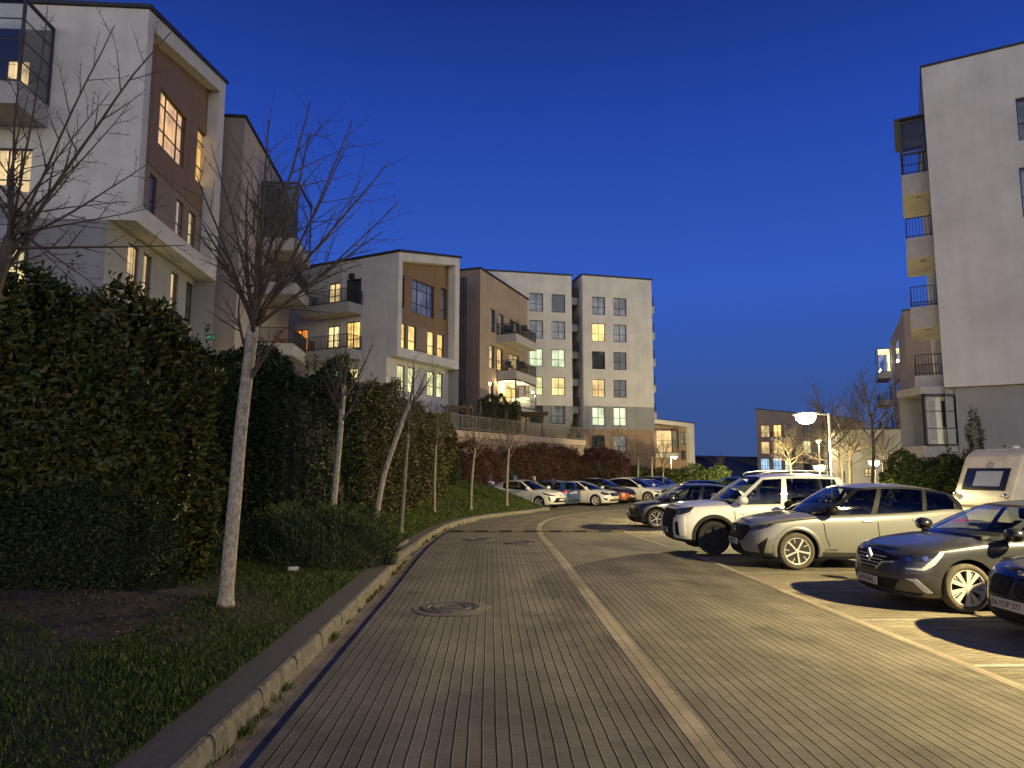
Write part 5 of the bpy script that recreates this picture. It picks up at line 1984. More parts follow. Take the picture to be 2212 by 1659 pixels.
def pergola(label, u0, u1, v, Y, depth, zfloor, tiled=True):
    a, b = P(u0, v, Y), P(u1, v, Y)
    t = thing('pergola', label, 'pergola', (a.x, Y, zfloor), 0, 'pergolas')
    z = a.z - zfloor
    W = b.x - a.x
    for k, (x, y) in enumerate(((.15, 0), (W - .15, 0), (.15, depth), (W - .15, depth))):
        m = MB()
        m.box((x - .06, y - .06, 0), (x + .06, y + .06, z - .16))
        if y == 0:
            s_ = 1 if x < W / 2 else -1
            m.tube([(x, y, z - .7), (x + s_ * .5, y, z - .18)], .035, 6)
        m.build('post', M['beam'], t)
    for y0, y1 in ((-.2, -.06), (depth - .06, depth + .08)):
        m = MB()
        m.box((-.1, y0, z - .155), (W + .1, y1, z))
        m.build('beam', M['beam'], t)
    m = MB()
    if tiled:
        k = 0
        x = -.3
        while x < W + .3:
            m.tube([(x, -.5, z + .05), (x, depth + .3, z + .32)], .075, 8)
            x += .17
        m.box((-.35, -.45, z + .003), (W + .35, depth + .2, z + .03))
    else:
        x = -.2
        while x < W + .3:
            m.box((x, -.5, z + .003), (x + .08, depth + .4, z + .12))
            x += .4
    m.build('roof', M['tile' if tiled else 'beam'], t)
    return t


pergola('tiled timber pergola on the terrace corner below the lit sunroom', 1133, 1176, 893, 59.5, 2.5, 4.3)
pergola('slatted pergola on the terrace under the white block with four lit tall windows', 958, 1015, 878, 49, 2.6, 4.4, False)
pergola('lower slatted pergola half hidden behind the red hedge', 1063, 1140, 970, 53.5, 2.0, .3, False)
lit = thing('lit_doorway', 'orange lit curtained glass door at the right end of the red hedge', 'doorway', (P(1350, 1030, 63).x, 63, -.28))
a, b = P(1344, 1006, 63), P(1361, 1040, 63)
m = MB()
m.box((a.x, 63, -.28), (b.x, 63.05, a.z))
m.build('curtain', M['c_orange'], lit, world=True)
m = MB()
for (x0, x1) in ((a.x - .07, a.x + .01), (b.x - .01, b.x + .07), ((a.x + b.x) / 2 - .03, (a.x + b.x) / 2 + .03)):
    m.box((x0, 62.93, -.28), (x1, 62.995, a.z + .06))
m.build('frame', M['frame'], lit, world=True)
# low stone wall by the first charger
sw_ = thing('stone_wall', 'short low stone block wall at the end of the grass, left of the first charger', 'wall', (-1.9, 41.2, .3))
a, b = P(1040, 1078, 41.2), P(1072, 1078, 41.2)
m = MB()
zt = P(1050, 1060, 41.2).z
m.obox((a.x - 1.0, 41.2), (1, 0), 0, b.x - a.x + 1.0, -.4, zt, -.4, 0)
for f in range(len(m.f)):
    m.uv[f] = [((m.v[i].z), m.v[i].x + m.v[i].y) for i in m.f[f]]
m.build('stone_face', M['stone'], sw_, world=True)

# ------------------------------------------------------------------ chargers
M['charger'] = plain('charger_casing', (0.30, 0.34, 0.42), .4)
M['charger_top'] = plain('charger_white', (0.62, 0.63, 0.62), .45)
M['signblue'] = plain('charger_sign_blue', (0.10, 0.17, 0.36), .5)
M['signwhite'] = plain('charger_sign_white', (0.75, 0.72, 0.62), .5)
M['black'] = plain('black_plastic', (0.012, 0.012, 0.013), .5, spec=.12)
M['rubber'] = plain('tyre_rubber', (0.022, 0.021, 0.020), .85, var=.3, scale=20, bump=.2)
M['led'] = emit_mat('green_status_light', (0.05, 1.0, 0.35), 6.0)
EVG = 'charging posts in front of the red hedge'
row_d = Vector((1.2, 2.5, 0)).normalized()
HX, HY = .81, -.59                                     # the far row of cars points this way
for k, (pp_, v, col) in enumerate(((33.3, 1030, 'signblue'), (35.9, 1031, 'signblue'), (37.9, 1032, 'signwhite'), (40.2, 1034, 'signblue'), (42.6, 1040, None), (44.6, 1041, None), (46.8, 1042, None), (49.2, 1043, None))):
    cx_, Y = HX * -25.9 + .59 * pp_, .59 * 25.9 + .81 * pp_
    q = Vector((cx_, Y, P(1106, v, Y).z + .28))
    t = thing('charging_post', ('grey charging post with blue sign standing clear left of the white crossover', 'charging post with blue sign above the roof of the white crossover', 'charging post with a white sign, between the white crossover and blue hatchback', 'charging post with blue sign above the blue hatchback', 'charging post with a green light over the white hatchback',
                                'charging post with a green light over the dark brown car', 'charging post behind the bonnet of the dark brown car', 'charging post above the roof of the white fastback')[k], 'charger', (q.x, Y, -.28), R(-30), EVG)
    h = q.z
    m = MB()
    m.box((-.11, -.09, 0), (.11, .09, h * .80))
    m.build('post', M['charger'], t, bevel=.012)
    m = MB()
    m.box((-.13, -.11, h * .80 + .002), (.13, .10, h * .80 + .10))
    m.build('cap', M['charger_top'], t, bevel=.02)
    m = MB()
    m.lathe([(.0001, -.08), (.11, -.08), (.14, -.05), (.14, .05), (.11, .08), (.0001, .08)], 'y', 16, (.26, -.05, h * .70))
    for v_ in m.v:
        v_.z = h * .70 + (v_.z - h * .70) * 1.7
    m.build('socket_box', M['charger_top'], t, smooth=True)
    m = MB()
    m.tube([(.26, -.12, h * .6), (.30, -.18, .5), (.2, -.16, .28), (.1, -.14, .5), (.08, -.10, h * .55)], .018, 6)
    m.build('cable', M['black'], t, smooth=True)
    if col:
        m = MB()
        m.box((-.13, -.02, h * .88), (.13, .02, h * 1.06))
        sg = m.build('sign', M[col], t, bevel=.008)
        m = MB()
        m.box((-.05, -.026, h * .93), (.05, -.021, h * .945))
        m.tube([(-.05, -.024, h * .97), (.0, -.024, h * 1.0), (.05, -.024, h * .97)], .010, 4)
        m.build('plug_symbol', M['charger_top' if col == 'signblue' else 'signblue'], sg)
    else:
        m = MB()
        m.lathe([(.0001, -.112), (.035, -.112), (.035, -.1)], 'y', 10, (.17, -.02, h * .80 + .05))
        m.build('status_light', M['led'], t)

# ------------------------------------------------------------------ small things on the road and lawn
M['iron'] = plain('cast_iron', (0.12, 0.105, 0.088), .6, var=.35, scale=25, bump=.6, bscale=60)
M['cement'] = plain('manhole_surround', (0.19, 0.16, 0.125), .9, var=.3, scale=10, bump=.6, bscale=50)
for k, (u, v, rr) in enumerate(((975, 1315, .40), (1036, 1165, .40), (1125, 1173, .42))):
    q = G(u, v)
    q = G(u, v, gz(q.y))
    q = G(u, v, gz(q.y))
    t = thing('manhole_cover', ('large round manhole cover set in the paving nearest the camera', 'left one of the two distant manhole covers before the speed bump', 'right one of the two distant manhole covers before the speed bump')[k], 'manhole cover', (q.x, q.y, gz(q.y)), .3 * k, 'manhole covers')
    m = MB()
    seg = 40
    ro = rr + .13
    pr = random.Random(k)
    outer = [ro * (1 + .06 * math.sin(5 * a_ / seg * 6.283 + k) + .03 * pr.uniform(-1, 1)) for a_ in range(seg)]
    oi = [m.pt((outer[a_] * math.cos(a_ / seg * 6.283), outer[a_] * math.sin(a_ / seg * 6.283), .006)) for a_ in range(seg)]
    ii = [m.pt((rr * math.cos(a_ / seg * 6.283), rr * math.sin(a_ / seg * 6.283), .014)) for a_ in range(seg)]
    for a_ in range(seg):
        m.face((oi[a_], oi[(a_ + 1) % seg], ii[(a_ + 1) % seg], ii[a_]))
    m.build('surround', M['cement'], t)
    m = MB()
    m.lathe([(rr - .002, .004), (rr - .002, .030), (rr - .035, .030), (rr - .04, .016)], 'z', 40)
    m.build('rim', M['iron'], t)
    m = MB()
    m.lathe([(rr - .045, .008), (rr - .05, .024), (rr * .78, .024), (rr * .77, .017), (rr * .66, .017), (rr * .65, .026), (rr * .5, .026), (rr * .49, .017), (.0001, .017)], 'z', 40)
    for a_ in range(24):
        an = a_ / 24 * 6.283
        c_, s_ = math.cos(an), math.sin(an)
        for r_ in (.58, .86):
            p = Vector((c_ * rr * r_, s_ * rr * r_, .024))
            m.box((p.x - .014, p.y - .014, .017), (p.x + .014, p.y + .014, .031))
    m.box((-rr * .3, -.02, .0165), (rr * .3, .02, .032))
    m.build('lid', M['iron'], t)
t = thing('speed_bump', 'low rubber speed bump with black and yellow blocks across both lanes', 'speed bump', (0.7, 25.0, gz(25)))
M['yellow'] = plain('worn_yellow_rubber', (0.17, 0.125, 0.05), .8, var=.5, scale=8)
x0, x1, nb = -2.12, 3.85, 14
for k in range(nb):
    a, b = x0 + (x1 - x0) * k / nb, x0 + (x1 - x0) * (k + 1) / nb - .008
    m = MB()
    prof = [(-.17, 0.0), (-.14, .022), (-.05, .05), (.05, .05), (.14, .022), (.17, 0)]
    A_ = [m.pt((a - .7, y, z + .003)) for y, z in prof]
    B_ = [m.pt((b - .7, y, z + .003)) for y, z in prof]
    for j in range(5):
        m.face((A_[j], B_[j], B_[j + 1], A_[j + 1]))
    m.face(A_)
    m.face(B_[::-1])
    m.build('block', M['yellow' if k % 2 else 'rubber'], t)
# concrete coping logs at the kerb by the juniper
for k, (ua, va, ub, vb, r_) in enumerate(((852, 1208, 902, 1176, .10), (846, 1190, 880, 1168, .05))):
    a, b = G(ua, va, .24), G(ub, vb, .24)
    m = MB()
    n_ = 12 if k == 0 else 3
    pr = random.Random(k)
    for j in range(n_):
        p, q = a.lerp(b, j / n_), a.lerp(b, (j + .96) / n_)
        rr = r_ * pr.uniform(.93, 1.05)
        m.tube([p, p.lerp(q, .15), p.lerp(q, .85), q], [rr * .85, rr, rr, rr * .85], 10)
    o = m.build('edging_stone', M['kerb'], None, smooth=True)
    tag(o, ('ribbed pale concrete edging roll lying on the verge beside the juniper shrub', 'thin flat edging stone lying behind the ribbed edging roll')[k], 'edging stone')
q = on_lawn(632, 1235)
fl_ = thing('garden_spotlight', 'small dark box spotlight on a concrete pad in the lawn', 'spotlight', q, .5)
m = MB(); m.box((-.22, -.16, -.05), (.22, .16, .012)); m.build('pad', M['cement'], fl_)
m = MB(); m.box((-.09, -.06, .013), (.09, .06, .085)); m.build('housing', M['pole'], fl_, bevel=.012)
q = on_lawn(431, 1092)
ps = MB(); ps.tube([(q.x, q.y, q.z - .1), (q.x + .02, q.y, q.z + .62)], .025, 8)
ps.lathe([(.0001, .62), (.04, .62), (.045, .7), (.0001, .74)], 'z', 10, (q.x + .02, q.y, q.z))
tag(ps.build('garden_stake', M['charger_top'], None), 'thin pale stake standing at the right end of the laurel hedge', 'stake')
# pebbles at the hedge foot
g = np.random.default_rng(4)
m = MB()
for k in range(150):
    f = g.random()
    u, v = 838 + 130 * f + g.normal(0, 6), 1098 - 46 * f + g.normal(0, 3)
    q = on_lawn(u, v)
    r_ = .03 + .05 * g.random()
    m.lathe([(.0001, r_ * .7), (r_ * .7, r_ * .5), (r_, 0.0), (r_ * .6, -r_ * .4)], 'z', 6, (q.x, q.y, q.z))
tag(m.build('pebbles', M['coping'], None, smooth=True), 'pale pebbles scattered along the foot of the olive hedge', 'pebbles', kind='stuff')
M['dead'] = plain('dead_leaf', (0.24, 0.15, 0.06), .8)
for k, (u, v) in enumerate(((108, 1402), (246, 1375), (295, 1420), (332, 1378), (360, 1300))):
    q = on_lawn(u, v)
    m = MB()
    a = k * 1.3
    L_ = .085
    for s_ in (-1, 1):
        m.poly([(0, 0, .008), (L_ * .35, s_ * .018, .02), (L_ * .75, s_ * .014, .024), (L_, 0, .012)])
    m.M = None
    o = m.build('fallen_leaf', M['dead'], None)
    o.location = (q.x, q.y, q.z + .03)
    o.rotation_euler = (0, .15, a)
    tag(o, ('curled dead leaf lying farthest left in the lawn', 'pale curled dead leaf in the middle of the lawn, above two others', 'dead leaf lowest on the lawn, nearest the camera', 'small dead leaf right of the curled ones, towards the tree trunk', 'dead leaf farthest up the lawn near the bare soil')[k], 'leaf', 'fallen leaves')
gs = thing('green_sign', 'small green lit sign glowing through the top of the laurel hedge gap', 'sign', P(453, 727, 26))
a = P(441, 722, 26); b = P(466, 735, 26)
m = MB(); m.box((a.x, 25.97, b.z), (b.x, 26.03, a.z)); m.build('housing', M['frame'], gs, world=True)
m = MB()
for k in range(5):
    w = (b.x - a.x) / 5
    m.box((a.x + w * k + .03, 25.955, b.z + .03), (a.x + w * (k + 1) - .03, 25.966, a.z - .05))
m.build('lit_panel', emit_mat('green_lit_panel', (0.08, 0.8, 0.35), .35), gs, world=True)
# lamps and furniture inside the glazed sunroom of the tan block
q = P(1082, 828, 63.5)
bu = MB(); bu.lathe([(.0001, -.16), (.12, -.1), (.16, 0), (.12, .1), (.0001, .16)], 'z', 12, (q.x, q.y, q.z))
wl = thing('wall_light', 'bright globe light by the left corner of the glazed sunroom', 'light', q)
bu.build('globe', M['lamp'], wl, world=True, smooth=True)
for (u, v, Y, pw) in ((1095, 838, 64.8, 260), (1128, 842, 67, 260)):
    ld = bpy.data.lights.new('sunroom_light', 'POINT'); ld.energy = pw; ld.color = (1, .8, .42); ld.shadow_soft_size = .15
    lo = bpy.data.objects.new('sunroom_light', ld); COL.objects.link(lo); lo.location = P(u, v, Y)
sf_ = thing('sofa', 'pale sofa inside the glazed sunroom', 'sofa', P(1130, 878, 67.5))
p = P(1125, 880, 67.0)
m = MB(); m.box((p.x - .9, p.y, p.z + .1), (p.x + .9, p.y + .8, p.z + .5)); m.build('seat', M['charger_top'], sf_, world=True, bevel=.06)
m = MB(); m.box((p.x - .9, p.y + .65, p.z + .45), (p.x + .9, p.y + .85, p.z + 1.0)); m.build('backrest', M['charger_top'], sf_, world=True, bevel=.06)
# balcony furniture (dark silhouettes)
for (u, v, Y, lb) in ((1098, 723, 64, 'dark rattan armchair on the upper balcony of the tan block, left one'), (1135, 722, 68, 'dark rattan armchair on the upper balcony of the tan block, right one'), (1100, 801, 64, 'dark garden chair on the lower balcony of the tan block, left one'), (1130, 801, 67, 'dark garden chair on the lower balcony of the tan block, right one')):
    p = P(u, v, Y)
    t = thing('balcony_chair', lb, 'chair', p, R(20), 'balcony chairs')
    m = MB(); m.box((-.3, -.3, .32), (.3, .3, .45)); m.build('seat', M['frame'], t, bevel=.03)
    m = MB(); m.box((-.3, .24, .45), (.3, .34, .95)); m.build('backrest', M['frame'], t, bevel=.03)
    for (x, y) in ((-.26, -.26), (.26, -.26), (-.26, .28), (.26, .28)):
        m = MB(); m.box((x - .025, y - .025, 0), (x + .025, y + .025, .32)); m.build('leg', M['frame'], t)

# ------------------------------------------------------------------ vehicles
def paint(name, col, metal=0.0, rough=.32, dirt=.12):
    m, n, out = new_mat(name)
    b = N(n, 'ShaderNodeBsdfPrincipled')
    n.links.new(b.outputs[0], out.inputs['Surface'])
    b.inputs['Metallic'].default_value = metal
    b.inputs['Coat Weight'].default_value = .7
    b.inputs['Coat Roughness'].default_value = .06
    t = N(n, 'ShaderNodeTexCoord')
    x = N(n, 'ShaderNodeTexNoise')
    x.inputs['Scale'].default_value = 2.2
    x.inputs['Detail'].default_value = 7
    n.links.new(t.outputs['Object'], x.inputs['Vector'])
    # road dust low on the body
    s_ = N(n, 'ShaderNodeSeparateXYZ')
    n.links.new(t.outputs['Object'], s_.inputs[0])
    r_ = N(n, 'ShaderNodeMapRange')
    r_.inputs['From Min'].default_value, r_.inputs['From Max'].default_value = .75, .2
    r_.inputs['To Min'].default_value, r_.inputs['To Max'].default_value = .03, .75
    n.links.new(s_.outputs['Z'], r_.inputs['Value'])
    mu = N(n, 'ShaderNodeMath', operation='MULTIPLY')
    n.links.new(r_.outputs[0], mu.inputs[0])
    n.links.new(x.outputs['Fac'], mu.inputs[1])
    mx = N(n, 'ShaderNodeMixRGB')
    mx.inputs[1].default_value = (*col, 1)
    mx.inputs[2].default_value = (.16, .13, .09, 1)
    n.links.new(mu.outputs[0], mx.inputs[0])
    n.links.new(mx.outputs[0], b.inputs['Base Color'])
    rr = N(n, 'ShaderNodeMath', operation='MULTIPLY_ADD')
    n.links.new(mu.outputs[0], rr.inputs[0])
    rr.inputs[1].default_value, rr.inputs[2].default_value = .5, rough
    n.links.new(rr.outputs[0], b.inputs['Roughness'])
    return m


M['p_grey'] = paint('car_paint_stone_grey', (.185, .184, .170), .15)
M['p_white'] = paint('car_paint_white', (.74, .72, .66))
M['p_dark'] = paint('car_paint_dark_grey', (.050, .052, .058), .5, .3)
M['p_black'] = paint('car_paint_black', (.010, .010, .012), .0, .3)
M['p_blue'] = paint('car_paint_blue', (.02, .065, .20), .3)
M['p_brown'] = paint('car_paint_dark_brown', (.030, .014, .012), .3)
M['p_orange'] = paint('car_paint_orange', (.42, .09, .025), .2)
M['p_silver'] = paint('car_paint_silver', (.40, .40, .39), .5)
M['cglass'] = glass_mat('car_window_glass', (.60, .64, .62), 1.0, .05)
M['cglass_dark'] = glass_mat('privacy_glass', (.26, .27, .27), 1.0, .05)
M['lens'] = plain('headlight_lens', (.025, .027, .03), .08, coat=1.0)
M['chrome'] = plain('chrome_trim', (.62, .60, .56), .18, metal=1.0)
M['alloy'] = plain('alloy_rim', (.62, .60, .55), .35, metal=.25, var=.1)
M['alloy_dark'] = plain('dark_alloy_insert', (.035, .034, .033), .6, spec=.12)
M['seat'] = plain('car_seat_fabric', (.030, .030, .032), .9)
M['dash'] = plain('dark_dashboard', (.012, .012, .013), .7)
M['plate'] = plain('number_plate', (.42, .40, .36), .5)  # white plate dulled: shade on the car fronts is in its colour
M['ink'] = plain('black_lettering', (.01, .01, .01), .6)
M['redlens'] = plain('tail_light_lens', (.45, .03, .02), .2, coat=1)
M['clad'] = plain('rough_black_cladding', (.035, .034, .032), .75, var=.3, scale=12, spec=.2)
M['tyre_dust'] = plain('dusty_tyre', (.085, .072, .052), .9, var=.35, scale=14, bump=.2)


def interp(tab, x):
    tab = sorted(tab)
    if x <= tab[0][0]:
        return tab[0][1]
    for (a, fa), (b, fb) in zip(tab, tab[1:]):
        if x <= b:
            t = (x - a) / (b - a)
            return fa + (fb - fa) * t
    return tab[-1][1]


def smooth_interp(tab, x):
    tab = sorted(tab)
    xs = [t[0] for t in tab]
    ys = [t[1] for t in tab]
    if x <= xs[0]:
        return ys[0]
    if x >= xs[-1]:
        return ys[-1]
    i = max(k for k in range(len(xs)) if xs[k] <= x)
    i = min(i, len(xs) - 2)
    sl = lambda k: 0 if k in (0,) and False else ((ys[min(k + 1, len(xs) - 1)] - ys[max(k - 1, 0)]) / (xs[min(k + 1, len(xs) - 1)] - xs[max(k - 1, 0)]))
    h = xs[i + 1] - xs[i]
    t = (x - xs[i]) / h
    m0, m1 = sl(i) * h, sl(i + 1) * h
    return (2 * t ** 3 - 3 * t ** 2 + 1) * ys[i] + (t ** 3 - 2 * t ** 2 + t) * m0 + (-2 * t ** 3 + 3 * t ** 2) * ys[i + 1] + (t ** 3 - t ** 2) * m1


class Car:
    """body skin as a grid: i runs round from nose to tail, k from sill to belt; the same skin places lamps, grilles and seams"""

    def __init__(s, q):
        s.q = q
        wb, fo, ro, W = q['wb'], q['fo'], q['ro'], q['W']
        s.xF, s.xR = wb / 2 + fo, -(wb / 2 + ro)
        cf, cr = q.get('cf', .62), q.get('cr', .42)
        s.nf, s.ns, s.nr = 16, 74, 12
        pf, pr_ = q.get('pf', 2.5), q.get('pr', 2.8)
        belt = lambda x: smooth_interp(q['belt'], x)
        s.belt = belt
        rows = q.get('rows') or [  # (fraction of height from sill to belt, half width factor, nose set back, tail set back)
            (-.10, .90, .12, .12), (0, .965, .04, .05), (.22, .995, .0, .0), (.50, 1.0, .0, .0), (.78, .985, .04, .02), (.93, .965, .10, .05), (1.0, .93, .17, .09)]
        sill = q['sill']
        K = []
        for (fr, wf, df, dr) in rows:
            xf, xr = s.xF - df, s.xR + dr
            xcf, xcr = s.xF - cf, s.xR + cr
            pts = []
            hw = W / 2 * wf
            for j in range(s.nf):
                th = math.pi / 2 * (1 - j / s.nf)
                pts.append((xcf + (xf - xcf) * math.sin(th) ** (2 / pf), hw * max(math.cos(th), 0) ** (2 / pf) if j else 0.0))
            for j in range(s.ns):
                pts.append((xcf + (xcr - xcf) * j / (s.ns - 1), hw))
            for j in range(1, s.nr + 1):
                th = math.pi / 2 * j / s.nr
                pts.append((xcr + (xr - xcr) * math.sin(th) ** (2 / pr_), hw * max(math.cos(th), 0) ** (2 / pr_) if j < s.nr else 0.0))
            row = []
            for (x, y) in pts:
                tp = 1 - q.get('taper_f', .05) * max(0, (x - wb * .1) / (s.xF)) ** 2 - q.get('taper_r', .05) * max(0, (-x - wb * .1) / (-s.xR)) ** 2
                z = sill + (belt(x) - sill) * fr
                row.append((x, y * tp, z))
            K.append(row)
        K = np.array(K)
        # round the section between the rows
        sub = 3
        out = []
        for k in range(len(K) - 1):
            p0, p1, p2, p3 = K[max(k - 1, 0)], K[k], K[k + 1], K[min(k + 2, len(K) - 1)]
            for j in range(sub):
                t = j / sub
                out.append(.5 * (2 * p1 + (p2 - p0) * t + (2 * p0 - 5 * p1 + 4 * p2 - p3) * t * t + (3 * p1 - p0 - 3 * p2 + p3) * t ** 3))
        out.append(K[-1])
        s.g = np.array(out)                              # [row][i][xyz]
        mid = s.g[int(len(out) * .5)]
        d = np.linalg.norm(np.diff(mid[:, :2], axis=0), axis=1)
        s.arc = np.concatenate([[0], np.cumsum(d)])
        s.midx = mid[:, 0]

    def a_of_x(s, x):
        i = int(np.argmin(np.abs(s.midx - x)))
        i = min(max(i, 1), len(s.midx) - 2)
        t = (s.midx[i] - x) / max(s.midx[i] - s.midx[i + 1], 1e-6)
        return s.arc[i] + t * (s.arc[i + 1] - s.arc[i])

    def at(s, a, z, side):
        if a < 0:
            a, side = -a, -side
        a = min(a, s.arc[-1] - 1e-4)
        i = min(int(np.searchsorted(s.arc, a) - 1), len(s.arc) - 2)
        i = max(i, 0)
        t = (a - s.arc[i]) / (s.arc[i + 1] - s.arc[i])
        col = s.g[:, i] * (1 - t) + s.g[:, i + 1] * t
        zs = col[:, 2]
        z = min(max(z, zs[0] + 1e-4), zs[-1] - 1e-4)
        k = min(max(int(np.searchsorted(zs, z) - 1), 0), len(zs) - 2)
        u = (z - zs[k]) / max(zs[k + 1] - zs[k], 1e-6)
        p = col[k] * (1 - u) + col[k + 1] * u
        return Vector((p[0], p[1] * side, p[2]))

    def frame(s, a, z, side):
        p = s.at(a, z, side)
        e = .02
        ta = s.at(a + e, z, side) - s.at(a - e, z, side)
        tz = s.at(a, z + e, side) - s.at(a, z - e, side)
        n = ta.cross(tz)
        if n.length < 1e-9:
            n = Vector((1, 0, 0))
        n.normalize()
        c = Vector((p.x * .3, 0, .5))
        if n.dot(p - c) < 0:
            n = -n
        return p, n

    def patch(s, mb, poly, side=1, off=.006, skirt=.02, step=.06, mi=0):
        """a piece of trim that lies on the skin; poly in (metres round from the nose centre, height)"""
        b = []
        for (a0, z0), (a1, z1) in zip(poly, poly[1:] + poly[:1]):
            L = math.hypot(a1 - a0, z1 - z0)
            n = max(1, int(L / step))
            for k in range(n):
                t = k / n
                b.append(Vector((a0 + (a1 - a0) * t, z0 + (z1 - z0) * t)))
        nb = len(b)
        xs, ys = [v.x for v in b], [v.y for v in b]
        pts = list(b)
        x = min(xs) + step * .5
        while x < max(xs):
            y = min(ys) + step * .5
            while y < max(ys):
                # inside and clear of the rim
                c, j = False, nb - 1
                dmin = 9
                for i in range(nb):
                    if ((b[i].y > y) != (b[j].y > y)) and (x < (b[j].x - b[i].x) * (y - b[i].y) / (b[j].y - b[i].y) + b[i].x):
                        c = not c
                    dmin = min(dmin, math.hypot(b[i].x - x, b[i].y - y))
                    j = i
                if c and dmin > step * .45:
                    pts.append(Vector((x, y)))
                y += step
            x += step
        r_ = delaunay_2d_cdt(pts, [], [list(range(nb))], 1, 1e-5)
        vs, fs = r_[0], r_[2]
        idx = []
        for v in vs:
            p, n = s.frame(v.x, v.y, side)
            idx.append((mb.pt(p + n * off), p, n))
        cnt = {}
        for f in fs:
            mb.face([idx[i][0] for i in f], None, mi)
            for i, j in zip(f, list(f[1:]) + [f[0]]):
                e = (min(i, j), max(i, j))
                cnt[e] = cnt.get(e, 0) + 1
        low = {}
        for (i, j), c in cnt.items():
            if c == 1:
                for k in (i, j):
                    if k not in low:
                        low[k] = mb.pt(idx[k][1] - idx[k][2] * skirt)
                mb.face((idx[i][0], idx[j][0], low[j], low[i]), None, mi)

    def line(s, mb, pts, side=1, w=.012, off=.002):
        for (a0, z0), (a1, z1) in zip(pts, pts[1:]):
            L = math.hypot(a1 - a0, z1 - z0)
            nx, nz = -(z1 - z0) / L * w / 2, (a1 - a0) / L * w / 2
            s.patch(mb, [(a0 + nx, z0 + nz), (a1 + nx, z1 + nz), (a1 - nx, z1 - nz), (a0 - nx, z0 - nz)], side, off, .004, .12)


def text_part(name, txt, size, mat, parent, loc, rot, mb_extr=.002):
    cu = bpy.data.curves.new(name, 'FONT')
    cu.body = txt
    cu.size = size
    cu.align_x, cu.align_y = 'CENTER', 'CENTER'
    cu.extrude = mb_extr
    tmp = bpy.data.objects.new('tmp_text', cu)
    COL.objects.link(tmp)
    dg = bpy.context.evaluated_depsgraph_get()
    me = bpy.data.meshes.new_from_object(tmp.evaluated_get(dg))
    bpy.data.objects.remove(tmp)
    o = link_mesh(name, me, mat, parent)
    o.location, o.rotation_euler = loc, rot
    return o


def wheel(parent, x, y, r, wd, side, style, rim_r=.70, mats=('alloy', 'alloy_dark'), tyre='tyre_dust', spin=0.0):
    w = thing('wheel', '', '', (x, y, r))
    del w['label'], w['category']
    w.parent = parent
    h = wd / 2
    m = MB()
    ri = r * rim_r
    m.lathe([(ri, h * .82), (ri * 1.03, h * .97), (r * .88, h * 1.0), (r * .955, h * .90), (r * .99, h * .62), (r, h * .2), (r, -h * .2), (r * .99, -h * .62), (r * .955, -h * .9), (r * .88, -h), (ri, -h * .9), (ri, h * .82)], 'y', 40)
    m.build('tyre', M[tyre], w, smooth=True)
    sg = side
    f = lambda y_: y_ * sg
    m = MB()
    m.lathe([(ri * 1.005, f(h * .84)), (ri * 1.0, f(h * .93)), (ri * .945, f(h * .90)), (ri * .92, f(h * .55)), (ri * .92, f(-h * .6))], 'y', 40)
    m.lathe([(ri * .93, f(h * .18)), (.0001, f(h * .18))], 'y', 30, mi=1)
    m.lathe([(.0001, f(h * .93)), (ri * .13, f(h * .92)), (ri * .17, f(h * .80)), (ri * .17, f(h * .2))], 'y', 16)

    def spoke(an, w0, w1, tw, mi, y0=.86, y1=.90, r0=.14, r1=.95, dep=.25):
        c0, c1 = an, an + tw
        P0 = Vector((math.cos(c0), 0, math.sin(c0))) * ri * r0
        P1 = Vector((math.cos(c1), 0, math.sin(c1))) * ri * r1
        d = (P1 - P0).normalized()
        n = Vector((-d.z, 0, d.x))
        vs = []
        for p, ww, yy in ((P0, w0, y0), (P1, w1, y1)):
            for sx in (-1, 1):
                for yv in (yy * h, (yy - dep) * h):
                    q = p + n * sx * ww / 2 * r / .34
                    vs.append(m.pt((q.x, f(yv), q.z)))
        for k in ((0, 2, 6, 4), (1, 5, 7, 3), (0, 1, 3, 2), (4, 6, 7, 5), (0, 4, 5, 1), (2, 3, 7, 6)):
            m.face([vs[j] for j in k], None, mi)
    T = 6.2832
    if style == 'turbine':                              # dark broad blades with thin bright edges
        for k in range(5):
            a = spin + k * T / 5
            spoke(a + .30, .07, .135, .10, 1, .78, .84)
            spoke(a - .30, .07, .125, .10, 1, .76, .82)
            spoke(a, .028, .034, .12, 0, .90, .93, .12, .97)
            spoke(a + .62, .012, .014, .06, 0, .8, .86, .5, .95)
    elif style == 'five':
        for k in range(5):
            a = spin + k * T / 5
            spoke(a - .10, .035, .050, -.06, 0)
            spoke(a + .10, .035, .050, .06, 0)
    elif style == 'ten':
        for k in range(5):
            a = spin + k * T / 5
            spoke(a - .16, .034, .062, -.12, 0)
            spoke(a + .16, .034, .062, .12, 0)
            spoke(a, .012, .014, 0, 0, .70, .8, .5, .93)
    elif style == 'dark_five':
        for k in range(6):
            a = spin + k * T / 6
            spoke(a, .07, .10, .12, 1, .8, .86)
    m.build('rim', [M[mats[0]], M[mats[1]]], w)
    return w


def box_part(name, a, b, mat, parent, bev=.02, rot=None, loc=None):
    m = MB()
    m.box(a, b)
    o = m.build(name, mat, parent, bevel=bev)
    if loc:
        o.location = loc
    if rot:
        o.rotation_euler = rot
    return o


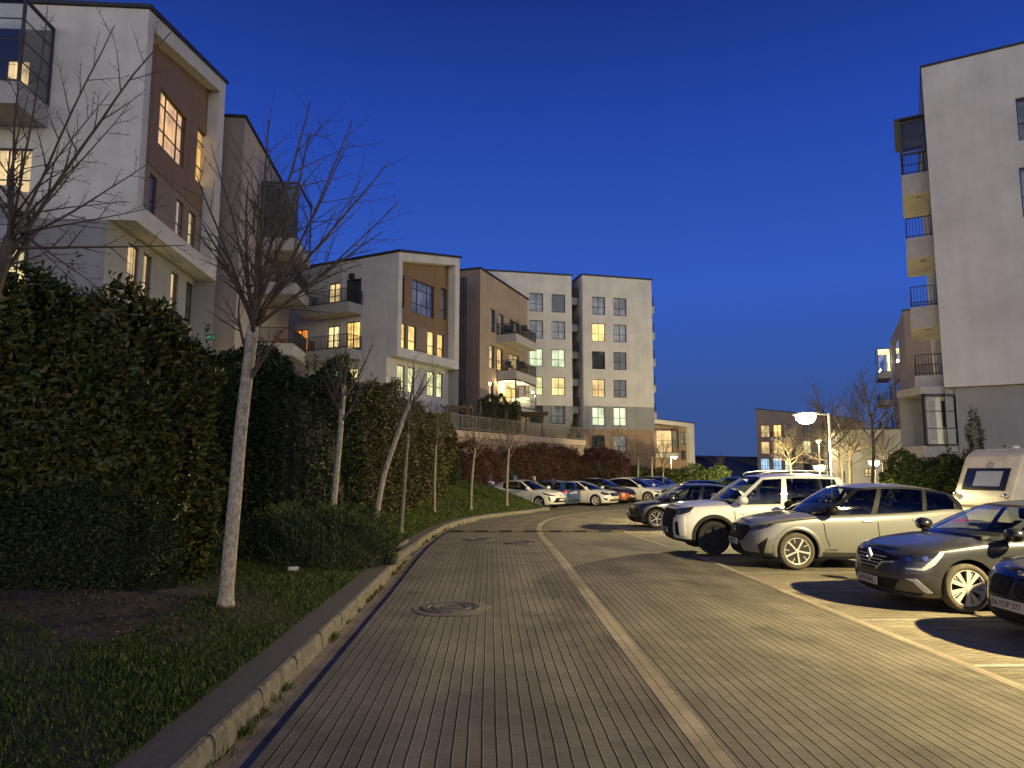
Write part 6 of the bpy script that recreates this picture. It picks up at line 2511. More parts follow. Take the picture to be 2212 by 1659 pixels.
def make_car(label, q, contact=None, heading=180.0, origin=None, group=None, detail=2, name='parked_car', cat='car'):
    """contact = ground point under the camera-side front wheel (outer face)"""
    W, wb, r = q['W'], q['wb'], q['r']
    hd = R(heading)
    fx = Vector((math.cos(hd), math.sin(hd), 0))
    lf = Vector((-math.sin(hd), math.cos(hd), 0))
    side = q.get('near', 1)
    if origin is None:
        c = Vector(contact)
        origin = c - fx * wb / 2 - lf * side * (W / 2 - .04)
    root = thing(name, label, cat, origin, hd, group)
    pm = M[q['paint']]
    C = Car(q)
    g = C.g
    nk, ni = g.shape[:2]
    # ---- lower body, closed, with wheel openings
    mb = MB()
    L_ = [[mb.pt(g[k, i]) for i in range(ni)] for k in range(nk)]
    R_ = [[mb.pt((g[k, i][0], -g[k, i][1], g[k, i][2])) for i in range(ni)] for k in range(nk)]
    cl = q.get('clad_z', 0)
    for k in range(nk - 1):
        for i in range(ni - 1):
            zc = (g[k, i][2] + g[k + 1, i][2]) / 2
            mi = 2 if zc < cl else 0
            mb.face((L_[k][i], L_[k + 1][i], L_[k + 1][i + 1], L_[k][i + 1]), None, mi)
            mb.face((R_[k][i], R_[k][i + 1], R_[k + 1][i + 1], R_[k + 1][i]), None, mi)
    gh = q['gh']
    hood = q['hood']
    MX = 12
    cap = []
    bx_f, bx_r = gh[0][0][0], gh[-1][0][0]
    for i in range(ni):
        x, yb, zb = g[nk - 1, i]
        row = [L_[nk - 1][i]]
        hc = smooth_interp(hood, x)
        for j in range(1, MX):
            y = yb * (1 - 2 * j / MX)
            u = abs(y) / max(yb, 1e-6)
            crease = q.get('crease', .012) * math.exp(-((u - .62) / .09) ** 2) * (1 if x > bx_f - .2 else 0)
            z = zb + (hc - zb) * (1 - u ** 2.6) + crease * min(1, yb)
            row.append(mb.pt((x, y, z)))
        row.append(R_[nk - 1][i])
        cap.append(row)
    for i in range(ni - 1):
        for j in range(MX):
            x = g[nk - 1, i][0]
            inside = (bx_r + .05 < x < gh[1][0][0] - .05) and 0 < j < MX - 1
            mb.face((cap[i][j], cap[i][j + 1], cap[i + 1][j + 1], cap[i + 1][j]), None, 1 if inside else 0)
    for i in range(ni - 1):
        mb.face((L_[0][i], L_[0][i + 1], R_[0][i + 1], R_[0][i]), None, 1)
    body = mb.build('body', [pm, M['black'], M['clad']], root, merge=True, smooth=True)
    cut = MB()
    ar = r + q.get('gap', .055)
    for sx in (1, -1):
        for sy in (1, -1):
            n = 36
            ia, ib = [], []
            for k in range(n):
                a = 2 * math.pi * k / n
                x, z = sx * wb / 2 + ar * math.cos(a), r + ar * math.sin(a)
                ia.append(cut.pt((x, sy * (W / 2 - .34), z)))
                ib.append(cut.pt((x, sy * (W / 2 + .2), z)))
            for k in range(n):
                cut.face((ia[k], ia[(k + 1) % n], ib[(k + 1) % n], ib[k]), None, 1)
            cut.face(ia, None, 1)
            cut.face(ib[::-1], None, 1)
    co = cut.build('wheel_cutter', [pm, M['black'], M['clad']], root)
    md = body.modifiers.new('b', 'BOOLEAN')
    md.operation, md.object, md.solver = 'DIFFERENCE', co, 'EXACT'
    dg = bpy.context.evaluated_depsgraph_get()
    me = bpy.data.meshes.new_from_object(body.evaluated_get(dg))
    body.modifiers.clear()
    if len(me.polygons) > 500:
        body.data = me
    bpy.data.objects.remove(co)
    body.data.polygons.foreach_set('use_smooth', [True] * len(body.data.polygons))
    try:
        body.data.set_sharp_from_angle(angle=R(38))
    except Exception:
        pass
    # ---- arch lips
    if q.get('arch'):
        for sx in (1, -1):
            for sd in (1, -1):
                am = MB()
                ring = []
                for k in range(29):
                    an = R(-14 + 208 * k / 28)
                    prs = []
                    for rr in (ar - .004, ar + q['arch'] * .5, ar + q['arch']):
                        x, z = sx * wb / 2 + rr * math.cos(an), r + rr * math.sin(an)
                        p, nn = C.frame(C.a_of_x(x), max(z, q['sill'] - .02), sd)
                        prs.append((p, nn))
                    ring.append([am.pt(prs[0][0] - prs[0][1] * .03), am.pt(prs[0][0] + prs[0][1] * .016), am.pt(prs[1][0] + prs[1][1] * .018), am.pt(prs[2][0] + prs[2][1] * .002)])
                for a, b in zip(ring, ring[1:]):
                    for j in range(3):
                        am.face((a[j], b[j], b[j + 1], a[j + 1]))
                am.build('arch_trim', M[q.get('arch_mat', 'clad')], root, smooth=True)
    # ---- greenhouse
    def cols(sd):
        out = []
        for s_, ((b0, t0), (b1, t1)) in enumerate(zip([(x[0], x[1]) for x in gh], [(x[0], x[1]) for x in gh[1:]])):
            n = 8 if s_ in (0, len(gh) - 2) else 4
            for j in range(n):
                t = j / n
                tt = t * t if s_ == 0 else (1 - (1 - t) ** 2 if s_ == len(gh) - 2 else t)
                out.append((s_, (b0[0] + (b1[0] - b0[0]) * tt, sd * (b0[1] + (b1[1] - b0[1]) * t)), (t0[0] + (t1[0] - t0[0]) * tt, sd * (t0[1] + (t1[1] - t0[1]) * t))))
        out.append((len(gh) - 2, (gh[-1][0][0], 0.0), (gh[-1][1][0], 0.0)))
        return out
    vr = [0, .06, .25, .45, .65, .82, .92, 1.0]
    roofz = lambda x: smooth_interp(q['roof'], x)
    kinds = q['kinds']
    parts = {}
    rf = MB()
    tops = {}
    for sd in (1, -1):
        cc = cols(sd)
        grid = []
        for (s_, b, t) in cc:
            zb = smooth_interp(hood, b[0]) - .03 if (s_ in (0, len(gh) - 2)) and abs(b[1]) < gh[1][0][1] * .98 else C.belt(b[0]) - .015
            zt = roofz(t[0]) - .055 * (abs(t[1]) / gh[2][1][1]) ** 2.2
            col = []
            for v in vr:
                bul = q.get('bulge', .035) * 4 * v * (1 - v)
                x = b[0] + (t[0] - b[0]) * v
                y = b[1] + (t[1] - b[1]) * v
                nx = (1 if s_ == 0 else (-1 if s_ == len(gh) - 2 else 0))
                yy = y + bul * (y / (abs(y) + .25))
                col.append(Vector((x + nx * bul * .8, yy, zb + (zt - zb) * v + (bul * .7 if nx else 0))))
            grid.append(col)
        tops[sd] = [c[-1] for c in grid]
        for c in range(len(grid) - 1):
            s_ = cc[c][0]
            for v in range(len(vr) - 1):
                kd = kinds[s_]
                if kd.startswith('g') and 0 < v < len(vr) - 2:
                    key = ('windscreen', 0) if s_ == 0 else (('rear_window', 0) if s_ == len(gh) - 2 else ('side_window', s_ * sd))
                    mt = 'cglass' if kd == 'g' else 'cglass_dark'
                elif v == len(vr) - 2 and s_ not in (0,):
                    key, mt = ('roof_rail', sd), q.get('rail_mat', q['paint'])
                elif kd.startswith('g'):
                    key, mt = ('window_surround', s_ * sd), 'black'
                elif kd == 'k':
                    key, mt = ('pillar_black', s_ * sd), 'black'
                else:
                    key, mt = ('pillar', s_ * sd), q['paint']
                m_, _ = parts.setdefault(key, (MB(), mt))
                m_.poly([grid[c][v], grid[c + 1][v], grid[c + 1][v + 1], grid[c][v + 1]])
    a, b = tops[1], tops[-1]
    RY = 10
    rp = []
    for p, w_ in zip(a, b):
        row = []
        for j in range(RY + 1):
            y = p.y + (w_.y - p.y) * j / RY
            u = abs(y) / max(abs(p.y), 1e-6) if abs(p.y) > 1e-5 else 1
            ze = p.z
            zc = roofz(p.x)
            row.append(rf.pt((p.x, y, ze + (zc - ze) * (1 - u ** 2.2))))
        rp.append(row)
    for r0, r1 in zip(rp, rp[1:]):
        for j in range(RY):
            rf.face((r0[j], r0[j + 1], r1[j + 1], r1[j]))
    rf.build('roof', M[q.get('roof_mat', q['paint'])], root, merge=True, smooth=True)
    for (nm, _), (m_, mt) in parts.items():
        nm = {'pillar_black': 'pillar'}.get(nm, nm)
        m_.build(nm, M[mt], root, merge=True, smooth=True)
    # ---- wheels
    wy = W / 2 - .04 - q.get('tw', .21) / 2
    for sx in (1, -1):
        for sd in (1, -1):
            wheel(root, sx * wb / 2, sd * wy, r, q.get('tw', .21), sd, q.get('rim', 'five'), q.get('rim_r', .70), q.get('rim_mats', ('alloy', 'alloy_dark')), q.get('tyre', 'tyre_dust'), spin=.3 + sx * .4)
    # ---- cabin
    zb = C.belt(0)
    zr = roofz(-.3)
    xs_ = gh[2][1][0] - q.get('seat_back', .35)
    if detail >= 2:
        for sd in (1, -1):
            for xx, hh in ((xs_, zr - .17), (xs_ - .82, zr - .22)):
                st = thing('seat', '', '', (xx, sd * .36, 0)); del st['label'], st['category']; st.parent = root
                box_part('backrest', (-.09, -.23, zb - .12), (.05, .23, hh - .16), M['seat'], st, .05)
                box_part('headrest', (-.09, -.13, hh - .14), (.02, .13, hh + .04), M['seat'], st, .05)
        sw2 = MB()
        n = 20
        cx_ = xs_ + .62
        pts = [(cx_ - .05 * math.sin(2 * math.pi * k / n), .36 + .18 * math.cos(2 * math.pi * k / n), zb + .02 + .17 * math.sin(2 * math.pi * k / n)) for k in range(n + 1)]
        sw2.tube(pts, .015, 6, cap=False)
        sw2.build('steering_wheel', M['dash'], root, smooth=True)
    box_part('dashboard', (xs_ + .70, -W / 2 * .78, zb - .06), (gh[0][0][0] - .15, W / 2 * .78, zb + .05), M['dash'], root, .04)
    # ---- mirrors
    if detail >= 1:
        mx = gh[2][0][0] - .10
        for sd in (1, -1):
            m = MB()
            yb = gh[2][0][1]
            for (ss, rr) in ((0, 1),):
                m.lathe([(.0001, -.10), (.065, -.085), (.095, -.02), (.098, .03), (.08, .085), (.0001, .10)], 'x', 14)
            for v in m.v:
                v.y *= 1.35
                v.x, v.y, v.z = v.x * 1.05 + mx + .0, v.y + sd * (yb + .20), v.z * .98 + C.belt(mx) + .11
            m.tube([(mx, sd * (yb - .02), C.belt(mx) + .01), (mx, sd * (yb + .12), C.belt(mx) + .05)], [.035, .028], 8)
            m.build('wing_mirror', M[q.get('mirror', 'black')], root, smooth=True)
    # ---- seams, handles
    if detail >= 1 and q.get('doors'):
        sm = MB()
        d = q['doors']
        for sd in (1, -1):
            for seam in d:
                pts = [(C.a_of_x(x), z if z else C.belt(x) - .015) for x, z in seam]
                C.line(sm, pts, sd, q.get('seam_w', .016), .002)
        sm.build('door_seams', M['black'], root)
        for sd in (1, -1):
            for x, z in q.get('handles', ()):
                hm = MB()
                a_ = C.a_of_x(x)
                C.patch(hm, [(a_ - .10, z - .012), (a_ - .09, z + .016), (a_ + .09, z + .016), (a_ + .10, z - .012)], sd, .03, .03, .06)
                hm.build('door_handle', M[q.get('handle_mat', q['paint'])], root, smooth=False)
    if q.get('trim'):
        q['trim'](C, root, q)
    return root, C


def plate_on(C, root, z, txt, a=0.0, w=.52, h=.115, rear=False, off=.03):
    p, n = C.frame(a if not rear else C.arc[-1] - .001, z, 1)
    sgn = -1 if rear else 1
    t = MB()
    x = p.x + sgn * off
    t.box((min(x, x - sgn * .02), -w / 2, z - h / 2), (max(x, x - sgn * .02), w / 2, z + h / 2))
    o = t.build('number_plate', M['plate'], root, bevel=.004)
    b = MB()
    b.box((min(x + sgn * .0005, x + sgn * .002), (w / 2 - .045) * 1 if not rear else -w / 2 + .0, z - h / 2 + .002), (max(x + sgn * .0005, x + sgn * .002), w / 2 if not rear else -w / 2 + .045, z + h / 2 - .002))
    if txt:
        text_part('plate_text', txt, h * .80, M['ink'], o, (x + sgn * .002, -.02 * sgn, z - .003), (R(90), 0, R(90 * sgn)), .0008)
    return o


# ---------- trims of the individual cars
def both(C, name, poly, mat, root, off=.006, **k):
    out = []
    for sd in (1, -1):
        m = MB()
        C.patch(m, poly, sd, off, **k)
        out.append(m.build(name, mat, root))
    return out


def lamp_bits(C, hl, a, z, sd_list=(1, -1), r_=.045, mat='chrome'):
    for o, sd in zip(hl, sd_list):
        m = MB()
        C.patch(m, [(a + r_ * math.cos(t * .785), z + r_ * .8 * math.sin(t * .785)) for t in range(8)], sd, .010, .004, .05)
        m.build('reflector', M[mat], o)


def trim_crossover(C, root, q):
    g = MB()
    C.patch(g, [(-.50, .79), (.50, .79), (.62, .74), (.40, .50), (-.40, .50), (-.62, .74)], 1, .010)
    gr = g.build('grille', M['black'], root)
    b = MB()
    for k in range(7):
        z = .535 + .036 * k
        w = .38 + .03 * k
        C.patch(b, [(-w, z), (w, z), (w, z + .012), (-w, z + .012)], 1, .016, .006, .12)
    b.build('grille_bars', M['alloy_dark'], gr)
    v = MB()
    for sd in (1, -1):
        C.patch(v, [(.16, .80), (.22, .80), (.44, .52), (.40, .50), (.36, .52)], sd, .018, .012)
    v.build('grille_chevron', M['clad'], gr)
    hl = both(C, 'headlight', [(.52, .735), (.62, .79), (1.14, .865), (1.02, .795), (.80, .73), (.60, .70)], M['lens'], root)
    lamp_bits(C, hl, .86, .775, r_=.025)
    # boomerang side vents
    both(C, 'side_vent', [(1.00, .60), (.80, .45), (.84, .27), (.90, .27)], M['black'], root, off=.008)
    m = MB()
    C.patch(m, [(-.86, .285), (.86, .285), (.80, .215), (-.80, .215)], 1, .012)
    m.build('lower_lip', M['clad'], root)
    m = MB()
    C.patch(m, [(-.30, .45), (.30, .45), (.40, .31), (-.40, .31)], 1, .010)
    m.build('lower_intake', M['black'], root)
    plate_on(C, root, .47, '34 NF 37', off=.035)
    m = MB()
    m.lathe([(.035, -.006), (.062, -.006), (.062, .008), (.035, .008), (.035, -.006)], 'x', 20)
    for v_ in m.v:
        v_.x += C.at(0, .70, 1).x + .03
        v_.z += .70
    m.build('badge', M['chrome'], root, smooth=True)
    # hood shut line and a bright strip along the bonnet edge
    s_ = MB()
    for sd in (1, -1):
        C.line(s_, [(.70, .80), (1.15, .875), (1.55, .925), (1.95, .955)], sd, .014, .003)
    s_.build('bonnet_seam', M['black'], root)
    si = MB()
    a0, a1 = C.a_of_x(wbq(q) / 2 - .42), C.a_of_x(-wbq(q) / 2 + .42)
    for sd in (1, -1):
        C.patch(si, [(a0, .235), (a1, .235), (a1, .30), (a0, .33)], sd, .008)
    si.build('sill_cladding', M['clad'], root)
    tl = both(C, 'tail_light', [(C.a_of_x(C.xR + .55), .93), (C.a_of_x(C.xR + .02), .97), (C.a_of_x(C.xR + .02), .88), (C.a_of_x(C.xR + .5), .90)], M['redlens'], root)
    a_ = C.a_of_x(.70)
    bd = text_part('badge_text', 'e-POWER', .060, M['chrome'], root, (0, 0, 0), (0, 0, 0), .001)
    p, n = C.frame(a_, .37, 1)
    bd.location = p + n * .008
    bd.rotation_euler = (R(84), 0, R(180))


def wbq(q):
    return q['wb']


def trim_offroader(C, root, q):
    g = MB()
    C.patch(g, [(-.62, .97), (.62, .97), (.60, .62), (-.60, .62)], 1, .012)
    gr = g.build('grille', M['black'], root)
    b = MB()
    for k in range(5):
        z = .66 + .062 * k
        C.patch(b, [(-.58, z), (.58, z), (.58, z + .026), (-.58, z + .026)], 1, .026, .012, .12)
    b.build('grille_bars', M['clad'], gr)
    hl = both(C, 'headlight', [(.60, .99), (1.12, 1.05), (1.02, .93), (.80, .87), (.62, .87)], M['lens'], root, off=.014)
    lamp_bits(C, hl, .74, .92, r_=.04)
    lamp_bits(C, hl, .88, .95, r_=.04)
    both(C, 'bumper_panel', [(.62, .80), (.92, .84), (.94, .42), (.62, .36)], M['p_white'], root, off=.05, skirt=.06)
    both(C, 'side_vent', [(.70, .70), (.78, .72), (.82, .42), (.72, .44)], M['black'], root, off=.056)
    m = MB()
    C.patch(m, [(-.62, .62), (.62, .62), (.62, .30), (-.62, .30)], 1, .02)
    m.build('lower_bumper', M['clad'], root)
    plate_on(C, root, .50, '34 KD 61', off=.05)
    # roof rails
    for sd in (1, -1):
        m = MB()
        pts = [(x, sd * .60, smooth_interp(q['roof'], x) + dz) for x, dz in ((.15, .0), (.05, .055), (-.5, .07), (-1.1, .07), (-1.42, .055), (-1.55, -.01))]
        m.tube(catmull(pts, 4), .020, 8)
        m.build('roof_bar', M['chrome'], root, smooth=True)
    both(C, 'indicator', [(C.a_of_x(.80), .93), (C.a_of_x(.73), .955), (C.a_of_x(.60), .90), (C.a_of_x(.66), .875)], M['chrome'], root, off=.012)
    both(C, 'tail_light', [(C.a_of_x(C.xR + .22), 1.10), (C.a_of_x(C.xR + .05), 1.10), (C.a_of_x(C.xR + .05), .78), (C.a_of_x(C.xR + .18), .78)], M['redlens'], root)


def trim_hatch(C, root, q):
    g = MB()
    C.patch(g, [(-.60, .68), (-.20, .735), (.20, .735), (.60, .68), (.50, .63), (.30, .60), (.20, .50), (-.20, .50), (-.30, .60), (-.50, .63)], 1, .008)
    gr = g.build('grille', M['black'], root)
    b = MB()
    for k in range(4):
        C.patch(b, [(-.24 - .04 * k, .525 + .045 * k), (.24 + .04 * k, .525 + .045 * k), (.24 + .04 * k, .535 + .045 * k), (-.24 - .04 * k, .535 + .045 * k)], 1, .013, .004, .12)
    for sd in (1, -1):
        C.line(b, [(.20, .495), (.31, .595), (.52, .625)], sd, .014, .012)
    b.build('grille_bars', M['alloy'], gr)
    # diamond emblem with a hollow centre
    x = C.at(0, .64, 1).x + .028
    m = MB()
    o_ = [(0, .115), (.068, 0), (0, -.115), (-.068, 0)]
    i_ = [(0, .055), (.030, 0), (0, -.055), (-.030, 0)]
    fo = [m.pt((x, y, .645 + z)) for y, z in o_]
    fi = [m.pt((x + .014, y, .645 + z)) for y, z in i_]
    bo = [m.pt((x - .03, y, .645 + z)) for y, z in o_]
    bi = [m.pt((x - .01, y, .645 + z)) for y, z in i_]
    for k in range(4):
        n = (k + 1) % 4
        m.face((fo[k], fo[n], fi[n], fi[k]))
        m.face((fi[k], fi[n], bi[n], bi[k]))
        m.face((bo[n], bo[k], fo[k], fo[n]))
    m.build('emblem', M['chrome'], root)
    hl = both(C, 'headlight', [(.56, .685), (.70, .735), (1.22, .80), (1.10, .70), (.96, .62), (.66, .625)], M['lens'], root)
    lamp_bits(C, hl, .72, .675, r_=.04)
    lamp_bits(C, hl, .94, .70, r_=.04)
    for o, sd in zip(hl, (1, -1)):
        m = MB()
        C.patch(m, [(1.22, .795), (1.14, .79), (1.00, .66), (.90, .57), (.70, .565), (.72, .545), (.94, .545), (1.06, .62)], sd, .011, .006)
        m.build('daytime_light', M['charger_top'], o)
    m = MB()
    C.patch(m, [(-.62, .40), (.62, .40), (.52, .26), (-.52, .26)], 1, .006)
    m.build('lower_intake', M['black'], root)
    both(C, 'fog_surround', [(.70, .42), (.84, .43), (1.02, .26), (.96, .25), (.90, .28), (.80, .39)], M['alloy'], root, off=.012)
    m = MB()
    C.patch(m, [(-.90, .235), (.90, .235), (.86, .19), (-.86, .19)], 1, .018)
    m.build('lower_lip', M['clad'], root)
    plate_on(C, root, .335, '34 PJS 886', off=.03)
    both(C, 'wing_badge', [(C.a_of_x(.86), .735), (C.a_of_x(.62), .745), (C.a_of_x(.62), .70), (C.a_of_x(.78), .705)], M['chrome'], root, off=.01)
    s_ = MB()
    for sd in (1, -1):
        C.line(s_, [(1.16, .80), (1.6, .865), (2.0, .915), (2.2, .94)], sd, .010, .003)
    s_.build('bonnet_seam', M['black'], root)
    both(C, 'tail_light', [(C.a_of_x(C.xR + .45), .88), (C.a_of_x(C.xR + .02), .90), (C.a_of_x(C.xR + .02), .78), (C.a_of_x(C.xR + .35), .78)], M['redlens'], root)


def trim_sporty(C, root, q):
    for sd in (1, -1):
        m = MB()
        C.patch(m, [(.04, .70), (.42, .70), (.46, .64), (.38, .50), (.08, .50), (.03, .60)], sd, .012)
        gr = m.build('grille', M['black'], root)
        b = MB()
        for k in range(7):
            a = .08 + .05 * k
            C.patch(b, [(a, .67), (a + .016, .67), (a + .016, .52), (a, .52)], sd, .02, .008, .2)
        b.build('grille_bars', M['alloy_dark'], gr)
    hl = both(C, 'headlight', [(.52, .66), (.62, .70), (1.05, .745), (1.02, .66), (.90, .60), (.56, .60)], M['lens'], root)
    lamp_bits(C, hl, .68, .65, r_=.04)
    lamp_bits(C, hl, .86, .67, r_=.04)
    m = MB()
    C.patch(m, [(-.70, .40), (.70, .40), (.60, .24), (-.60, .24)], 1, .008)
    m.build('lower_intake', M['black'], root)
    both(C, 'side_vent', [(.76, .46), (.92, .48), (.94, .30), (.80, .28)], M['black'], root, off=.008)
    plate_on(C, root, .42, '06 FOP 377', off=.035)
    m = MB()
    m.lathe([(.0001, .004), (.036, .004), (.042, 0), (.042, -.01)], 'x', 20)
    for v_ in m.v:
        v_.x, v_.z = v_.x + C.at(0, .74, 1).x + .01, v_.z + .745
    m.build('badge', M['chrome'], root, smooth=True)


def trim_fastback(C, root, q):
    hl = both(C, 'headlight', [(.58, .70), (.72, .735), (1.10, .80), (1.02, .73), (.80, .665), (.62, .665)], M['lens'], root)
    lamp_bits(C, hl, .80, .715, r_=.03)
    m = MB()
    C.patch(m, [(-.55, .40), (.55, .40), (.62, .27), (-.62, .27)], 1, .008)
    m.build('lower_intake', M['black'], root)
    m = MB()
    C.patch(m, [(-.88, .26), (.88, .26), (.84, .20), (-.84, .20)], 1, .012)
    m.build('lower_lip', M['clad'], root)
    both(C, 'side_vent', [(.80, .44), (.92, .46), (.94, .34), (.84, .33)], M['black'], root, off=.008)
    plate_on(C, root, .46, '', off=.03)
    m = MB()
    C.patch(m, [(-.04, .70), (.04, .70), (.012, .62), (-.012, .62)], 1, .008)
    m.build('badge', M['chrome'], root)
    both(C, 'tail_light', [(C.a_of_x(C.xR + .42), .90), (C.a_of_x(C.xR + .02), .92), (C.a_of_x(C.xR + .02), .84), (C.a_of_x(C.xR + .35), .84)], M['redlens'], root)


def trim_coupe_suv(C, root, q):
    hl = both(C, 'headlight', [(.42, .72), (.70, .765), (1.30, .90), (1.18, .80), (.90, .71), (.60, .69)], M['lens'], root)
    lamp_bits(C, hl, .80, .745, r_=.035)
    m = MB()
    C.patch(m, [(-.44, .60), (.44, .60), (.66, .36), (-.66, .36)], 1, .010)
    m.build('grille', M['black'], root)
    both(C, 'side_vent', [(.84, .66), (.96, .68), (.86, .42), (.80, .42)], M['black'], root, off=.010)
    m = MB()
    C.patch(m, [(-.90, .27), (.90, .27), (.86, .20), (-.86, .20)], 1, .012)
    m.build('lower_lip', M['clad'], root)
    plate_on(C, root, .50, '', w=.5, off=.03)
    m = MB()
    m.lathe([(.03, -.006), (.05, -.006), (.05, .008), (.03, .008)], 'x', 16)
    for v_ in m.v:
        v_.x, v_.z = v_.x + C.at(0, .70, 1).x + .02, v_.z + .69
    m.build('badge', M['chrome'], root)
    si = MB()
    for sd in (1, -1):
        C.patch(si, [(C.a_of_x(wbq(q) / 2 - .42), .24), (C.a_of_x(-wbq(q) / 2 + .42), .24), (C.a_of_x(-wbq(q) / 2 + .45), .50), (C.a_of_x(-.55), .46), (C.a_of_x(.5), .36)], sd, .010)
    si.build('sill_cladding', M['black'], root)
    both(C, 'tail_light', [(C.a_of_x(C.xR + .5), .98), (C.a_of_x(C.xR + .03), 1.0), (C.a_of_x(C.xR + .03), .88), (C.a_of_x(C.xR + .3), .88)], M['black'], root)


def trim_star_hatch(C, root, q):
    hl = both(C, 'headlight', [(.56, .73), (.74, .79), (1.16, .83), (1.12, .72), (.90, .63), (.62, .64)], M['lens'], root)
    lamp_bits(C, hl, .78, .72, r_=.045)
    lamp_bits(C, hl, .96, .74, r_=.035)
    m = MB()
    C.patch(m, [(-.46, .76), (.46, .76), (.50, .70), (.40, .57), (-.40, .57), (-.50, .70)], 1, .010)
    gr = m.build('grille', M['black'], root)
    b = MB()
    C.patch(b, [(-.44, .675), (.44, .675), (.44, .650), (-.44, .650)], 1, .018, .006, .12)
    b.build('grille_bars', M['chrome'], gr)
    m = MB()
    m.lathe([(.066, -.004), (.085, -.004), (.085, .010), (.066, .010)], 'x', 24)
    for k in range(3):
        an = math.pi / 2 + k * 2.0944
        m.poly([(.006, .012 * math.cos(an + 1.57), .012 * math.sin(an + 1.57)), (.006, .07 * math.cos(an), .07 * math.sin(an)), (.006, .012 * math.cos(an - 1.57), .012 * math.sin(an - 1.57))])
    for v_ in m.v:
        v_.x, v_.z = v_.x + C.at(0, .66, 1).x + .03, v_.z + .663
    m.build('emblem', M['chrome'], gr)
    both(C, 'side_vent', [(.70, .44), (.96, .50), (.92, .40), (.76, .34)], M['black'], root, off=.010)
    m = MB()
    C.patch(m, [(-.55, .40), (.55, .40), (.60, .30), (-.60, .30)], 1, .010)
    m.build('lower_intake', M['black'], root)
    plate_on(C, root, .46, '', off=.035)


def trim_rear_view(C, root, q):
    A = C.arc[-1]
    tl = both(C, 'tail_light', [(A - .62, .92), (A - 1.05, .95), (A - 1.02, .78), (A - .66, .76)], M['redlens'], root)
    m = MB()
    C.patch(m, [(A - .55, .40), (A - .001, .40), (A - .001, .30), (A - .60, .30)], 1, .012)
    C.patch(m, [(A - .55, .40), (A - .001, .40), (A - .001, .30), (A - .60, .30)], -1, .012)
    m.build('bumper_insert', M['clad'], root)
    plate_on(C, root, .80, '', rear=True, off=.03)
    m = MB()
    for sd in (1, -1):
        C.patch(m, [(A - .35, .895), (A - .001, .895), (A - .001, .875), (A - .35, .875)], sd, .015)
    m.build('boot_strip', M['chrome'], root)
    both(C, 'headlight', [(.60, .70), (1.05, .80), (.96, .68), (.66, .62)], M['lens'], root)


def trim_brown(C, root, q):
    m = MB()
    C.patch(m, [(-1.12, .70), (1.12, .70), (1.05, .30), (-1.05, .30)], 1, .006)
    m.build('front_bumper', M['p_orange'], root)
    trim_plain(C, root, q)


def trim_plain(C, root, q):
    hl = both(C, 'headlight', [(.56, .70), (.74, .76), (1.12, .81), (1.02, .70), (.66, .64)], M['lens'], root)
    lamp_bits(C, hl, .80, .72, r_=.05)
    m = MB()
    C.patch(m, [(-.50, .72), (.50, .72), (.42, .58), (-.42, .58)], 1, .010)
    m.build('grille', M['black'], root)
    m = MB()
    C.patch(m, [(-.60, .42), (.60, .42), (.60, .28), (-.60, .28)], 1, .010)
    m.build('lower_intake', M['black'], root)
    plate_on(C, root, .48, '', off=.035)
    both(C, 'tail_light', [(C.a_of_x(C.xR + .35), .92), (C.a_of_x(C.xR + .03), .92), (C.a_of_x(C.xR + .03), .78), (C.a_of_x(C.xR + .25), .78)], M['redlens'], root)


def spec(**k):
    return k


CROSS = spec(W=1.84, wb=2.665, fo=.92, ro=.83, r=.345, sill=.27, paint='p_grey', clad_z=.30,
             belt=[(2.3, .79), (1.9, .86), (1.4, .94), (.95, .99), (.2, 1.01), (-.9, 1.06), (-1.6, 1.12), (-2.2, 1.10)],
             hood=[(2.3, .81), (2.0, .90), (1.6, .985), (1.15, 1.045), (.8, 1.05), (-1.5, 1.05), (-1.9, 1.10), (-2.2, 1.06)],
             roof=[(.35, 1.50), (.1, 1.555), (-.3, 1.60), (-.8, 1.605), (-1.3, 1.56), (-1.75, 1.46), (-1.95, 1.38)],
             gh=[((1.12, 0), (.20, 0)), ((.92, .78), (.02, .60)), ((.80, .835), (-.06, .645)), ((-.10, .84), (-.36, .655)), ((-.22, .84), (-.44, .655)), ((-1.10, .835), (-1.22, .64)), ((-1.18, .83), (-1.30, .635)), ((-1.86, .78), (-1.72, .56)), ((-1.98, .70), (-1.88, .50)), ((-2.10, 0), (-1.98, 0))],
             kinds=['g', 'k', 'g', 'k', 'gd', 'k', 'gd', 'k', 'gd'], rail_mat='p_black', roof_mat='p_grey', arch=.075, arch_mat='p_grey', rim='turbine', rim_r=.72, trim=trim_crossover,
             doors=[[(.83, .0), (.80, .62), (.68, .30)], [(-.20, .0), (-.22, .5), (-.24, .30)], [(-1.08, 0), (-1.16, .75)], ], handles=[(-.02, .905), (-.98, .93)], handle_mat='p_silver', seat_back=.42)
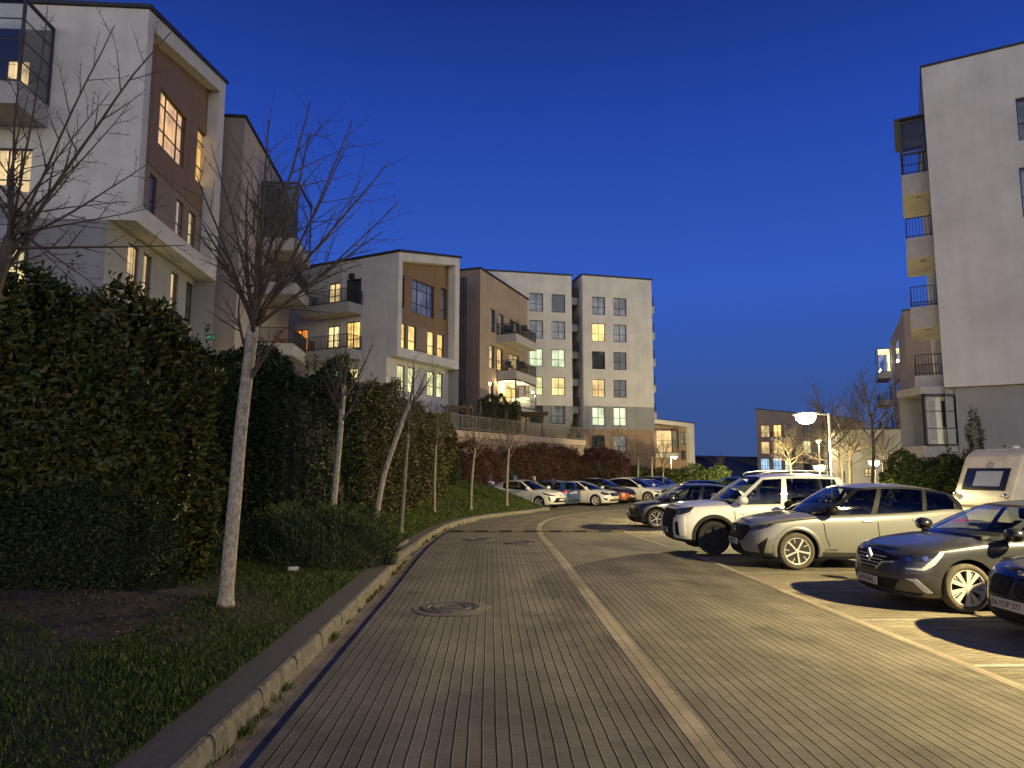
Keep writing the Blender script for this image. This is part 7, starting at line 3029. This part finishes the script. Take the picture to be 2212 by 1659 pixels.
OFF = spec(W=1.87, wb=2.62, fo=.86, ro=.57, r=.370, sill=.34, paint='p_white', clad_z=.36, cf=.50, pf=3.2, pr=3.6, cr=.30, gap=.065,
           belt=[(2.2, 1.00), (1.8, 1.04), (1.3, 1.07), (.8, 1.09), (-.5, 1.12), (-1.6, 1.15), (-2.1, 1.13)],
           hood=[(2.2, 1.01), (1.9, 1.08), (1.4, 1.14), (1.0, 1.17), (.7, 1.15), (-1.9, 1.15), (-2.1, 1.13)],
           roof=[(.45, 1.66), (.15, 1.74), (-.4, 1.78), (-1.2, 1.77), (-1.7, 1.73), (-1.95, 1.66)],
           gh=[((1.08, 0), (.28, 0)), ((.92, .80), (.14, .64)), ((.80, .85), (.06, .69)), ((-.20, .855), (-.30, .70)), ((-.34, .855), (-.40, .70)), ((-1.12, .85), (-1.12, .69)), ((-1.20, .85), (-1.18, .69)), ((-1.60, .83), (-1.50, .67)), ((-1.74, .76), (-1.66, .62)), ((-1.82, 0), (-1.74, 0))],
           kinds=['g', 'p', 'g', 'p', 'gd', 'k', 'gd', 'p', 'gd'], arch=.08, arch_mat='clad', rim='dark_five', rim_r=.68, rim_mats=('alloy_dark', 'alloy_dark'), tyre='rubber', trim=trim_offroader, mirror='p_white',
           doors=[[(.86, 0), (.84, .70), (.72, .36)], [(-.28, 0), (-.30, .5), (-.32, .36)], [(-1.16, 0), (-1.24, .9)]], handles=[(-.10, .98), (-1.0, 1.0)], taper_f=.03, taper_r=.03, crease=.02)
HATCH = spec(W=1.81, wb=2.67, fo=.89, ro=.80, r=.322, sill=.23, paint='p_dark', clad_z=.0, tw=.205,
             belt=[(2.25, .72), (1.9, .79), (1.4, .86), (.95, .91), (.2, .935), (-.9, .96), (-1.6, 1.0), (-2.15, .98)],
             hood=[(2.25, .735), (2.0, .82), (1.6, .90), (1.2, .95), (.8, .96), (-1.9, .99), (-2.15, .96)],
             roof=[(.35, 1.34), (.1, 1.40), (-.3, 1.44), (-.8, 1.44), (-1.3, 1.41), (-1.7, 1.34), (-1.9, 1.28)],
             gh=[((1.16, 0), (.20, 0)), ((.98, .76), (.04, .58)), ((.86, .815), (-.05, .63)), ((-.10, .82), (-.34, .64)), ((-.20, .82), (-.42, .64)), ((-1.05, .815), (-1.15, .625)), ((-1.12, .81), (-1.2, .62)), ((-1.55, .78), (-1.42, .58)), ((-1.85, .70), (-1.72, .50)), ((-2.02, 0), (-1.85, 0))],
             kinds=['g', 'p', 'g', 'k', 'g', 'k', 'gd', 'p', 'gd'], rim='ten', rim_r=.74, trim=trim_hatch, mirror='p_black', crease=.022,
             doors=[[(.88, 0), (.86, .6), (.74, .24)], [(-.18, 0), (-.20, .24)], [(-1.02, 0), (-1.12, .7)]], handles=[(-.02, .82), (-.9, .84)])
SPORT = spec(HATCH) if False else dict(HATCH, paint='p_black', trim=trim_sporty, rim='five', W=1.82, wb=2.70, fo=.78, hood=[(2.2, .73), (2.0, .80), (1.6, .87), (1.2, .93), (.8, .95), (-1.9, .98), (-2.15, .95)], belt=[(2.2, .70), (1.9, .77), (1.4, .84), (.95, .90), (.2, .93), (-.9, .95), (-1.6, .98), (-2.15, .96)], pf=2.3, cf=.75)
FAST = spec(W=1.92, wb=2.89, fo=.84, ro=1.02, r=.350, sill=.26, paint='p_dark', clad_z=.0,
            belt=[(2.3, .74), (1.9, .84), (1.4, .93), (.95, .98), (.2, 1.0), (-.9, 1.03), (-1.7, 1.08), (-2.5, 1.05)],
            hood=[(2.3, .76), (2.0, .88), (1.6, .96), (1.2, 1.01), (.8, 1.03), (-1.9, 1.10), (-2.2, 1.12), (-2.5, 1.08)],
            roof=[(.45, 1.50), (.1, 1.58), (-.3, 1.62), (-.8, 1.61), (-1.3, 1.54), (-1.8, 1.40), (-2.2, 1.25)],
            gh=[((1.38, 0), (.25, 0)), ((1.15, .80), (.05, .60)), ((1.02, .86), (-.05, .64)), ((-.12, .87), (-.34, .65)), ((-.28, .87), (-.46, .65)), ((-1.25, .86), (-1.28, .62)), ((-1.30, .86), (-1.32, .62)), ((-1.90, .80), (-1.75, .52)), ((-2.15, .70), (-1.95, .48)), ((-2.32, 0), (-2.12, 0))],
            kinds=['g', 'p', 'g', 'p', 'gd', 'k', 'gd', 'p', 'gd'], rim='turbine', rim_r=.72, rim_mats=('alloy', 'alloy_dark'), trim=trim_fastback, mirror='p_dark', crease=.008, arch=.05, arch_mat='clad',
            doors=[[(1.02, 0), (.98, .6), (.86, .27)], [(-.20, 0), (-.24, .27)], [(-1.25, 0), (-1.35, .8)]], handles=[(-.02, .90), (-1.1, .93)])
COUPE = dict(CROSS, paint='p_white', roof_mat='p_white', rail_mat='p_white', arch_mat='p_white', arch=.05, clad_z=.0, W=1.80, wb=2.64, fo=.92, ro=.80, r=.34, rim='five', trim=trim_coupe_suv, mirror='p_white', handle_mat='p_white', tyre='rubber',
             roof=[(.35, 1.47), (.1, 1.52), (-.3, 1.56), (-.8, 1.54), (-1.3, 1.48), (-1.75, 1.36), (-1.95, 1.28)], kinds=['g', 'p', 'gd', 'k', 'gd', 'p', 'p', 'p', 'gd'], seam_w=.02)
MERC = dict(HATCH, paint='p_white', trim=trim_star_hatch, mirror='p_white', tyre='rubber', rim='five', rim_mats=('alloy', 'alloy_dark'), seam_w=.02, kinds=['g', 'p', 'gd', 'k', 'gd', 'k', 'gd', 'p', 'gd'])
BLUE = dict(HATCH, paint='p_blue', trim=trim_rear_view, mirror='p_blue', tyre='rubber', ro=.72, fo=.84, roof=[(.35, 1.36), (.1, 1.44), (-.3, 1.48), (-.8, 1.49), (-1.3, 1.47), (-1.7, 1.42), (-1.9, 1.36)], pr=3.6, cr=.3)
BROWN = dict(CROSS, paint='p_brown', roof_mat='p_brown', rail_mat='p_black', arch_mat='clad', trim=trim_brown, tyre='rubber', rim='five', handle_mat='p_brown')

# ---------- near row on the right
NR = 'cars parked along the right of the road'
make_car('stone grey crossover with dark roof sides, right in front of the white off-roader', CROSS, G(1725, 1231), 180, group=NR)
make_car('boxy white off-roader with roof bars and a black barred grille, behind the stone grey crossover', OFF, G(1545, 1199), 180, group=NR)
make_car('dark grey hatchback with a diamond emblem and plate 34 PJS 886', HATCH, G(2097, 1325), 181, group=NR)
q = G(2120, 1300)
make_car('black car cut by the right frame edge, plate 06 FOP 377, nearest the camera', SPORT, (6.25, 7.15, 0), 181, group=NR)
q = G(1419, 1140, -.26)
make_car('dark grey smooth nosed fastback with a pale door pillar, beyond the white off-roader', FAST, (q.x, q.y, gz(q.y)), 182, group=NR)

# ---------- far row by the chargers
FR = 'cars parked at the charging posts'
HDG = math.degrees(math.atan2(HY, HX))


def row_pt(u, p):
    """ground point on the line of sight u where the far row's cross axis equals p"""
    k = (u - U0) / FPX
    Y = p / (.59 * k + .81)
    return Vector((k * Y, Y, gz(Y)))


for d_ in (COUPE, MERC, BROWN, FAST):
    pass
make_car('white coupe like crossover at the charging posts, nearest and leftmost of the far row', dict(COUPE, near=-1), row_pt(1163, 32.4), HDG, group=FR, detail=1)
bq = row_pt(1226, 35.2)
bo = bq + Vector((HX, HY, 0)) * -(2.67 / 2 + .72) + Vector((.59, .81, 0)) * .75
make_car('blue hatchback parked nose in, its red tail light between two white cars', dict(BLUE, near=-1), None, HDG + 180, origin=(bo.x, bo.y, gz(bo.y)), group=FR, detail=1)
make_car('white hatchback with round star emblem, right of the blue hatchback in the far row', dict(MERC, near=-1), row_pt(1284, 36.9), HDG, group=FR, detail=1)
make_car('dark brown car with an orange bumper between the white hatchback and white fastback', dict(BROWN, near=-1), row_pt(1322, 39.3), HDG, group=FR, detail=1)
make_car('white fastback, long and low, right of the dark brown and orange car', dict(FAST, near=-1, paint='p_white', mirror='p_white', arch=0, tyre='rubber', kinds=['g', 'p', 'gd', 'k', 'gd', 'k', 'gd', 'p', 'gd']), row_pt(1396, 41.8), HDG, group=FR, detail=1)
for k, (u, p, sp, lb) in enumerate(((1418, 44.4, dict(MERC, near=-1, paint='p_silver', trim=trim_plain), 'silver hatchback half hidden just right of the white fastback'), (1432, 46.9, dict(MERC, near=-1, trim=trim_plain), 'second pale hatchback right of the white fastback, behind the silver one'), (1448, 49.4, dict(BROWN, near=-1, paint='p_white', roof_mat='p_white', arch_mat='p_white', trim=trim_plain), 'white crossover farthest along the charging row'))):
    make_car(lb, sp, row_pt(u, p), HDG, group=FR, detail=0)
# ---------- another row farther right, seen over the bonnets
RR = 'cars in the rear rows seen over the near ones'
for k, (u, Y, h_, sp, lb) in enumerate(((1490, 46, 182, dict(MERC, paint='p_dark', trim=trim_plain), 'dark car roof showing just left of the fastback roof'), (1570, 50, 178, dict(BROWN, paint='p_silver', roof_mat='p_silver', trim=trim_plain, arch_mat='clad'), 'silver crossover roof showing above the dark fastback'),
                                         (1650, 53, 180, dict(MERC, paint='p_black', trim=trim_plain), 'black car roof behind the windscreen of the off-roader'), (1860, 36, 180, dict(MERC, paint='p_black', trim=trim_plain), 'black car behind the roof of the stone grey crossover'))):
    make_car(lb, sp, None, h_, origin=(P(u, 1000, Y).x, Y, gz(Y)), group=RR, detail=0)


# ---------- caravan
def caravan():
    c = P(2128, 1000, 24.5)
    t = thing('caravan', 'white touring caravan with a raked front window and pale blind, behind the dark grey hatchback', 'caravan', (15.75, 24.2, -.28), R(192))
    # local: x towards the nose, y left
    W2, zb, H, L = 1.15, .45, 2.86, 5.2
    M['van'] = plain('caravan_panel', (.56, .53, .47), .45, var=.18, scale=1.5)
    prof = [(.00, zb), (.03, .85), (.00, 1.15), (-.12, 1.45), (-.56, 2.42), (-.70, 2.64), (-.95, 2.80), (-1.4, H), (-4.6, H), (-5.0, 2.70), (-5.15, 2.3), (-5.2, zb)]
    pf = [(p.x, p.y) for p in catmull([(x, z) for x, z in prof], 4)]
    m = MB()
    inset = [(0, 1.0), (.06, .985), (.12, .93)]
    ny = 8
    ys = [-W2, -W2 + .03, -W2 + .10, 0, W2 - .10, W2 - .03, W2]
    sc = [.955, .985, 1, 1, 1, .985, .955]
    cx, cz = -2.6, 1.5
    ring = []
    for y, s_ in zip(ys, sc):
        ring.append([m.pt((cx + (x - cx) * (1 - (1 - s_) * .5), y, cz + (z - cz) * (1 - (1 - s_) * 1.0))) for x, z in pf])
    for a, b in zip(ring, ring[1:]):
        for k in range(len(pf)):
            m.face((a[k], b[k], b[(k + 1) % len(pf)], a[(k + 1) % len(pf)]))
    m.face(ring[0])
    m.face(ring[-1][::-1])
    m.build('body', M['van'], t, smooth=False)
    # front window on the raked face: plane from (-.12,1.35) to (-.52,2.22)
    d = Vector((-.44, 0, .97)).normalized()
    n = Vector((d.z, 0, -d.x))
    o = Vector((-.13, 0, 1.47))
    q = lambda u, y, h: o + d * u + Vector((0, y, 0)) + n * h

    def slab(name, u0, u1, y0, y1, h0, h1, mat, par, bev=.0):
        b = MB()
        i = [b.pt(q(u, y, h)) for h in (h0, h1) for (u, y) in ((u0, y0), (u0, y1), (u1, y1), (u1, y0))]
        for k in ((3, 2, 1, 0), (4, 5, 6, 7), (0, 1, 5, 4), (1, 2, 6, 5), (2, 3, 7, 6), (3, 0, 4, 7)):
            b.face([i[j] for j in k])
        return b.build(name, mat, par, bevel=bev)
    fr = slab('window', -.02, .78, -.85, .85, .005, .04, M['black'], t, .01)
    slab('blind', .12, .66, -.42, .62, .0405, .046, M['charger_top'], fr)
    slab('pane', .03, .73, -.80, .80, .06, .066, M['glass'], fr)
    b = MB()
    b.box((.02, -.95, .95), (.14, .95, 1.12))
    b.build('nose_shelf', M['van'], t, bevel=.04)
    for sd in (-1, 1):
        b = MB()
        b.lathe([(.0001, .03), (.085, .028), (.095, 0), (.095, -.05)], 'x', 20, (.06, sd * .98, 1.28))
        b.build('marker_lamp', M['chrome'], t, smooth=True)
        wheel(t, -2.7, sd * (W2 - .12), .32, .19, sd, 'five', tyre='rubber')
    b = MB()
    b.lathe([(.05, 0), (.13, .0), (.13, .02), (.05, .02)], 'x', 24)
    for v in b.v:
        p = q(.90, v.y, v.x + .005)
        v.x, v.y, v.z = p.x + d.x * v.z, v.y, p.z + d.z * v.z
    b.build('emblem', M['pipe'], t)
    b = MB()
    b.tube([(0, .35, .42), (1.25, 0, .45)], .035, 8)
    b.tube([(0, -.35, .42), (1.25, 0, .45)], .035, 8)
    b.tube([(1.1, 0, .45), (1.1, 0, .0)], .03, 8)
    b.build('drawbar', M['pole'], t)
    b = MB()
    b.lathe([(.0001, .10), (.09, .09), (.12, .03), (.12, 0)], 'z', 16, (-1.3, .3, H))
    b.build('roof_vent', M['charger_top'], t, smooth=True)
    for sd in (-1, 1):
        b = MB()
        b.box((-3.4, sd * (W2 + .002) - .012, 1.35), (-1.6, sd * (W2 + .002) + .012, 1.95))
        b.build('side_window', M['lens'], t, bevel=.008)
    return t


caravan()
